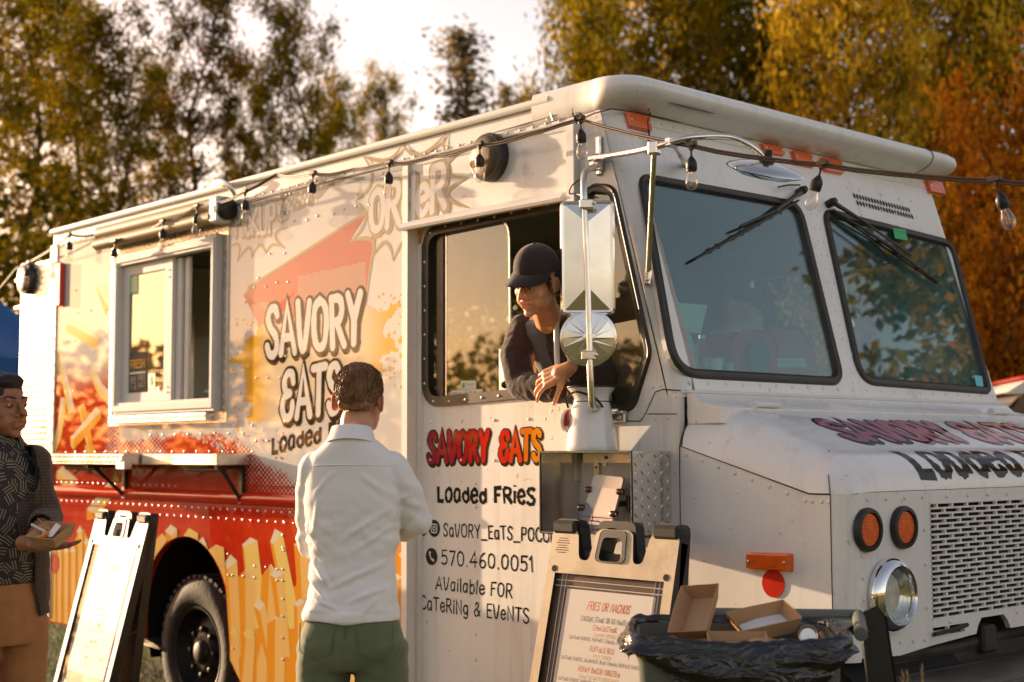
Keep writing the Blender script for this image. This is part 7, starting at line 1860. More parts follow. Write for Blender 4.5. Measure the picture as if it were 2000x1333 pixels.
# ---------- helper inside the cab, dim behind the windscreen
pI = Plane((-4.35, 0, 0), (0, 1, 0), (0, 0, 1))
ci = pI.px(1455, 640)
PI_ = thing('person', 'person in a blue top and dark cap inside the cab, dim behind the windscreen', 'person', (ci.x, ci.y, .63))
I = Fr(Vector((ci.x, ci.y, .63)), (.35, .94, 0))
hI = I.tilted(Vector((ci.x, ci.y, ci.z + .06)), 25, 0, 0); B = Blob(); head_prims(B, hI)
B.cap(hI(0, -.04, -.19), I(0, -.06, ci.z - 1.1), .10, .13); B.cap(I(0, -.06, .6), I(0, 0, .15), .13, .1)
B.chain([I(.17, -.06, ci.z - .82), I(.24, .05, ci.z - 1.06), I(.10, .25, ci.z - 1.10)], [.05, .04, .03]); B.chain([I(-.17, -.06, ci.z - .82), I(-.24, .05, ci.z - 1.06), I(-.10, .25, ci.z - 1.10)], [.05, .04, .03])
hand(B, I(.10, .25, ci.z - 1.10), I.f, Vector((0, 0, 1)), thumb=-1); hand(B, I(-.10, .25, ci.z - 1.10), I.f, Vector((0, 0, 1)), thumb=1)
B.build('body', S2, PI_, .007, 2)
B = Blob(); B.loft([ell_ring(I, 0, -.06, z, rx, ry, 20) for z, rx, ry in ((ci.z - .75, .08, .07), (ci.z - .80, .17, .10), (ci.z - .95, .19, .12), (ci.z - 1.3, .18, .12), (.3, .17, .12))])
B.chain([I(.17, -.06, ci.z - .82), I(.24, .05, ci.z - 1.06), I(.16, .16, ci.z - 1.08)], [.07, .058, .045]); B.chain([I(-.17, -.06, ci.z - .82), I(-.24, .05, ci.z - 1.06), I(-.16, .16, ci.z - 1.08)], [.07, .058, .045])
B.build('blue_top', cloth('top_blue', (.03, .07, .17)), PI_, .012, 3)
hB = Blob(); hB.ell(hI(0, -.015, .055), (.082, .102, .085), hI.rot()); hB.ell(hI(0, .10, .05), (.07, .07, .010), hI.rot()); hB.build('cap', CAPM, PI_, .008, 2, cut=lambda p: (p - hI.o).dot(hI.u) < .03)
# ------------------------------------------------------------------ A-frame menu boards
M['signwhite'] = mat('sign_plastic_white', (.60, .57, .52), .5, spec=.3, var=.04, dirt=(.3, .2, .1), dirt_amt=.25)
M['signtan'] = mat('sign_plastic_scuffed', (.55, .44, .30), .34, coat=.25, var=.10, vscale=9, dirt=(.14, .08, .03), dirt_amt=.55, dscale=4)
M['boardbrown'] = mat('board_brown', (.115, .055, .028), .3, coat=.4, var=.35, vscale=6)
M['paper'] = mat('menu_paper', (.70, .66, .62), .6)
M['poly'] = glass_mat('clear_cover', (.97, .96, .95), 1.4, .02, (.7, .6, .5), .6)
M['mred'] = mat('menu_red', (.62, .10, .02), .6); M['mgold'] = mat('menu_gold', (.55, .36, .10), .6); M['mgrey'] = mat('menu_grey', (.14, .12, .11), .6)
def aframe(name, label, foot, H, Wd, lean, yaw, front_mat, menu, sep=.62):
    """two hinged leaves; foot = middle of the front leaf's foot; yaw turns it about Z"""
    T = thing(name, label, 'menu board', tuple(foot), group=None)
    cy, sy = math.cos(yaw), math.sin(yaw); ex = Vector((cy, sy, 0)); ey = Vector((-sy, cy, 0)); foot = Vector(foot)
    upf = (ey * math.sin(lean) + Vector((0, 0, math.cos(lean)))); nf = ex.cross(upf)
    def Pf(x, h, d=0.0): return foot + ex * (x * Wd / 2) + upf * h + nf * d
    Lh = H / math.cos(lean); top = foot + upf * Lh; hn = .112 * (H / 1.2)
    def leaf(front):
        if front: pf = Pf
        else:
            l2 = -lean * .45; f2 = foot + ey * ((math.sin(lean) + math.sin(l2)) * Lh + .055); u2 = (-ey * math.sin(l2) + Vector((0, 0, math.cos(l2)))); n2 = -(ex.cross(u2))
            pf = lambda x, h, d=0.0: f2 + ex * (x * Wd / 2) + u2 * h + n2 * d
        t_ = .045
        out = [(-1, 0), (1, 0), (1, Lh), (.62, Lh), (.56, Lh - hn * .25), (.50, Lh - hn), (.36, Lh - hn), (.30, Lh - hn * .1), (.22, Lh), (-.20, Lh), (-.28, Lh - hn * .1), (-.34, Lh - hn), (-.50, Lh - hn), (-.56, Lh - hn * .25), (-.62, Lh), (-1, Lh)]
        o3 = fillet([pf(a, b) for a, b in out], [.02, .02, .03, .03, .03, .03, .02, .02, .04, .04, .02, .02, .03, .03, .03, .03], 3)
        hdl = fillet([pf(a, b) for a, b in ((-.19, Lh - hn), (.19, Lh - hn), (.15, Lh - hn * .22), (-.15, Lh - hn * .22))], .02, 3)
        hole = [pf(a, b) for a, b in ((-.86, .10), (.86, .10), (.86, Lh - hn * 1.45), (-.86, Lh - hn * 1.45))]
        mb = MB(); nn = (pf(0, 0, 1) - pf(0, 0)).normalized(); mb.prism(o3, -nn * t_, holes=[hdl, hole], smi=1)
        return mb.build('front_leaf' if front else 'rear_leaf', [front_mat if front else M['blackpl'], M['blackpl']], T), pf, nn
    fl, pf, nn = leaf(True); bl, pb_, _ = leaf(False)
    mb = MB(); mb.prism([pf(a, b, -.016) for a, b in ((-.87, .09), (.87, .09), (.87, Lh - hn * 1.42), (-.87, Lh - hn * 1.42))], -nn * .01); bd = mb.build('board', M['boardbrown'], T)
    mb = MB(); mb.prism([pb_(a, b, -.016) for a, b in ((-.87, .09), (.87, .09), (.87, Lh - hn * 1.42), (-.87, Lh - hn * 1.42))], ey * -.01); mb.build('board', M['boardbrown'], T)
    mb = MB()
    for k in (-.97, .97): mb = MB(); mb.tube([pf(k, Lh * .50, -.03), pb_(k, Lh * .50, -.03)], .008, 6); mb.build('spreader', M['blackpl'], T)
    for k in (-.8, .8): mb = MB(); mb.box(top + ex * k * Wd / 2 + ey * .01, (.12, .05, .05), Matrix((ex, ey, Vector((0, 0, 1)))).transposed(), bev=.012); mb.build('hinge', M['blackpl'], T)
    mb = MB(); rows = None
    lo_, hi_ = Lh - hn * .98, Lh - hn * .05
    for s_ in ((-.19, -.15), (.15, .19)): pass
    ring_ = fillet([pf(a, b, .004) for a, b in ((-.24, Lh - hn * 1.02), (.24, Lh - hn * 1.02), (.20, Lh - hn * .02), (-.20, Lh - hn * .02))], .025, 4)
    ring2 = fillet([pf(a, b, .004) for a, b in ((-.18, Lh - hn * .98), (.18, Lh - hn * .98), (.145, Lh - hn * .26), (-.145, Lh - hn * .26))], .02, 4)
    mb.prism(ring_, -nn * .07, holes=[ring2]); mb.build('handle', M['blackpl'] if front_mat is M['signtan'] else front_mat, T, bevel=.003)
    mb = MB()
    for x_, h_ in ((-.88, Lh - hn * 1.32), (.88, Lh - hn * 1.32)): mb = MB(); mb.lathe([(.012, 0), (.012, .001)], pf(x_, h_, .001), nn, 12); mb.disc(pf(x_, h_, .0015), nn, .0115, 12); mb.build('peg_hole', M['dark'], T)
    # white rules printed on the board
    mb = MB(); hb = Lh - hn * 1.45
    for d_ in (.035, .055): 
        mb.tube([pf(-.86, hb - d_ + .012, -.0145), pf(.86, hb - d_ + .012, -.0145)], .0022, 4); mb.tube([pf(-.86 + d_ / Wd * 2 - .02, hb, -.0145), pf(-.86 + d_ / Wd * 2 - .02, .10, -.0145)], .0022, 4); mb.tube([pf(.86 - d_ / Wd * 2 + .02, hb, -.0145), pf(.86 - d_ / Wd * 2 + .02, .10, -.0145)], .0022, 4)
    mb.build('white_rules', M['vwhite'], bd)
    menu(T, pf, Lh, hn, nn, bd)
    mb = MB(); mb.poly([pf(a, b, -.008) for a, b in ((-.855, .11), (.855, .11), (.855, hb - .003), (-.855, hb - .003))]); mb.build('clear_cover', M['poly'], T, recalc=False)
    return T, pf, Lh
def menu_front(T, pf, Lh, hn, nn, bd):
    a0, a1, h1, h0 = -.66, .73, Lh - hn * 1.9, .16
    mb = MB(); mb.poly([pf(a0, h0, -.0145), pf(a1, h0, -.0145), pf(a1, h1, -.0145), pf(a0, h1, -.0145)]); pp_ = mb.build('menu_sheet', M['paper'], T, recalc=False)
    def line(txt, hgt, cx, width, cap_h, matl, hw, mbx, seed=1, slant=0):
        c = (a0 + a1) / 2 + cx
        b_ = pf(c - width / 2, hgt, -.01446); e_ = pf(c + width / 2, hgt, -.01446); t_ = pf(c - width / 2 + slant, hgt + cap_h, -.01446)
        lettering(mbx, txt, b_, e_, t_, hw=hw, gap=.12, seed=seed, jit=.02)
    r_, g_, k_, y_ = MB(), MB(), MB(), MB()
    h = h1 - .066
    line('FRIES OR NACHOS', h, 0, .66, .028, None, .062, r_, slant=.02); h -= .040
    line('CHiCKeN, STeaK OR GO MeaTLeSS', h, 0, .80, .017, None, .05, k_); h -= .028
    items = (('CHeeSeSTeaK', 'SaVORY OPTiON', 'SaUTeeD ONiONS, PePPeRS, CHeeSe, MaYO, KeTCHUP'), ('BUFFaLO BLU', 'SPiCY TOUCH', 'SaUTeeD ONiONS, JaLaPeNOS, BLeU CHeeSe, BUFFaLO SaUCe'), ('HONeY BaCON DRiZZLe', 'SWeeT & SaLTY iNDULGeNCe', 'SaUTeeD ONiONS, PePPeRS, CHeeSe, BaCON, HONeY MUSTaRD'), ('THe TRaTTORia', 'iTaLiaN STYLe', 'SaUTeeD ONiONS, PePPeRS, MOZZaReLLa, MaRiNaRa'))
    for t1, t2, t3 in items:
        line(t1, h, 0, .034 * len(t1), .018, None, .06, r_); h -= .0215
        line(t2, h, .02, .026 * len(t2), .012, None, .055, y_); h -= .017
        line(t3, h, -.01, .0232 * len(t3), .012, None, .055, g_); h -= .034
    for nm, m_, mm in (('menu_heading', r_, M['mred']), ('menu_subtitle', k_, M['ink']), ('menu_note', y_, M['mgold']), ('menu_text', g_, M['mgrey'])): m_.build(nm, mm, pp_, recalc=False)
    # maker's moulded lettering on the left shoulder
    mb = MB()
    for i, t in enumerate(('SiGN FRaMe', 'DeLuXe', 'PLaSTiC BOaRD', 'PaT. PeNDiNG', 'MaDe iN USa')):
        pass
    mb = MB()
    for i in range(7): mb.box(pf(-.80, Lh - hn * (.35 + .075 * i), .0003), (.045 + .012 * (i % 3), .001, .0025), Matrix.Identity(3))
    mb.build('moulded_text', M['boardbrown'], T, kind='stuff')
# front board, square on to the camera side
ft = side_at(-.36).px(1196, 1040); Hs = 1.225; lean = R(13)
fz_ = Vector((ft.x, -.36 - Hs * math.tan(lean), 0))
xw = (side_at(-.40).px(1338, 1050).x - side_at(-.40).px(1082, 1046).x)
aframe('menu_board', 'scuffed menu board titled fries or nachos under the steel pay box', (fz_.x + .01, fz_.y, 0), Hs, abs(xw) * .98, lean, 0.0, M['signtan'], menu_front)
def menu_left(T, pf, Lh, hn, nn, bd):
    a0, a1, h1, h0 = -.74, .70, Lh - hn * 1.75, .36
    mb = MB(); mb.poly([pf(a0, h0, -.0145), pf(a1, h0, -.0145), pf(a1, h1, -.0145), pf(a0, h1, -.0145)]); pp_ = mb.build('menu_sheet', M['paper'], T, recalc=False)
    r_, g_ = MB(), MB(); h = h1 - .09; k = 0
    def line(mbx, txt, hgt, w_, ch, hw, cx=0):
        lettering(mbx, txt, pf(cx - w_ / 2, hgt, -.01446), pf(cx + w_ / 2, hgt, -.01446), pf(cx - w_ / 2, hgt + ch, -.01446), hw=hw, gap=.12, jit=.02)
    line(r_, 'FRIES OR NACHOS', h, .55, .030, .08); h -= .045
    for t1, t3 in (('CHeeSeSTeaK', 'SaUTeeD ONiONS, PePPeRS, CHeeSe'), ('BUFFaLO BLU', 'SaUTeeD ONiONS, BLeU CHeeSe'), ('HONeY BaCON', 'PePPeRS, BaCON, HONeY MUSTaRD'), ('TRaTTORia', 'MOZZaReLLa, MaRiNaRa'), ('LOaDeD FRieS', 'CHeeSe, BaCON, RaNCH'), ('DRiNKS', 'WaTeR  SODa  TeaS')):
        line(r_, t1, h, .026 * len(t1), .020, .07, (-.1 if k == 5 else 0)); h -= .028; line(g_, t3, h, .024 * len(t3), .014, .055, (-.1 if k == 5 else 0)); h -= .058; k += 1
    for i, t in enumerate(('CaSH', 'CaRD', 'TaP', 'THaNKS')): line(r_, t, .55 - i * .035, .16, .014, .06, .45)
    r_.build('menu_heading', M['mred'], pp_, recalc=False); g_.build('menu_text', M['mgrey'], pp_, recalc=False)
    mb = MB(); mb.poly([pf(a, b, -.01446) for a, b in ((-.80, .10), (.10, .10), (.04, .23), (-.78, .32))]); fl_ = mb.build('flyer', M['paper'], T, recalc=False)
    mb = MB(); mb.poly([pf(a, b, -.01440) for a, b in ((-.66, .17), (-.40, .20), (-.33, .29), (-.62, .25))]); mb.build('flyer_picture', M['mred'], fl_, recalc=False)
    mb = MB(); mb.disc(pf(.38, .265, -.0135), nn, .052, 22); mb.build('round_sticker', mat('sticker_lime', (.50, .55, .03), .5), T, recalc=False)
    mb = MB(); lettering(mb, 'YeS', pf(.28, .255, -.0128), pf(.48, .255, -.0128), pf(.28, .28, -.0128), hw=.09); mb.build('sticker_text', M['ink'], T, recalc=False)
la = side_at(-.40).px(238, 1013); Hl = 1.155; ll = R(14)
wl_ = side_at(-.45).px(286, 1040).x - side_at(-.45).px(168, 1036).x
aframe('menu_board', 'white menu board in bright sun beside the rear wheel', (la.x - .02, -.40 - Hl * math.tan(ll), 0), Hl, abs(wl_) * 1.02, ll, R(-4), M['signwhite'], menu_left)
# ------------------------------------------------------------------ wheeled bin with black liner and what lies in it
bl_, br_ = Plane((0, 0, .985), (1, 0, 0), (0, 1, 0)).px(1236, 1254), Plane((0, 0, .985), (1, 0, 0), (0, 1, 0)).px(1655, 1258)
bx = (br_ - bl_); bw = bx.length; bx.normalize(); by = Vector((-bx.y, bx.x, 0)); bc = (bl_ + br_) / 2 + by * .21; bdp = .46
BN = thing('wheeled_bin', 'grey-green wheeled rubbish bin lined with a black bag in front of the truck nose', 'rubbish bin', (bc.x, bc.y, 0))
M['bingreen'] = mat('bin_plastic', (.115, .125, .105), .45, var=.08, vscale=5, bump=.05, bscale=120, dirt=(.3, .24, .15), dirt_amt=.2)
bp_ = lambda a, b, z: Vector((bc.x, bc.y, 0)) + bx * a + by * b + Vector((0, 0, z * .925))
def rrect(w, d, r, z, n=6):
    return fillet([bp_(-w / 2, -d / 2, z), bp_(w / 2, -d / 2, z), bp_(w / 2, d / 2, z), bp_(-w / 2, d / 2, z)], r, n)
mb = MB(); mb.grid([rrect(bw * .80, bdp * .78, .05, .06), rrect(bw * .95, bdp * .95, .05, 1.0), rrect(bw * 1.0, bdp * 1.0, .05, 1.04), rrect(bw * 1.0, bdp * 1.0, .05, 1.065), rrect(bw * .94, bdp * .92, .05, 1.065), rrect(bw * .88, bdp * .88, .05, .8), rrect(bw * .8, bdp * .8, .05, .3)], closed=True); mb.poly(rrect(bw * .80, bdp * .8, .05, .3)); mb.poly(rrect(bw * .80, bdp * .78, .05, .06))
mb.build('bin_body', M['bingreen'], BN, smooth=40)
mb = MB(); hx = bw / 2
mb.tube([bp_(hx - .02, bdp * .62, 1.085), bp_(hx + .13, bdp * .62, 1.075)], .018, 8); mb.tube([bp_(-hx * .5, bdp * .56, 1.09), bp_(hx + .10, bdp * .60, 1.085)], .020, 10); mb.tube([bp_(hx + .06, -bdp * .1, 1.07), bp_(hx + .10, bdp * .60, 1.085)], .020, 10)
for t in (.2, .6): mb.box(bp_(hx * t, bdp * .53, 1.08), (.02, .06, .05), Matrix.Rotation(math.atan2(bx.y, bx.x), 3, 'Z'))
mb.prism([bp_(hx - .01, -bdp * .25, 1.05), bp_(hx + .09, bdp * .40, 1.05), bp_(hx + .10, bdp * .60, 1.05), bp_(hx - .01, bdp * .5, 1.05)], (0, 0, .03)); mb.prism([bp_(hx - .02, bdp * .3, 1.06), bp_(hx + .085, bdp * .55, 1.06), bp_(hx - .05, bdp * .3, .80)], by * .02)
mb.build('bin_handle', M['bingreen'], BN, smooth=40)
mb = MB(); q = [bp_(hx + .115, bdp * .55, 1.10), bp_(hx + .15, bdp * .55, 1.115), bp_(hx + .18, bdp * .55, 1.08), bp_(hx + .24, bdp * .52, .55), bp_(hx + .15, bdp * .52, .55), bp_(hx + .11, bdp * .55, 1.0)]
mb.prism(q, by * .045); mb.build('bin_lid', M['blackpl'], BN, bevel=.006)
mb = MB(); mb.tube([bp_(-.25, bdp * .48, .10), bp_(.25, bdp * .48, .10)], .02, 8)
for k in (-.25, .25): mb.lathe([(.10, 0), (.10, .05), (.03, .05)], bp_(k - .025, bdp * .48, .10), bx, 20)
mb.build('bin_wheels', M['rubber'], BN)
m, nt, b = new_mat('black_bin_liner'); M['bag'] = m; NX.nt = nt
tcn = nt.nodes.new('ShaderNodeTexCoord'); mp_ = nt.nodes.new('ShaderNodeMapping'); mp_.inputs['Scale'].default_value = (1, 1, 2.8); nt.links.new(tcn.outputs['Object'], mp_.inputs[0])
no_ = nt.nodes.new('ShaderNodeTexNoise'); no_.inputs['Scale'].default_value = 8; no_.inputs['Detail'].default_value = 3.5; no_.inputs['Distortion'].default_value = 1.6; nt.links.new(mp_.outputs[0], no_.inputs['Vector'])
hgt_ = NX.op('ABSOLUTE', NX(no_.outputs['Fac']) - .5); bp2 = nt.nodes.new('ShaderNodeBump'); bp2.inputs['Strength'].default_value = 1; bp2.inputs['Distance'].default_value = .012; nt.links.new(hgt_.k, bp2.inputs['Height']); nt.links.new(bp2.outputs[0], b.inputs['Normal'])
b.inputs['Base Color'].default_value = (.008, .0075, .008, 1); b.inputs['Roughness'].default_value = .14; b.inputs['Specular IOR Level'].default_value = .7
# liner: folded over the rim, with pleats
rows = []; rg = random.Random(9); nseg = 380
def rimpt(t, w, d):
    pts = rimpt.c.setdefault((w, d), fillet([Vector((-w / 2, -d / 2, 0)), Vector((w / 2, -d / 2, 0)), Vector((w / 2, d / 2, 0)), Vector((-w / 2, d / 2, 0))], .07, 8))
    Ls = [(pts[(i + 1) % len(pts)] - pts[i]).length for i in range(len(pts))]; s_ = (t % 1) * sum(Ls)
    for i, l in enumerate(Ls):
        if s_ <= l: return pts[i].lerp(pts[(i + 1) % len(pts)], s_ / l)
        s_ -= l
    return pts[0]
rimpt.c = {}
def ridged(q): return 1 - 2.2 * abs(mnoise.noise(q))
PRO = [(.86 + .10 * k / 7, .80 + .27 * k / 7, 0) for k in range(8)] + [(.965 + .045 * (1 - math.cos(t)) , 1.07 + .022 * math.sin(t), 0) for t in np.linspace(.4, math.pi - .3, 6)] + [(1.062, 1.06, k / 16) for k in range(17)]
for j, (sc, z, dn) in enumerate(PRO):
    row = []
    for k in range(nseg):
        p = rimpt(k / nseg, bw * sc, bdp * sc); u_p = min(1, max(0, p.x / bw + .5)); nn_ = Vector((p.x, p.y, 0)).normalized()
        drop = (.035 + .135 * math.sin(math.pi * u_p ** 1.4)) if p.y < 0 else .07
        zz = z - dn * drop * (1 + .35 * mnoise.noise(Vector((p.x * 9, p.y * 9, 4)))) + (.010 * mnoise.noise(Vector((p.x * 11, p.y * 11, 1))) + .006 * mnoise.noise(Vector((p.x * 35, p.y * 35, 2))) if 4 < j else 0) - (.022 * math.sin(u_p * math.pi) if p.y < 0 else .006)
        q1 = Vector((p.x * 5 + p.y * 5 + zz * 6, zz * 26, 3.3)); q2 = Vector((p.x * 17 + p.y * 17 - zz * 20, zz * 48, 8.1))
        am = .0 if j < 5 else (.005 if j < 14 else .009)
        out_ = am * ridged(q1) + am * .35 * ridged(q2) + (.016 * math.sin(math.pi * min(1, dn * 1.2)) * (1 + mnoise.noise(Vector((p.x * 8, p.y * 8, 6)))) if dn else 0) - (.012 * dn)
        q = p + nn_ * out_; row.append(bp_(q.x, q.y, zz + (am * .5 * ridged(q2) if 7 < j < 14 else 0)))
    rows.append(row)
mb = MB(); mb.grid(rows, closed=True); mb.poly([r_ for r_ in rows[0]]); LN = mb.build('bin_liner', M['bag'], BN, smooth=40)
M['kraft'] = mat('kraft_card', (.42, .25, .125), .75, var=.08, vscale=14, bump=.05, bscale=200); M['kraft_in'] = mat('kraft_card_inside', (.46, .28, .15), .7, var=.06); M['napkin'] = mat('white_paper', (.72, .69, .66), .8, bump=.1, bscale=60)
def tray(label, c, ex_, ey_, L1, W1, hgt, matl=None, flare=.035, group=None):
    """folded card boat: base, four flared walls"""
    c, ex_ = Vector(c), Vector(ex_).normalized(); ey_ = Vector(ey_); ey_ = (ey_ - ex_ * ey_.dot(ex_)).normalized(); n = ex_.cross(ey_)
    T = thing('food_tray', label, 'food tray', tuple(c), group=group)
    q = lambda a, b, h: c + ex_ * a + ey_ * b + n * h
    b0 = [(-L1 / 2, -W1 / 2), (L1 / 2, -W1 / 2), (L1 / 2, W1 / 2), (-L1 / 2, W1 / 2)]
    t0 = [(-L1 / 2 - flare, -W1 / 2 - flare * .6), (L1 / 2 + flare, -W1 / 2 - flare * .6), (L1 / 2 + flare, W1 / 2 + flare * .6), (-L1 / 2 - flare, W1 / 2 + flare * .6)]
    mb = MB(); mb.poly([q(a, b, 0) for a, b in b0]); mb.build('tray_base', M['kraft_in'], T, recalc=False).modifiers.new('card', 'SOLIDIFY').thickness = .0022
    mb = MB()
    for i in range(4):
        j = (i + 1) % 4; pa, pb2, qa, qb = q(*b0[i], 0), q(*b0[j], 0), q(*t0[i], hgt), q(*t0[j], hgt)
        mid = (qa + qb) / 2 + n * (hgt * .10 if i % 2 else -.0)
        mb.add([pa, pb2, qb, qa.lerp(qb, .75) + n * hgt * (.06 if i % 2 else -.02), mid, qa.lerp(qb, .25) + n * hgt * (.06 if i % 2 else -.02), qa], [(0, 1, 2, 3, 4, 5, 6)])
    o = mb.build('tray_wall', M['kraft'], T, recalc=False); o.modifiers.new('card', 'SOLIDIFY').thickness = .0022
    return T, q
bcs = lambda px_, y_, d: CAM + ray(px_, y_) * d
# upright tray on the left: its open side faces the camera
d0 = 4.12; KS = 1.2
p1, p2, p3, p4 = bcs(1345, 1245, d0 - .08), bcs(1410, 1245, d0 - .02), bcs(1412, 1166, d0 + .06), bcs(1352, 1166, d0 + .02)
ctr = bcs(1366, 1207, d0 + .02)
tray('upright brown card tray standing open on its end at the left of the bin', ctr, (bcs(1414, 1203, d0 - .03) - bcs(1345, 1207, d0 + .03)), (bcs(1352, 1175, d0 + .07) - bcs(1326, 1255, d0 - .03)), .085, .150, .046, flare=.019)
TW, qw = tray('brown card tray tilted forward with a white paper lining in the bin', bcs(1492, 1228, d0 + .03), (bcs(1552, 1212, d0 + .05) - bcs(1425, 1240, d0)), (bcs(1480, 1205, d0 + .10) - bcs(1490, 1250, d0 - .03)), .150, .102, .045, flare=.019)
mb = MB(); mb.poly([qw(a, b, .006) for a, b in ((-.074, -.050), (-.074, .034), (.02, .055), (.076, .048), (.080, .0), (.06, -.050))]); 
o = mb.build('napkin', M['napkin'], None, recalc=False, label='white paper sheet lying inside the tilted tray in the bin', cat='paper'); o.modifiers.new('paper', 'SOLIDIFY').thickness = .001
tray('low brown card tray lying face up at the front of the bin', bcs(1440, 1262, d0 - .12), bx, by * .9 + Vector((0, 0, .3)), .14, .066, .026, flare=.014)
# a can and crumpled foil at the right
M['canpink'] = mat('can_pink', (.55, .20, .16), .25, metal=.6); M['foil'] = mat('crumpled_bronze_foil', (.45, .27, .14), .3, metal=.8, bump=.8, bscale=22)
cn = bcs(1575, 1248, d0 + .02); CN = thing('drink_can', 'pink drink can lying among the rubbish in the bin', 'can', tuple(cn)); ax_ = (Vector((.55, -.62, .25))).normalized()
mb = MB(); mb.lathe([(.024, -.06), (.033, -.05), (.033, .045), (.027, .055)], cn, ax_, 24); mb.build('can_body', M['canpink'], CN, smooth=50)
mb = MB(); mb.lathe([(.027, .055), (.0275, .058), (.024, .056), (.022, .052), (.001, .052)], cn, ax_, 24); mb.build('can_top', M['alu'], CN, smooth=50)
B = Blob(); fc = bcs(1605, 1243, d0 + .08)
for k in range(9): B.ell(fc + Vector((rg.uniform(-.05, .05), rg.uniform(-.05, .05), rg.uniform(-.03, .02))), (rg.uniform(.02, .035), rg.uniform(.02, .04), rg.uniform(.012, .026)))
FO = B.build('wrapper', M['foil'], None, .006, 1, lambda p, n: .008 * mnoise.noise(p * 45)); props(FO, 'crumpled bronze foil wrapper on the right side of the bin', 'wrapper')
B = Blob()
for k in range(16):
    p = bp_(rg.uniform(-.2, .2), rg.uniform(-.12, .16), 1.0 + rg.uniform(-.03, .03)); B.ell(p, (rg.uniform(.04, .07), rg.uniform(.04, .07), rg.uniform(.02, .04)))
RB = B.build('rubbish', M['kraft'], None, .012, 1, lambda p, n: .012 * mnoise.noise(p * 25)); props(RB, 'loose crumpled wrappers filling the bin under the trays', 'rubbish', kind='stuff')
# ------------------------------------------------------------------ food tray in the man's hand
th = CAM + ray(107, 1043) * 4.90
exh = (CAM + ray(152, 1046) * 4.82 - CAM + 0 * th) - (ray(64, 1036) * 4.94)
TH, qh = tray('brown card food tray with a fork held by the man on the left', CAM + ray(106, 1055) * 4.92, exh, Vector((0, 0, 1)).cross(exh) + Vector((0, 0, .12)), .10, .08, .040, flare=.022)
mb = MB(); mb.tube(smooth_path([qh(-.078, -.01, .062), qh(-.03, .0, .03), qh(.0, .0, .02)]), .0045, 6, flat=.4); o = mb.build('plastic_fork', M['napkin'], None, label='white plastic fork resting in the held food tray', cat='fork')
M['food'] = mat('sauced_fries', (.55, .20, .06), .4, var=.4, vscale=60)
B = Blob(); rg = random.Random(6)
for k in range(12): B.ell(qh(rg.uniform(-.045, .0), rg.uniform(-.03, .03), rg.uniform(.008, .035)), (.012, .010, .008))
FD = B.build('loaded_fries', M['food'], None, .003, 1); props(FD, 'small heap of orange loaded fries in the held tray', 'food')
mb = MB(); mb.tube([qh(-.022, .01, .02), qh(-.045, .0, .085)], .0016, 5); mb.build('wooden_pick', M['kraft'], None, label='thin wooden pick stuck in the fries of the held tray', cat='pick')
mb = MB(); mb.add([qh(-.01, -.02, .025), qh(.025, -.02, .028), qh(.035, .02, .048), qh(.0, .03, .05)], [(0, 1, 2, 3)]); o = mb.build('napkin', M['napkin'], None, recalc=False, label='folded white napkin tucked behind the fries of the held tray', cat='napkin'); o.modifiers.new('paper', 'SOLIDIFY').thickness = .001
# ------------------------------------------------------------------ festoon lights
M['cable'] = mat('festoon_cable', (.10, .055, .028), .5); M['socket'] = mat('lamp_socket', (.014, .012, .011), .45, bump=.1)
M['bulbglass'] = glass_mat('bulb_glass', (.97, .95, .92), 1.5, .03, (.9, .85, .78), 2.2)
M['filament'] = mat('filament', (.80, .62, .38), .2, metal=.8)
FL = thing('festoon_lights', 'string of clear bulb festoon lights looped along the truck roof', 'string lights', (-5.0, -.1, 2.8))
def plY(x, y, yy): return side_at(yy).px(x, y)
def tow(px_, y, d): return CAM + ray(px_, y) * d
hangs = [(( 57, 512), plY(57, 512, -.05)), ((133, 455), plY(135, 458, -.10)), ((225, 472), plY(225, 470, -.12)), ((318, 438), plY(318, 432, -.12)), ((385, 405), plY(385, 402, -.1)), ((478, 374), plY(478, 374, -.12)), ((612, 338), plY(612, 338, -.14)), ((760, 317), plY(760, 317, -.13)), ((937, 281), plY(937, 281, -.13)), ((1133, 231), plY(1133, 231, -.10)), ((1350, 282), tow(1350, 282, 5.10)), ((1607, 319), tow(1607, 319, 4.80)), ((1943, 350), tow(1943, 350, 4.45))]
pts = [plY(-60, 625, -.1), plY(30, 525, -.06)] + [h[1] for h in hangs[:2]] + [plY(190, 455, -.06), hangs[2][1], plY(270, 452, -.08), hangs[3][1], hangs[4][1], plY(430, 395, -.1), hangs[5][1], plY(540, 340, -.05), hangs[6][1], plY(690, 330, -.12), hangs[7][1], plY(850, 303, -.12), hangs[8][1], plY(1040, 258, -.12), hangs[9][1]]
cab = MB()
def sagline(a, b, sag, n=6): return [a.lerp(b, k / n) - Vector((0, 0, sag * 4 * (k / n) * (1 - k / n))) for k in range(n + 1)]
path = [pts[0]]
for a, b in zip(pts[:-1], pts[1:]): path += sagline(a, b, .012 if (b - a).length > .3 else .003, 5)[1:]
for a, b in zip([hangs[9][1]] + [h[1] for h in hangs[10:]], [h[1] for h in hangs[10:]] + [tow(2150, 352, 4.25)]): path += sagline(a, b, .012, 5)[1:]
for dv in (Vector((0, 0, 0)), Vector((0, 0, -.009))): cab.tube([p + dv + Vector((0, 0, .002 * math.sin(i * 1.3))) for i, p in enumerate(path)], .0042, 6)
cab.build('cable', M['cable'], FL, smooth=70)
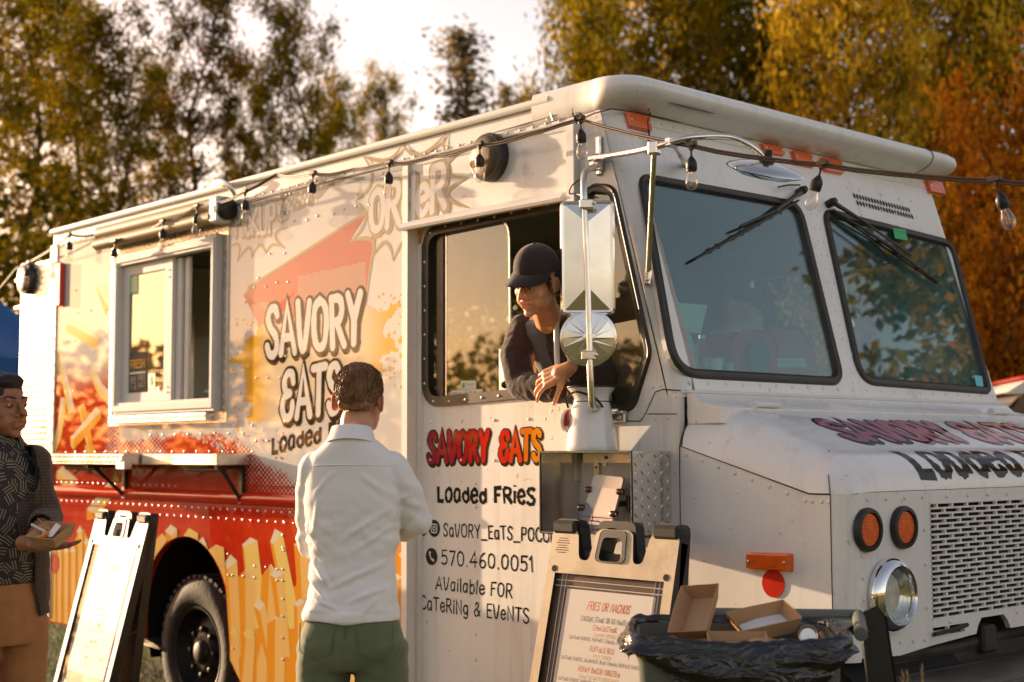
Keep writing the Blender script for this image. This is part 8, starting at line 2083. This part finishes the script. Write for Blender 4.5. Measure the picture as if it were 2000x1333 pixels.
# a second thin lead running straight along the seam to the front corner
cab = MB(); cab.tube([plY(225, 458, -.02), plY(450, 405, -.02), plY(640, 358, -.02), plY(900, 292, -.02), plY(1120, 240, -.02), plY(1160, 222, -.02), plY(1195, 213, -.01), WIND.px(1225, 218, .02), WIND.px(1262, 226, .02)], .0035, 5); cab.build('lead', M['cable'], FL, smooth=70)
mb = MB(); 
for q in range(14): mb.tube([hangs[9][1] + Vector((rnd.uniform(-.03, .0), rnd.uniform(-.02, .02), rnd.uniform(-.02, .03))) for _ in range(3)], .0022, 4)
mb.tube([hangs[9][1] + Vector((-.03, 0, 0)), hangs[9][1] + Vector((-.035, -.01, .045))], .002, 4); mb.build('cable_tie', M['rubber'], FL, kind='stuff')
def bulb(top, ax, s=1.0):
    """dropper, socket and clear bulb; ax = hanging direction"""
    ax = Vector(ax).normalized(); top = Vector(top)
    mb = MB(); mb.box(top, (.045, .022, .02), bev=.004); mb.lathe([(.009, -.022), (.009, -.01), (.006, 0)], top, -ax, 8)
    sk = mb.build('connector', M['cable'], FL, smooth=40)
    s0 = top + ax * .048 * s
    mb = MB(); mb.tube([top, s0 + ax * .004], .0038, 6); mb.lathe([(.005, -.004), (.008, .0), (.014, .008), (.0185, .016), (.020, .022), (.020, .044), (.0185, .046), (.0185, .050), (.0165, .051), (.001, .051)], s0, ax, 20); so = mb.build('socket', M['socket'], FL, smooth=50)
    b0 = s0 + ax * .051
    mb = MB(); mb.lathe([(.0125, 0), (.0135, .006), (.0195, .022), (.0225, .036), (.0215, .048), (.0165, .060), (.008, .067), (.001, .068)], b0, ax, 24); bu = mb.build('bulb', M['bulbglass'], so, smooth=80)
    mb = MB(); pr = ax.cross(Vector((.3, .9, .2))).normalized(); mb.tube([b0, b0 + ax * .010], .003, 6)
    for k in (-1, 1): mb.tube([b0 + ax * .008 + pr * .003 * k, b0 + ax * .022 + pr * .006 * k, b0 + ax * .048 + pr * .005 * k], .0008, 4)
    mb.build('filament', M['filament'], so)
for i, (_, p) in enumerate(hangs):
    ax = Vector((rnd.uniform(-.08, .08), rnd.uniform(-.05, .05), -1))
    if i == 0: ax = Vector((-.05, -.15, -1))
    if i == 11: ax = Vector((-.22, -.22, -1))
    if i == 12: ax = Vector((.20, .20, -1))
    if i == 10: ax = Vector((0, 0, -1))
    bulb(p, ax)
# ------------------------------------------------------------------ inside the cab and galley
def inbox(name, label, cat, c, size, matl, bev=.01):
    T = thing(name, label, cat, tuple(c)); mb = MB(); mb.box(c, size, bev=bev); mb.build(name + '_body', matl, T); return T
cx = Plane((-3.78, 0, 0), (0, 1, 0), (0, 0, 1)); cx2 = Plane((-3.95, 0, 0), (0, 1, 0), (0, 0, 1))
mb = MB(); mb.box((-3.72, 1.2, 1.655), (.46, 2.1, .05)); mb.box((-3.9, 1.2, 1.3), (.03, 2.1, .7)); mb.build('dashboard', mat('dash_grey_green', (.20, .25, .22), .6), TR)
M['machine'] = mat('machine_red', (.55, .035, .02), .4, coat=.3); 
c = cx.px(1508, 690); SL = thing('slicer', 'red counter machine on the dashboard behind the left windscreen', 'machine', tuple(c))
mb = MB(); mb.prism([cx.px(*q) for q in ((1430, 725), (1432, 660), (1455, 648), (1500, 650), (1512, 672), (1515, 725))], (-.22, 0, 0)); mb.build('machine_body', M['machine'], SL, bevel=.012)
mb = MB(); mb.prism([cx.px(*q) for q in ((1505, 645), (1560, 640), (1588, 690), (1590, 725), (1520, 725), (1518, 675))], (-.20, 0, 0)); mb.build('machine_hopper', M['machine'], SL, bevel=.012)
mb = MB(); mb.lathe([(.075, 0), (.075, .03), (.02, .035), (.001, .036)], cx.px(1475, 700, .0), (1, 0, 0), 26); mb.build('machine_wheel', mat('machine_dark_green', (.03, .06, .05), .5), SL)
mb = MB(); mb.prism([cx.px(*q, .003) for q in ((1516, 700), (1572, 700), (1574, 718), (1516, 718))], (.003, 0, 0)); mb.build('machine_label', M['sticker'], SL)
M['tealpanel'] = mat('pos_pale_teal', (.50, .62, .58), .5)
pv = cx2; T = thing('till_screen', 'pale till screen with its back to the windscreen, beside the dashboard cups', 'till', tuple(pv.px(1345, 690)))
mb = MB(); mb.prism([pv.px(*q) for q in ((1300, 735), (1310, 645), (1345, 645), (1372, 735))], (-.05, 0, 0)); mb.build('till_base', M['tealpanel'], T, bevel=.006)
T2 = thing('till_screen', 'upper white screen turned to the windscreen above the pale till', 'till', tuple(pv.px(1330, 610))); mb = MB(); mb.prism([pv.px(*q) for q in ((1302, 592), (1380, 598), (1368, 650), (1306, 640))], (-.02, 0, 0)); mb.build('screen_back', M['sticker'], T2, bevel=.004)
mb = MB(); q = [pv.px(*k_, .002) for k_ in ((1318, 610), (1330, 611), (1329, 625), (1317, 624))]; q = fillet(q, .006, 3); mb.polyh([q, inset(q, .004)]); mb.build('screen_mark', M['inkg'], T2, recalc=False)
c = cx.px(1393, 731); CU = thing('paper_cup', 'white dotted paper cup on the dashboard behind the windscreen', 'cup', tuple(c))
mb = MB(); mb.lathe([(.001, 0), (.036, 0), (.044, .062), (.046, .064), (.043, .064), (.036, .01)], c, (0, 0, 1), 24); mb.build('cup_body', M['napkin'], CU, smooth=50)
mb = MB()
for k in range(3):
    mb.dome(c + Vector((.040, .012, .015 + .016 * k)), (1, .3, 0), .005, .001, 8)
mb.build('cup_dots', M['ink'], CU)
c = cx.px(1422, 731); CB = thing('glass_jar', 'small green jar beside the dotted cup on the dashboard', 'jar', tuple(c)); mb = MB(); mb.lathe([(.001, 0), (.028, 0), (.028, .04), (.026, .046), (.001, .046)], c, (0, 0, 1), 18); mb.build('jar_body', mat('jar_green', (.10, .30, .22), .2), CB, smooth=50)
c = cx.px(1372, 700); BT = thing('water_bottle', 'clear water bottle standing behind the dotted cup', 'bottle', tuple(c)); mb = MB(); mb.lathe([(.001, -.05), (.03, -.05), (.03, .04), (.013, .065), (.013, .08), (.001, .08)], c, (0, 0, 1), 18); mb.build('bottle_body', M['hglass'], BT, smooth=50)
mb = MB(); mb.lathe([(.014, .08), (.014, .095), (.001, .095)], c, (0, 0, 1), 12); mb.build('bottle_cap', M['sticker'], BT)
sp_p = side_at(.12); c = sp_p.px(1178, 795); SB = thing('soap_bottle', 'green pump soap bottle behind the quarter window', 'soap bottle', tuple(c))
M['soap'] = mat('soap_green', (.45, .62, .18), .3, coat=.4)
mb = MB(); mb.lathe([(.001, 0), (.034, 0), (.036, .01), (.036, .075), (.026, .092), (.014, .10), (.014, .112), (.001, .112)], c, (0, 0, 1), 24, sx=1.0); mb.build('bottle_body', M['soap'], SB, smooth=50)
mb = MB(); mb.tube([c + Vector((0, 0, .11)), c + Vector((0, 0, .165))], .006, 8); mb.tube(smooth_path([c + Vector((-.01, 0, .165)), c + Vector((.012, 0, .168)), c + Vector((.034, -.006, .160))]), .007, 8); mb.lathe([(.016, .11), (.016, .125), (.008, .13)], c, (0, 0, 1), 12); mb.build('pump', mat('pump_pale_green', (.45, .62, .50), .4), SB, smooth=50)
tx = MB(); lettering(tx, 'Square', c + Vector((-.012, -.0365, .045)), c + Vector((.024, -.0365, .045)), c + Vector((-.012, -.0365, .057)), hw=.08); q = fillet([c + Vector((a, -.0365, b)) for a, b in ((-.026, .045), (-.015, .045), (-.015, .057), (-.026, .057))], .003, 3); tx.polyh([q, inset(q, .002)]); tx.build('label_text', M['ink'], SB, recalc=False)
mb = MB(); mb.box((-3.72, .55, 1.645), (.40, .80, .03)); mb.build('dash_mat', M['tealpanel'], TR)
# galley seen through the hatch: fan, ceiling strip, menu clip, red and blue tubs
fn = Vector((-7.35, .95, 2.22)); FN = thing('wall_fan', 'round wire-guard fan hanging inside the serving hatch', 'fan', tuple(fn))
fa = Vector((.55, -.83, .1)).normalized(); fr_ = Fr(fn, fa)
mb = MB(); mb.tube([fr_(.26 * math.cos(t), 0, .26 * math.sin(t)) for t in np.linspace(0, 2 * math.pi, 33)], .012, 6)
for k in range(22):
    t = 2 * math.pi * k / 22; mb.tube([fr_(.05 * math.cos(t), .05, .05 * math.sin(t)), fr_(.2 * math.cos(t), .045, .2 * math.sin(t)), fr_(.26 * math.cos(t), 0, .26 * math.sin(t))], .0028, 4)
mb.build('fan_guard', mat('fan_wire', (.55, .38, .2), .3, metal=.9), FN)
mb = MB(); mb.lathe([(.06, -.12), (.06, 0), (.001, .03)], fn, fa, 16)
for k in range(4):
    t = k * math.pi / 2; mb.add([fr_(.04 * math.cos(t), 0, .04 * math.sin(t)), fr_(.2 * math.cos(t + .3), .02, .2 * math.sin(t + .3)), fr_(.22 * math.cos(t + .7), -.02, .22 * math.sin(t + .7)), fr_(.06 * math.cos(t + .9), -.02, .06 * math.sin(t + .9))], [(0, 1, 2, 3)])
mb.build('fan_blades', M['blackpl'], FN); mb = MB(); mb.tube([fn + Vector((0, .1, 0)), Vector((-7.35, 1.05, 2.75))], .02, 8); mb.build('fan_bracket', M['blackmetal'], FN)
mb = MB(); mb.box((-7.3, .35, 1.70), (1.3, .55, .04)); mb.build('galley_counter', M['alu'], TR)
inbox('tub', 'red plastic tub on the counter inside the serving hatch', 'tub', Vector((-7.02, .25, 1.765)), (.14, .16, .09), M['machine']); inbox('tub', 'blue plastic tub beside the red one inside the serving hatch', 'tub', Vector((-6.82, .32, 1.75)), (.16, .16, .06), mat('tub_blue', (.02, .10, .35), .4))
inbox('order_screen', 'dark tilted order screen behind the serving hatch', 'screen', Vector((-7.0, .5, 1.95)), (.36, .04, .28), M['interior_dark'])
inbox('napkin_box', 'white paper box near the red tub in the serving hatch', 'box', Vector((-7.12, .2, 1.84)), (.12, .10, .03), M['napkin'])
# ------------------------------------------------------------------ ground, grass
M['grass_ground'] = mat('turf', (.095, .105, .025), .95, var=.5, vscale=1.5, dirt=(.12, .085, .035), dirt_amt=.5, dscale=1.2)
mb = MB(); n_g = 24
xs = np.concatenate([np.linspace(-900, -20, 8), np.linspace(-16, 8, 9), np.linspace(20, 900, 8)])
mb.grid([[(x, y, 0) for y in xs] for x in xs]); mb.build('ground', M['grass_ground'], None, kind='structure', label='short green turf the truck is parked on')
M['blade'] = mat('grass_blade', (.12, .15, .024), .7, var=.6, vscale=3)
def grass(name, label, n, x0, x1, y0, y1, hmin, hmax, w, seed):
    rg = np.random.RandomState(seed); x = rg.uniform(x0, x1, n); y = rg.uniform(y0, y1, n); a = rg.uniform(0, 6.28, n); h = rg.uniform(hmin, hmax, n); lx, ly = rg.normal(0, .35, n) * h, rg.normal(0, .35, n) * h
    v = np.zeros((n, 3, 3)); dx, dy = np.cos(a) * w, np.sin(a) * w
    v[:, 0] = np.stack([x - dx, y - dy, 0 * x], 1); v[:, 1] = np.stack([x + dx, y + dy, 0 * x], 1); v[:, 2] = np.stack([x + lx, y + ly, h], 1)
    me = bpy.data.meshes.new(name); me.from_pydata(v.reshape(-1, 3).tolist(), [], np.arange(3 * n).reshape(-1, 3).tolist()); me.materials.append(M['blade'])
    o = bpy.data.objects.new(name, me); COL.objects.link(o); return props(o, label, 'grass', kind='stuff')
grass('grass', 'short grass blades around and under the truck', 70000, -15, -5.5, -2.5, 5.5, .02, .06, .003, 1)
mb = MB(); rg = random.Random(8)
for px_ in (1765, 1772, 1796, 1803):
    p = CAM + ray(px_, 1420) * 3.9; t = CAM + ray(px_ + rg.uniform(-3, 6), 1306 + rg.uniform(0, 14)) * 3.9; mb.tube([Vector((p.x, p.y, 0)), p, (p + t) / 2 + Vector((.004, 0, 0)), t], [.002, .002, .0018, .001], 4)
    for k in range(8):
        q = t.lerp(p, k * .025); mb.tube([q, q + Vector((rg.uniform(-.008, .008), rg.uniform(-.008, .008), .018))], [.0018, .0004], 3)
mb.build('dry_grass', mat('dry_stalk', (.42, .28, .12), .8), None, kind='stuff', label='few dry grass stalks in front of the bumper', cat='grass')
mb = MB(); mb.tube(smooth_path([Vector(p) for p in ((-7.9, -.2, .03), (-7.7, .15, .02), (-7.45, .25, .02), (-7.0, .3, .03), (-6.4, .6, .03))]), .014, 6); mb.build('power_cable', M['rubber'], None, label='black power cable lying on the grass by the rear wheel', cat='cable', smooth=60)
# ------------------------------------------------------------------ trees
def leaf_mat(name, cols, trans=.35):
    m, nt, b = new_mat(name); N, K = nt.nodes, nt.links; out = N['Material Output']; N.remove(b)
    geo = N.new('ShaderNodeNewGeometry'); tc = N.new('ShaderNodeTexCoord'); n1 = N.new('ShaderNodeTexNoise'); n1.inputs['Scale'].default_value = .7; n1.inputs['Detail'].default_value = 3
    K.new(tc.outputs['Object'], n1.inputs['Vector'])
    NX.nt = nt; f = NX(n1.outputs['Fac']) * 2.3 - .65 + (NX(geo.outputs['Random Per Island']) - .5) * .55
    cr = N.new('ShaderNodeValToRGB'); K.new(f.k, cr.inputs['Fac'])
    els = cr.color_ramp.elements; els[0].position = 0; els[0].color = (*cols[0], 1); els[1].position = 1; els[1].color = (*cols[-1], 1)
    for i, c in enumerate(cols[1:-1]): e = els.new((i + 1) / (len(cols) - 1)); e.color = (*c, 1)
    d = N.new('ShaderNodeBsdfDiffuse'); t = N.new('ShaderNodeBsdfTranslucent'); mx = N.new('ShaderNodeMixShader'); mx.inputs['Fac'].default_value = trans
    K.new(cr.outputs['Color'], d.inputs['Color']); K.new(cr.outputs['Color'], t.inputs['Color']); K.new(d.outputs[0], mx.inputs[1]); K.new(t.outputs[0], mx.inputs[2]); K.new(mx.outputs[0], out.inputs['Surface']); return m
LM = {'olive': leaf_mat('leaves_olive', [(.060, .052, .003), (.14, .115, .006), (.25, .185, .010), (.42, .25, .014)], .52),
      'dark': leaf_mat('leaves_dark_green', [(.034, .036, .003), (.072, .070, .006), (.11, .098, .012), (.26, .17, .02)], .4),
      'orange': leaf_mat('leaves_orange', [(.05, .024, .005), (.24, .085, .008), (.58, .21, .015), (.68, .33, .025)], .4),
      'yellow': leaf_mat('leaves_yellow', [(.07, .06, .008), (.32, .21, .016), (.72, .46, .03), (.80, .56, .05)], .42),
      'mixed': leaf_mat('leaves_mixed', [(.035, .035, .004), (.085, .072, .007), (.19, .12, .011), (.42, .18, .013)], .45),
      'conifer': leaf_mat('needles_grey_green', [(.12, .10, .055), (.22, .18, .095), (.30, .24, .13)], .5)}
M['bark'] = mat('bark', (.075, .055, .038), .9, var=.4, vscale=5, bump=.4, bscale=12)
def quads(P0, size, rg, flat=0.0):
    n = len(P0); a = rg.normal(size=(n, 3)); a /= np.linalg.norm(a, axis=1)[:, None]; b = rg.normal(size=(n, 3)); b -= a * (a * b).sum(1)[:, None]; b /= np.linalg.norm(b, axis=1)[:, None]
    s = size * rg.uniform(.6, 1.3, n)[:, None]; c = np.cross(a, b)
    v = np.stack([P0 - b * s, P0 + c * s * .55, P0 + b * s, P0 - c * s * .55], 1)
    return v.reshape(-1, 3)
def crown_mesh(name, H, Wc, base, kind, n_limb, n_leaf, leaf, seed, clump=.55, droop=0.0, gap=.0):
    """a trunk with limbs, and leaves clustered round the twigs; returns (crown mesh, trunk mesh)"""
    rg = np.random.RandomState(seed); rr = random.Random(seed)
    tb = MB(); tips = []
    wb = .02 if kind == 'conifer' else .1; tr = [Vector((rr.uniform(-wb, wb) * k, rr.uniform(-wb, wb) * k, H * .97 * k / 8)) for k in range(9)]
    rt = H * .013 + .03
    tb.tube(tr, [rt * (1 - .88 * k / 8) for k in range(9)], 8)
    def along(t): k = min(7, int(t * 8)); return tr[k].lerp(tr[k + 1], t * 8 - k)
    for i in range(n_limb):
        t = base + (1 - base) * (i + rr.random()) / n_limb; t = min(t, .98); p = along(t); az = i * 2.4 + rr.uniform(-.5, .5)
        if kind == 'conifer': ln = Wc * (1 - t) * rr.uniform(.6, 1.1) + .15; rise = .12
        elif kind == 'column': ln = Wc * (.55 + .45 * math.sin(math.pi * min(1, (t - base) / (1 - base) * .9 + .1))) ; rise = .75
        else: ln = Wc * math.sqrt(max(.05, 1 - ((t - base) / (1 - base) * 1.9 - .75) ** 2 * .55)) * rr.uniform(.75, 1.1); rise = .35 + .5 * t
        if ln < .2: ln = .2
        d = Vector((math.cos(az), math.sin(az), rise)).normalized(); e = p + d * ln; mid = p + d * ln * .5 + Vector((0, 0, -droop * ln + rr.uniform(-.1, .1)))
        tb.tube([p, mid, e], [rt * .35 * (1 - t * .6), rt * .2 * (1 - t * .5), .012], 5, cap=False)
        nsub = max(2, int(ln / .5))
        for k in range(nsub):
            s_ = (k + 1) / nsub if kind != 'conifer' else (k + .5) / nsub
            if s_ < .25 and kind == 'broad': continue
            q = p.lerp(mid, s_ * 2) if s_ < .5 else mid.lerp(e, s_ * 2 - 1)
            off = Vector((rr.gauss(0, 1), rr.gauss(0, 1), rr.gauss(0, .7))) * (.16 * ln if kind != 'conifer' else .10 * ln)
            tips.append(q + off); tb.tube([q, q + off * .5 + Vector((0, 0, .03)), q + off], [.012, .008, .004], 3, cap=False)
            if kind != 'conifer':
                o2 = Vector((rr.gauss(0, 1), rr.gauss(0, 1), rr.gauss(0, .8))) * .22 * ln; tips.append(q + o2)
    T_ = np.array([tuple(p) for p in tips]); w = rg.uniform(.2, 1.6, len(T_)) ** 1.3
    if gap: w *= (rg.uniform(0, 1, len(T_)) > gap)
    w /= w.sum(); idx = rg.choice(len(T_), n_leaf, p=w)
    P0 = T_[idx] + rg.normal(size=(n_leaf, 3)) * clump * np.array([1, 1, .75]) * rg.uniform(.3, 1.0, (n_leaf, 1))
    v = quads(P0, leaf, rg); me = bpy.data.meshes.new(name); me.from_pydata(v.tolist(), [], np.arange(len(v)).reshape(-1, 4).tolist()); me.materials.append(LM['olive'])
    tm = bpy.data.meshes.new('trunk'); tm.from_pydata([tuple(p) for p in tb.v], [], tb.f); tm.materials.append(M['bark']); tm.shade_smooth()
    return me, tm
SPEC = {'tall': crown_mesh('crown', 16, 2.9, .22, 'broad', 38, 24000, .080, 1, .50, .04, .30), 'thin': crown_mesh('crown', 17, 2.2, .25, 'column', 38, 19000, .075, 2, .46, 0, .35),
        'maple': crown_mesh('crown', 12, 4.2, .18, 'broad', 44, 26000, .10, 3, .60, .05, .15), 'spruce': crown_mesh('crown', 14, 2.6, .08, 'conifer', 160, 8000, .075, 4, .30, .04, 0),
        'bushy': crown_mesh('crown', 9, 3.4, .08, 'broad', 36, 13000, .12, 5, .6, .03, .1)}
def tree(spec, px_, dist, top_y, leaves, label, rot, group=None, wide=1.0, name='tree'):
    d = ray(px_, 885); d = Vector((d.x, d.y, 0)) / 1.0; p = CAM + d * dist; z = 1.5 + dist * (885 - top_y) / FPX
    hs = {'tall': 16, 'thin': 17, 'maple': 12, 'spruce': 14, 'bushy': 9}[spec]; s = z / hs * 1.0
    T = thing(name, label, 'tree', (p.x, p.y, 0), group); T.rotation_euler.z = rot; T.scale = (s * wide, s * wide, s)
    cm, tm = SPEC[spec]
    for nm, me in (('crown', cm), ('trunk', tm)):
        o = bpy.data.objects.new(nm, me); COL.objects.link(o); o.parent = T
        if nm == 'crown': o.material_slots[0].link = 'OBJECT'; o.material_slots[0].material = LM[leaves]
    return T
TL = [
 ('tall', -70, 30, -120, 'olive', 'olive tree with yellowing crown at the far left edge of the wood', 0.3, 0.8), ('tall', 45, 33, -60, 'olive', 'tall tree with rusty lower leaves left of the truck roof corner', 1.2, 0.7), ('thin', 130, 36, -40, 'olive', 'slim olive tree with a dark bare trunk behind the truck tail', 2.2, 0.8),
 ('tall', 225, 31, 10, 'olive', 'broad olive tree standing over the truck tail', 3.0, 0.75), ('thin', 300, 38, 90, 'olive', 'thin olive tree beside the gap of sky above the hatch', 4.1, 0.5), ('tall', 385, 33, -70, 'mixed', 'tall tree with orange tips behind the awning', 5.0, 0.62),
 ('thin', 470, 36, 90, 'olive', 'shorter slim tree between two taller ones behind the roof', .7, 0.6), ('tall', 575, 32, -20, 'olive', 'tall loose olive tree with a spreading right branch at the gap of sky', 1.9, 0.6), ('thin', 660, 37, 120, 'olive', 'thin pale tree at the edge of the open sky', 2.7, 0.6),
 ('tall', 750, 40, 150, 'olive', 'low ragged tree just above the roof line left of the spruce', 3.6, 0.55), ('spruce', 900, 38, 15, 'conifer', 'sparse pointed spruce standing alone against the pale sky', 4.4, 1.5), ('spruce', 985, 46, 130, 'conifer', 'small pointed spruce right of the lone spruce', 5.3, 0.7),
 ('maple', 1140, 34, -40, 'olive', 'leafy tree with olive and gold leaves above the front roof corner', .5, 0.42), ('maple', 1290, 30, -90, 'olive', 'dense olive tree behind the windscreen visor', 1.5, 0.5), ('maple', 1440, 34, -60, 'dark', 'dark olive maple between the dense olive and the golden trees', 2.4, 0.6),
 ('maple', 1570, 30, 60, 'dark', 'low dark maple at the foot of the golden tree', 3.1, 0.55), ('maple', 1690, 26, -160, 'yellow', 'big golden yellow maple with a pale trunk above the visor', 4.2, 0.46), ('maple', 1850, 29, -200, 'yellow', 'tall golden maple at the right edge behind the orange one', 5.1, 0.5),
 ('bushy', 1960, 20, 250, 'orange', 'bright orange maple close behind the right windscreen', .9, 0.5), ('bushy', 2090, 22, 180, 'orange', 'deep orange bushy maple cut by the right edge', 2.0, 0.6), ('maple', 1990, 31, -120, 'dark', 'dark maple rising behind the orange trees', 3.3, 0.6),
 ('bushy', 1800, 27, 320, 'orange', 'low orange shrubby tree seen just over the visor end', 4.6, 0.6)]
for sp, px_, di, ty, lv, lb, ro, wd_ in TL: tree(sp, px_, di, ty, lv, lb, ro, 'trees of the wood behind the truck', wd_)
# dark understorey: one mass nobody could count
def woods(name, label, az0, az1, d0, d1, hmin, hmax, n, leaf, seed, lm, cx=0, cy=-4):
    rg = np.random.RandomState(seed); az = rg.uniform(az0, az1, n); dd = rg.uniform(d0, d1, n)
    nz = np.array([mnoise.noise(Vector((a * 9, 3.1, seed))) + .5 * mnoise.noise(Vector((a * 31, 1.1, seed))) for a in az]); h = hmin + (hmax - hmin) * np.clip(.5 + nz * .7, 0, 1)
    z = rg.uniform(0, 1, n) ** .85 * h
    P0 = np.stack([cx + np.cos(az) * dd, cy + np.sin(az) * dd, z], 1); v = quads(P0, leaf, rg)
    me = bpy.data.meshes.new(name); me.from_pydata(v.tolist(), [], np.arange(len(v)).reshape(-1, 4).tolist()); me.materials.append(LM[lm]); o = bpy.data.objects.new(name, me); COL.objects.link(o); return props(o, label, 'woods', kind='stuff')
A0 = math.pi
woods('undergrowth', 'dark undergrowth and saplings filling the wood behind the truck', R(116), R(162), 30, 48, 4.0, 9.0, 44000, .14, 3, 'dark')
woods('undergrowth', 'orange and rusty undergrowth beneath the maples on the right', R(96), R(122), 24, 36, 3, 6.0, 18000, .13, 4, 'mixed')
woods('far_woods', 'distant wood across the field opposite the truck side', R(186), R(285), 88, 105, 6.5, 11.0, 26000, .42, 5, 'olive')
woods('far_woods', 'distant wood across the field ahead of the truck nose', R(-75), R(94), 70, 90, 7, 14, 26000, .45, 6, 'mixed')
# a maple standing right of the truck nose, out of the picture, whose low branches show mirrored in the right windscreen
def mirrored(x, y, dist):
    d = ray(x, y).normalized(); p = WIND.px(x, y); return p + (d - WIND.n * 2 * d.dot(WIND.n)) * dist
MT = thing('tree', 'maple beside the truck nose seen only mirrored in the right windscreen', 'tree', tuple(mirrored(1990, 640, 9) * 1 - Vector((0, 0, mirrored(1990, 640, 9).z))))
base_ = wloc(MT); tb = MB(); rr = np.random.RandomState(12); pts_ = []
tp_ = mirrored(1990, 560, 9); tb.tube([base_, base_.lerp(tp_, .5), tp_ + Vector((0, 0, 1.5))], [.16, .12, .05], 8)
for (xa, ya), (xb, yb), n_, sp in (((1990, 560), (1680, 520), 520, .26), ((1990, 600), (1740, 590), 420, .24), ((1990, 470), (1800, 480), 420, .30), ((1990, 760), (1700, 735), 420, .26), ((1990, 700), (1830, 690), 240, .25), ((1990, 500), (1600, 505), 70, .14)):
    a_, b_ = mirrored(xa, ya, 9), mirrored(xb, yb, 8.4); tb.tube([a_, a_.lerp(b_, .5) + Vector((0, 0, .1)), b_], [.05, .03, .008], 5)
    t_ = rr.uniform(.1, 1.0, n_); pts_.append(np.array([tuple(a_.lerp(b_, k)) for k in t_]) + rr.normal(size=(n_, 3)) * sp * np.array([1, 1, .6]))
tb.build('trunk', M['bark'], MT, smooth=60)
v = quads(np.concatenate(pts_), .085, rr); me = bpy.data.meshes.new('crown'); me.from_pydata([tuple(Vector(q) - base_) for q in v], [], np.arange(len(v)).reshape(-1, 4).tolist()); me.materials.append(LM['mixed'])
o = bpy.data.objects.new('crown', me); COL.objects.link(o); o.parent = MT
# ------------------------------------------------------------------ blue canopy tent at the left edge, van at the right edge
M['tent'] = mat('tent_blue', (.012, .085, .26), .6, var=.08, vscale=3)
dt = 17.0; t0_ = CAM + ray(-70, 885) * dt; t0_.z = 0; TT = thing('canopy_tent', 'blue pop-up canopy tent beyond the truck tail at the left edge', 'tent', tuple(t0_))
fT = Fr(t0_, (-.55, .83, 0)); e_, hE, hP = 1.05, 2.58, 3.62
cs_ = [fT(-e_, -e_, hE), fT(e_, -e_, hE), fT(e_, e_, hE), fT(-e_, e_, hE)]; pk = fT(0, 0, hP); mb = MB()
for i in range(4):
    a_, b_ = cs_[i], cs_[(i + 1) % 4]; rows = [[a_.lerp(b_, u).lerp(pk, t) - Vector((0, 0, .16 * math.sin(math.pi * t) * math.sin(math.pi * u) + .10 * t * (1 - t))) for u in np.linspace(0, 1, 7)] for t in np.linspace(0, 1, 7)]; mb.grid(rows)
mb.build('canopy', M['tent'], TT, smooth=40)
mb = MB()
for i in range(4):
    a_, b_ = cs_[i], cs_[(i + 1) % 4]; mb.grid([[a_.lerp(b_, u) + Vector((0, 0, dz)) + (a_ - b_).cross(Vector((0, 0, 1))).normalized() * .01 * math.sin(u * 25) for u in np.linspace(0, 1, 16)] for dz in (0, -.13, -.24)])
mb.build('valance', M['tent'], TT, smooth=60)
for c_ in cs_:
    mb = MB(); mb.tube([Vector((c_.x, c_.y, 0)), c_], .02, 6); mb.build('leg', M['alu'], TT)
vn = CAM + ray(2075, 885) * 13.5; vn.z = 0; VN = thing('parked_van', 'parked white van with a red roof stripe at the right edge behind the truck', 'van', tuple(vn)); vF = Fr(vn, (-.75, -.66, 0))
M['vangrey'] = mat('van_glass', (.16, .16, .17), .15, coat=.5); M['vanbrown'] = mat('van_bronze_paint', (.10, .055, .025), .3, coat=.6)
def vprism(prof, w, nm, matl, b_=.03): mb = MB(); mb.prism([vF(-w, y, z) for y, z in prof], vF.r * 2 * w); return mb.build(nm, matl, VN, bevel=b_)
bd_v = vprism([(-2.2, .35), (2.1, .35), (2.2, .8), (2.0, 1.15), (1.2, 1.3), (.5, 2.02), (-2.1, 2.1), (-2.25, 1.2)], .92, 'body', M['vanbrown'])
vprism([(.62, 2.03), (-2.0, 2.11), (-2.0, 2.20), (.45, 2.14)], .90, 'roof', M['trim'])
vprism([(.52, 2.16), (-1.9, 2.22), (-1.9, 2.26), (.40, 2.20)], .80, 'roof_stripe', M['tagred'], .01)
mb = MB(); mb.add([vF(-.80, 1.17, 1.345), vF(.80, 1.17, 1.345), vF(.74, .56, 1.99), vF(-.74, .56, 1.99)], [(0, 1, 2, 3)]); mb.build('windscreen', M['vangrey'], bd_v)
for k in (-1, 1):
    mb = MB(); mb.add([vF(k * .93, 1.0, 1.35), vF(k * .93, .5, 1.9), vF(k * .93, -1.9, 1.95), vF(k * .93, -1.9, 1.35)], [(0, 1, 2, 3)]); mb.build('side_window', M['vangrey'], bd_v)
    mb = MB(); mb.box(vF(k * .62, 2.16, .85), (.25, .06, .14), vF.rot(), bev=.02); mb.build('headlight', M['chrome'], bd_v)
    for y_ in (-1.4, 1.3):
        mb = MB(); mb.lathe([(.001, 0), (.2, 0), (.32, -.02), (.34, -.1), (.34, -.2)], vF(k * .94, y_, .34), vF.r * k, 24); mb.build('wheel', M['tyre'], VN, smooth=40)
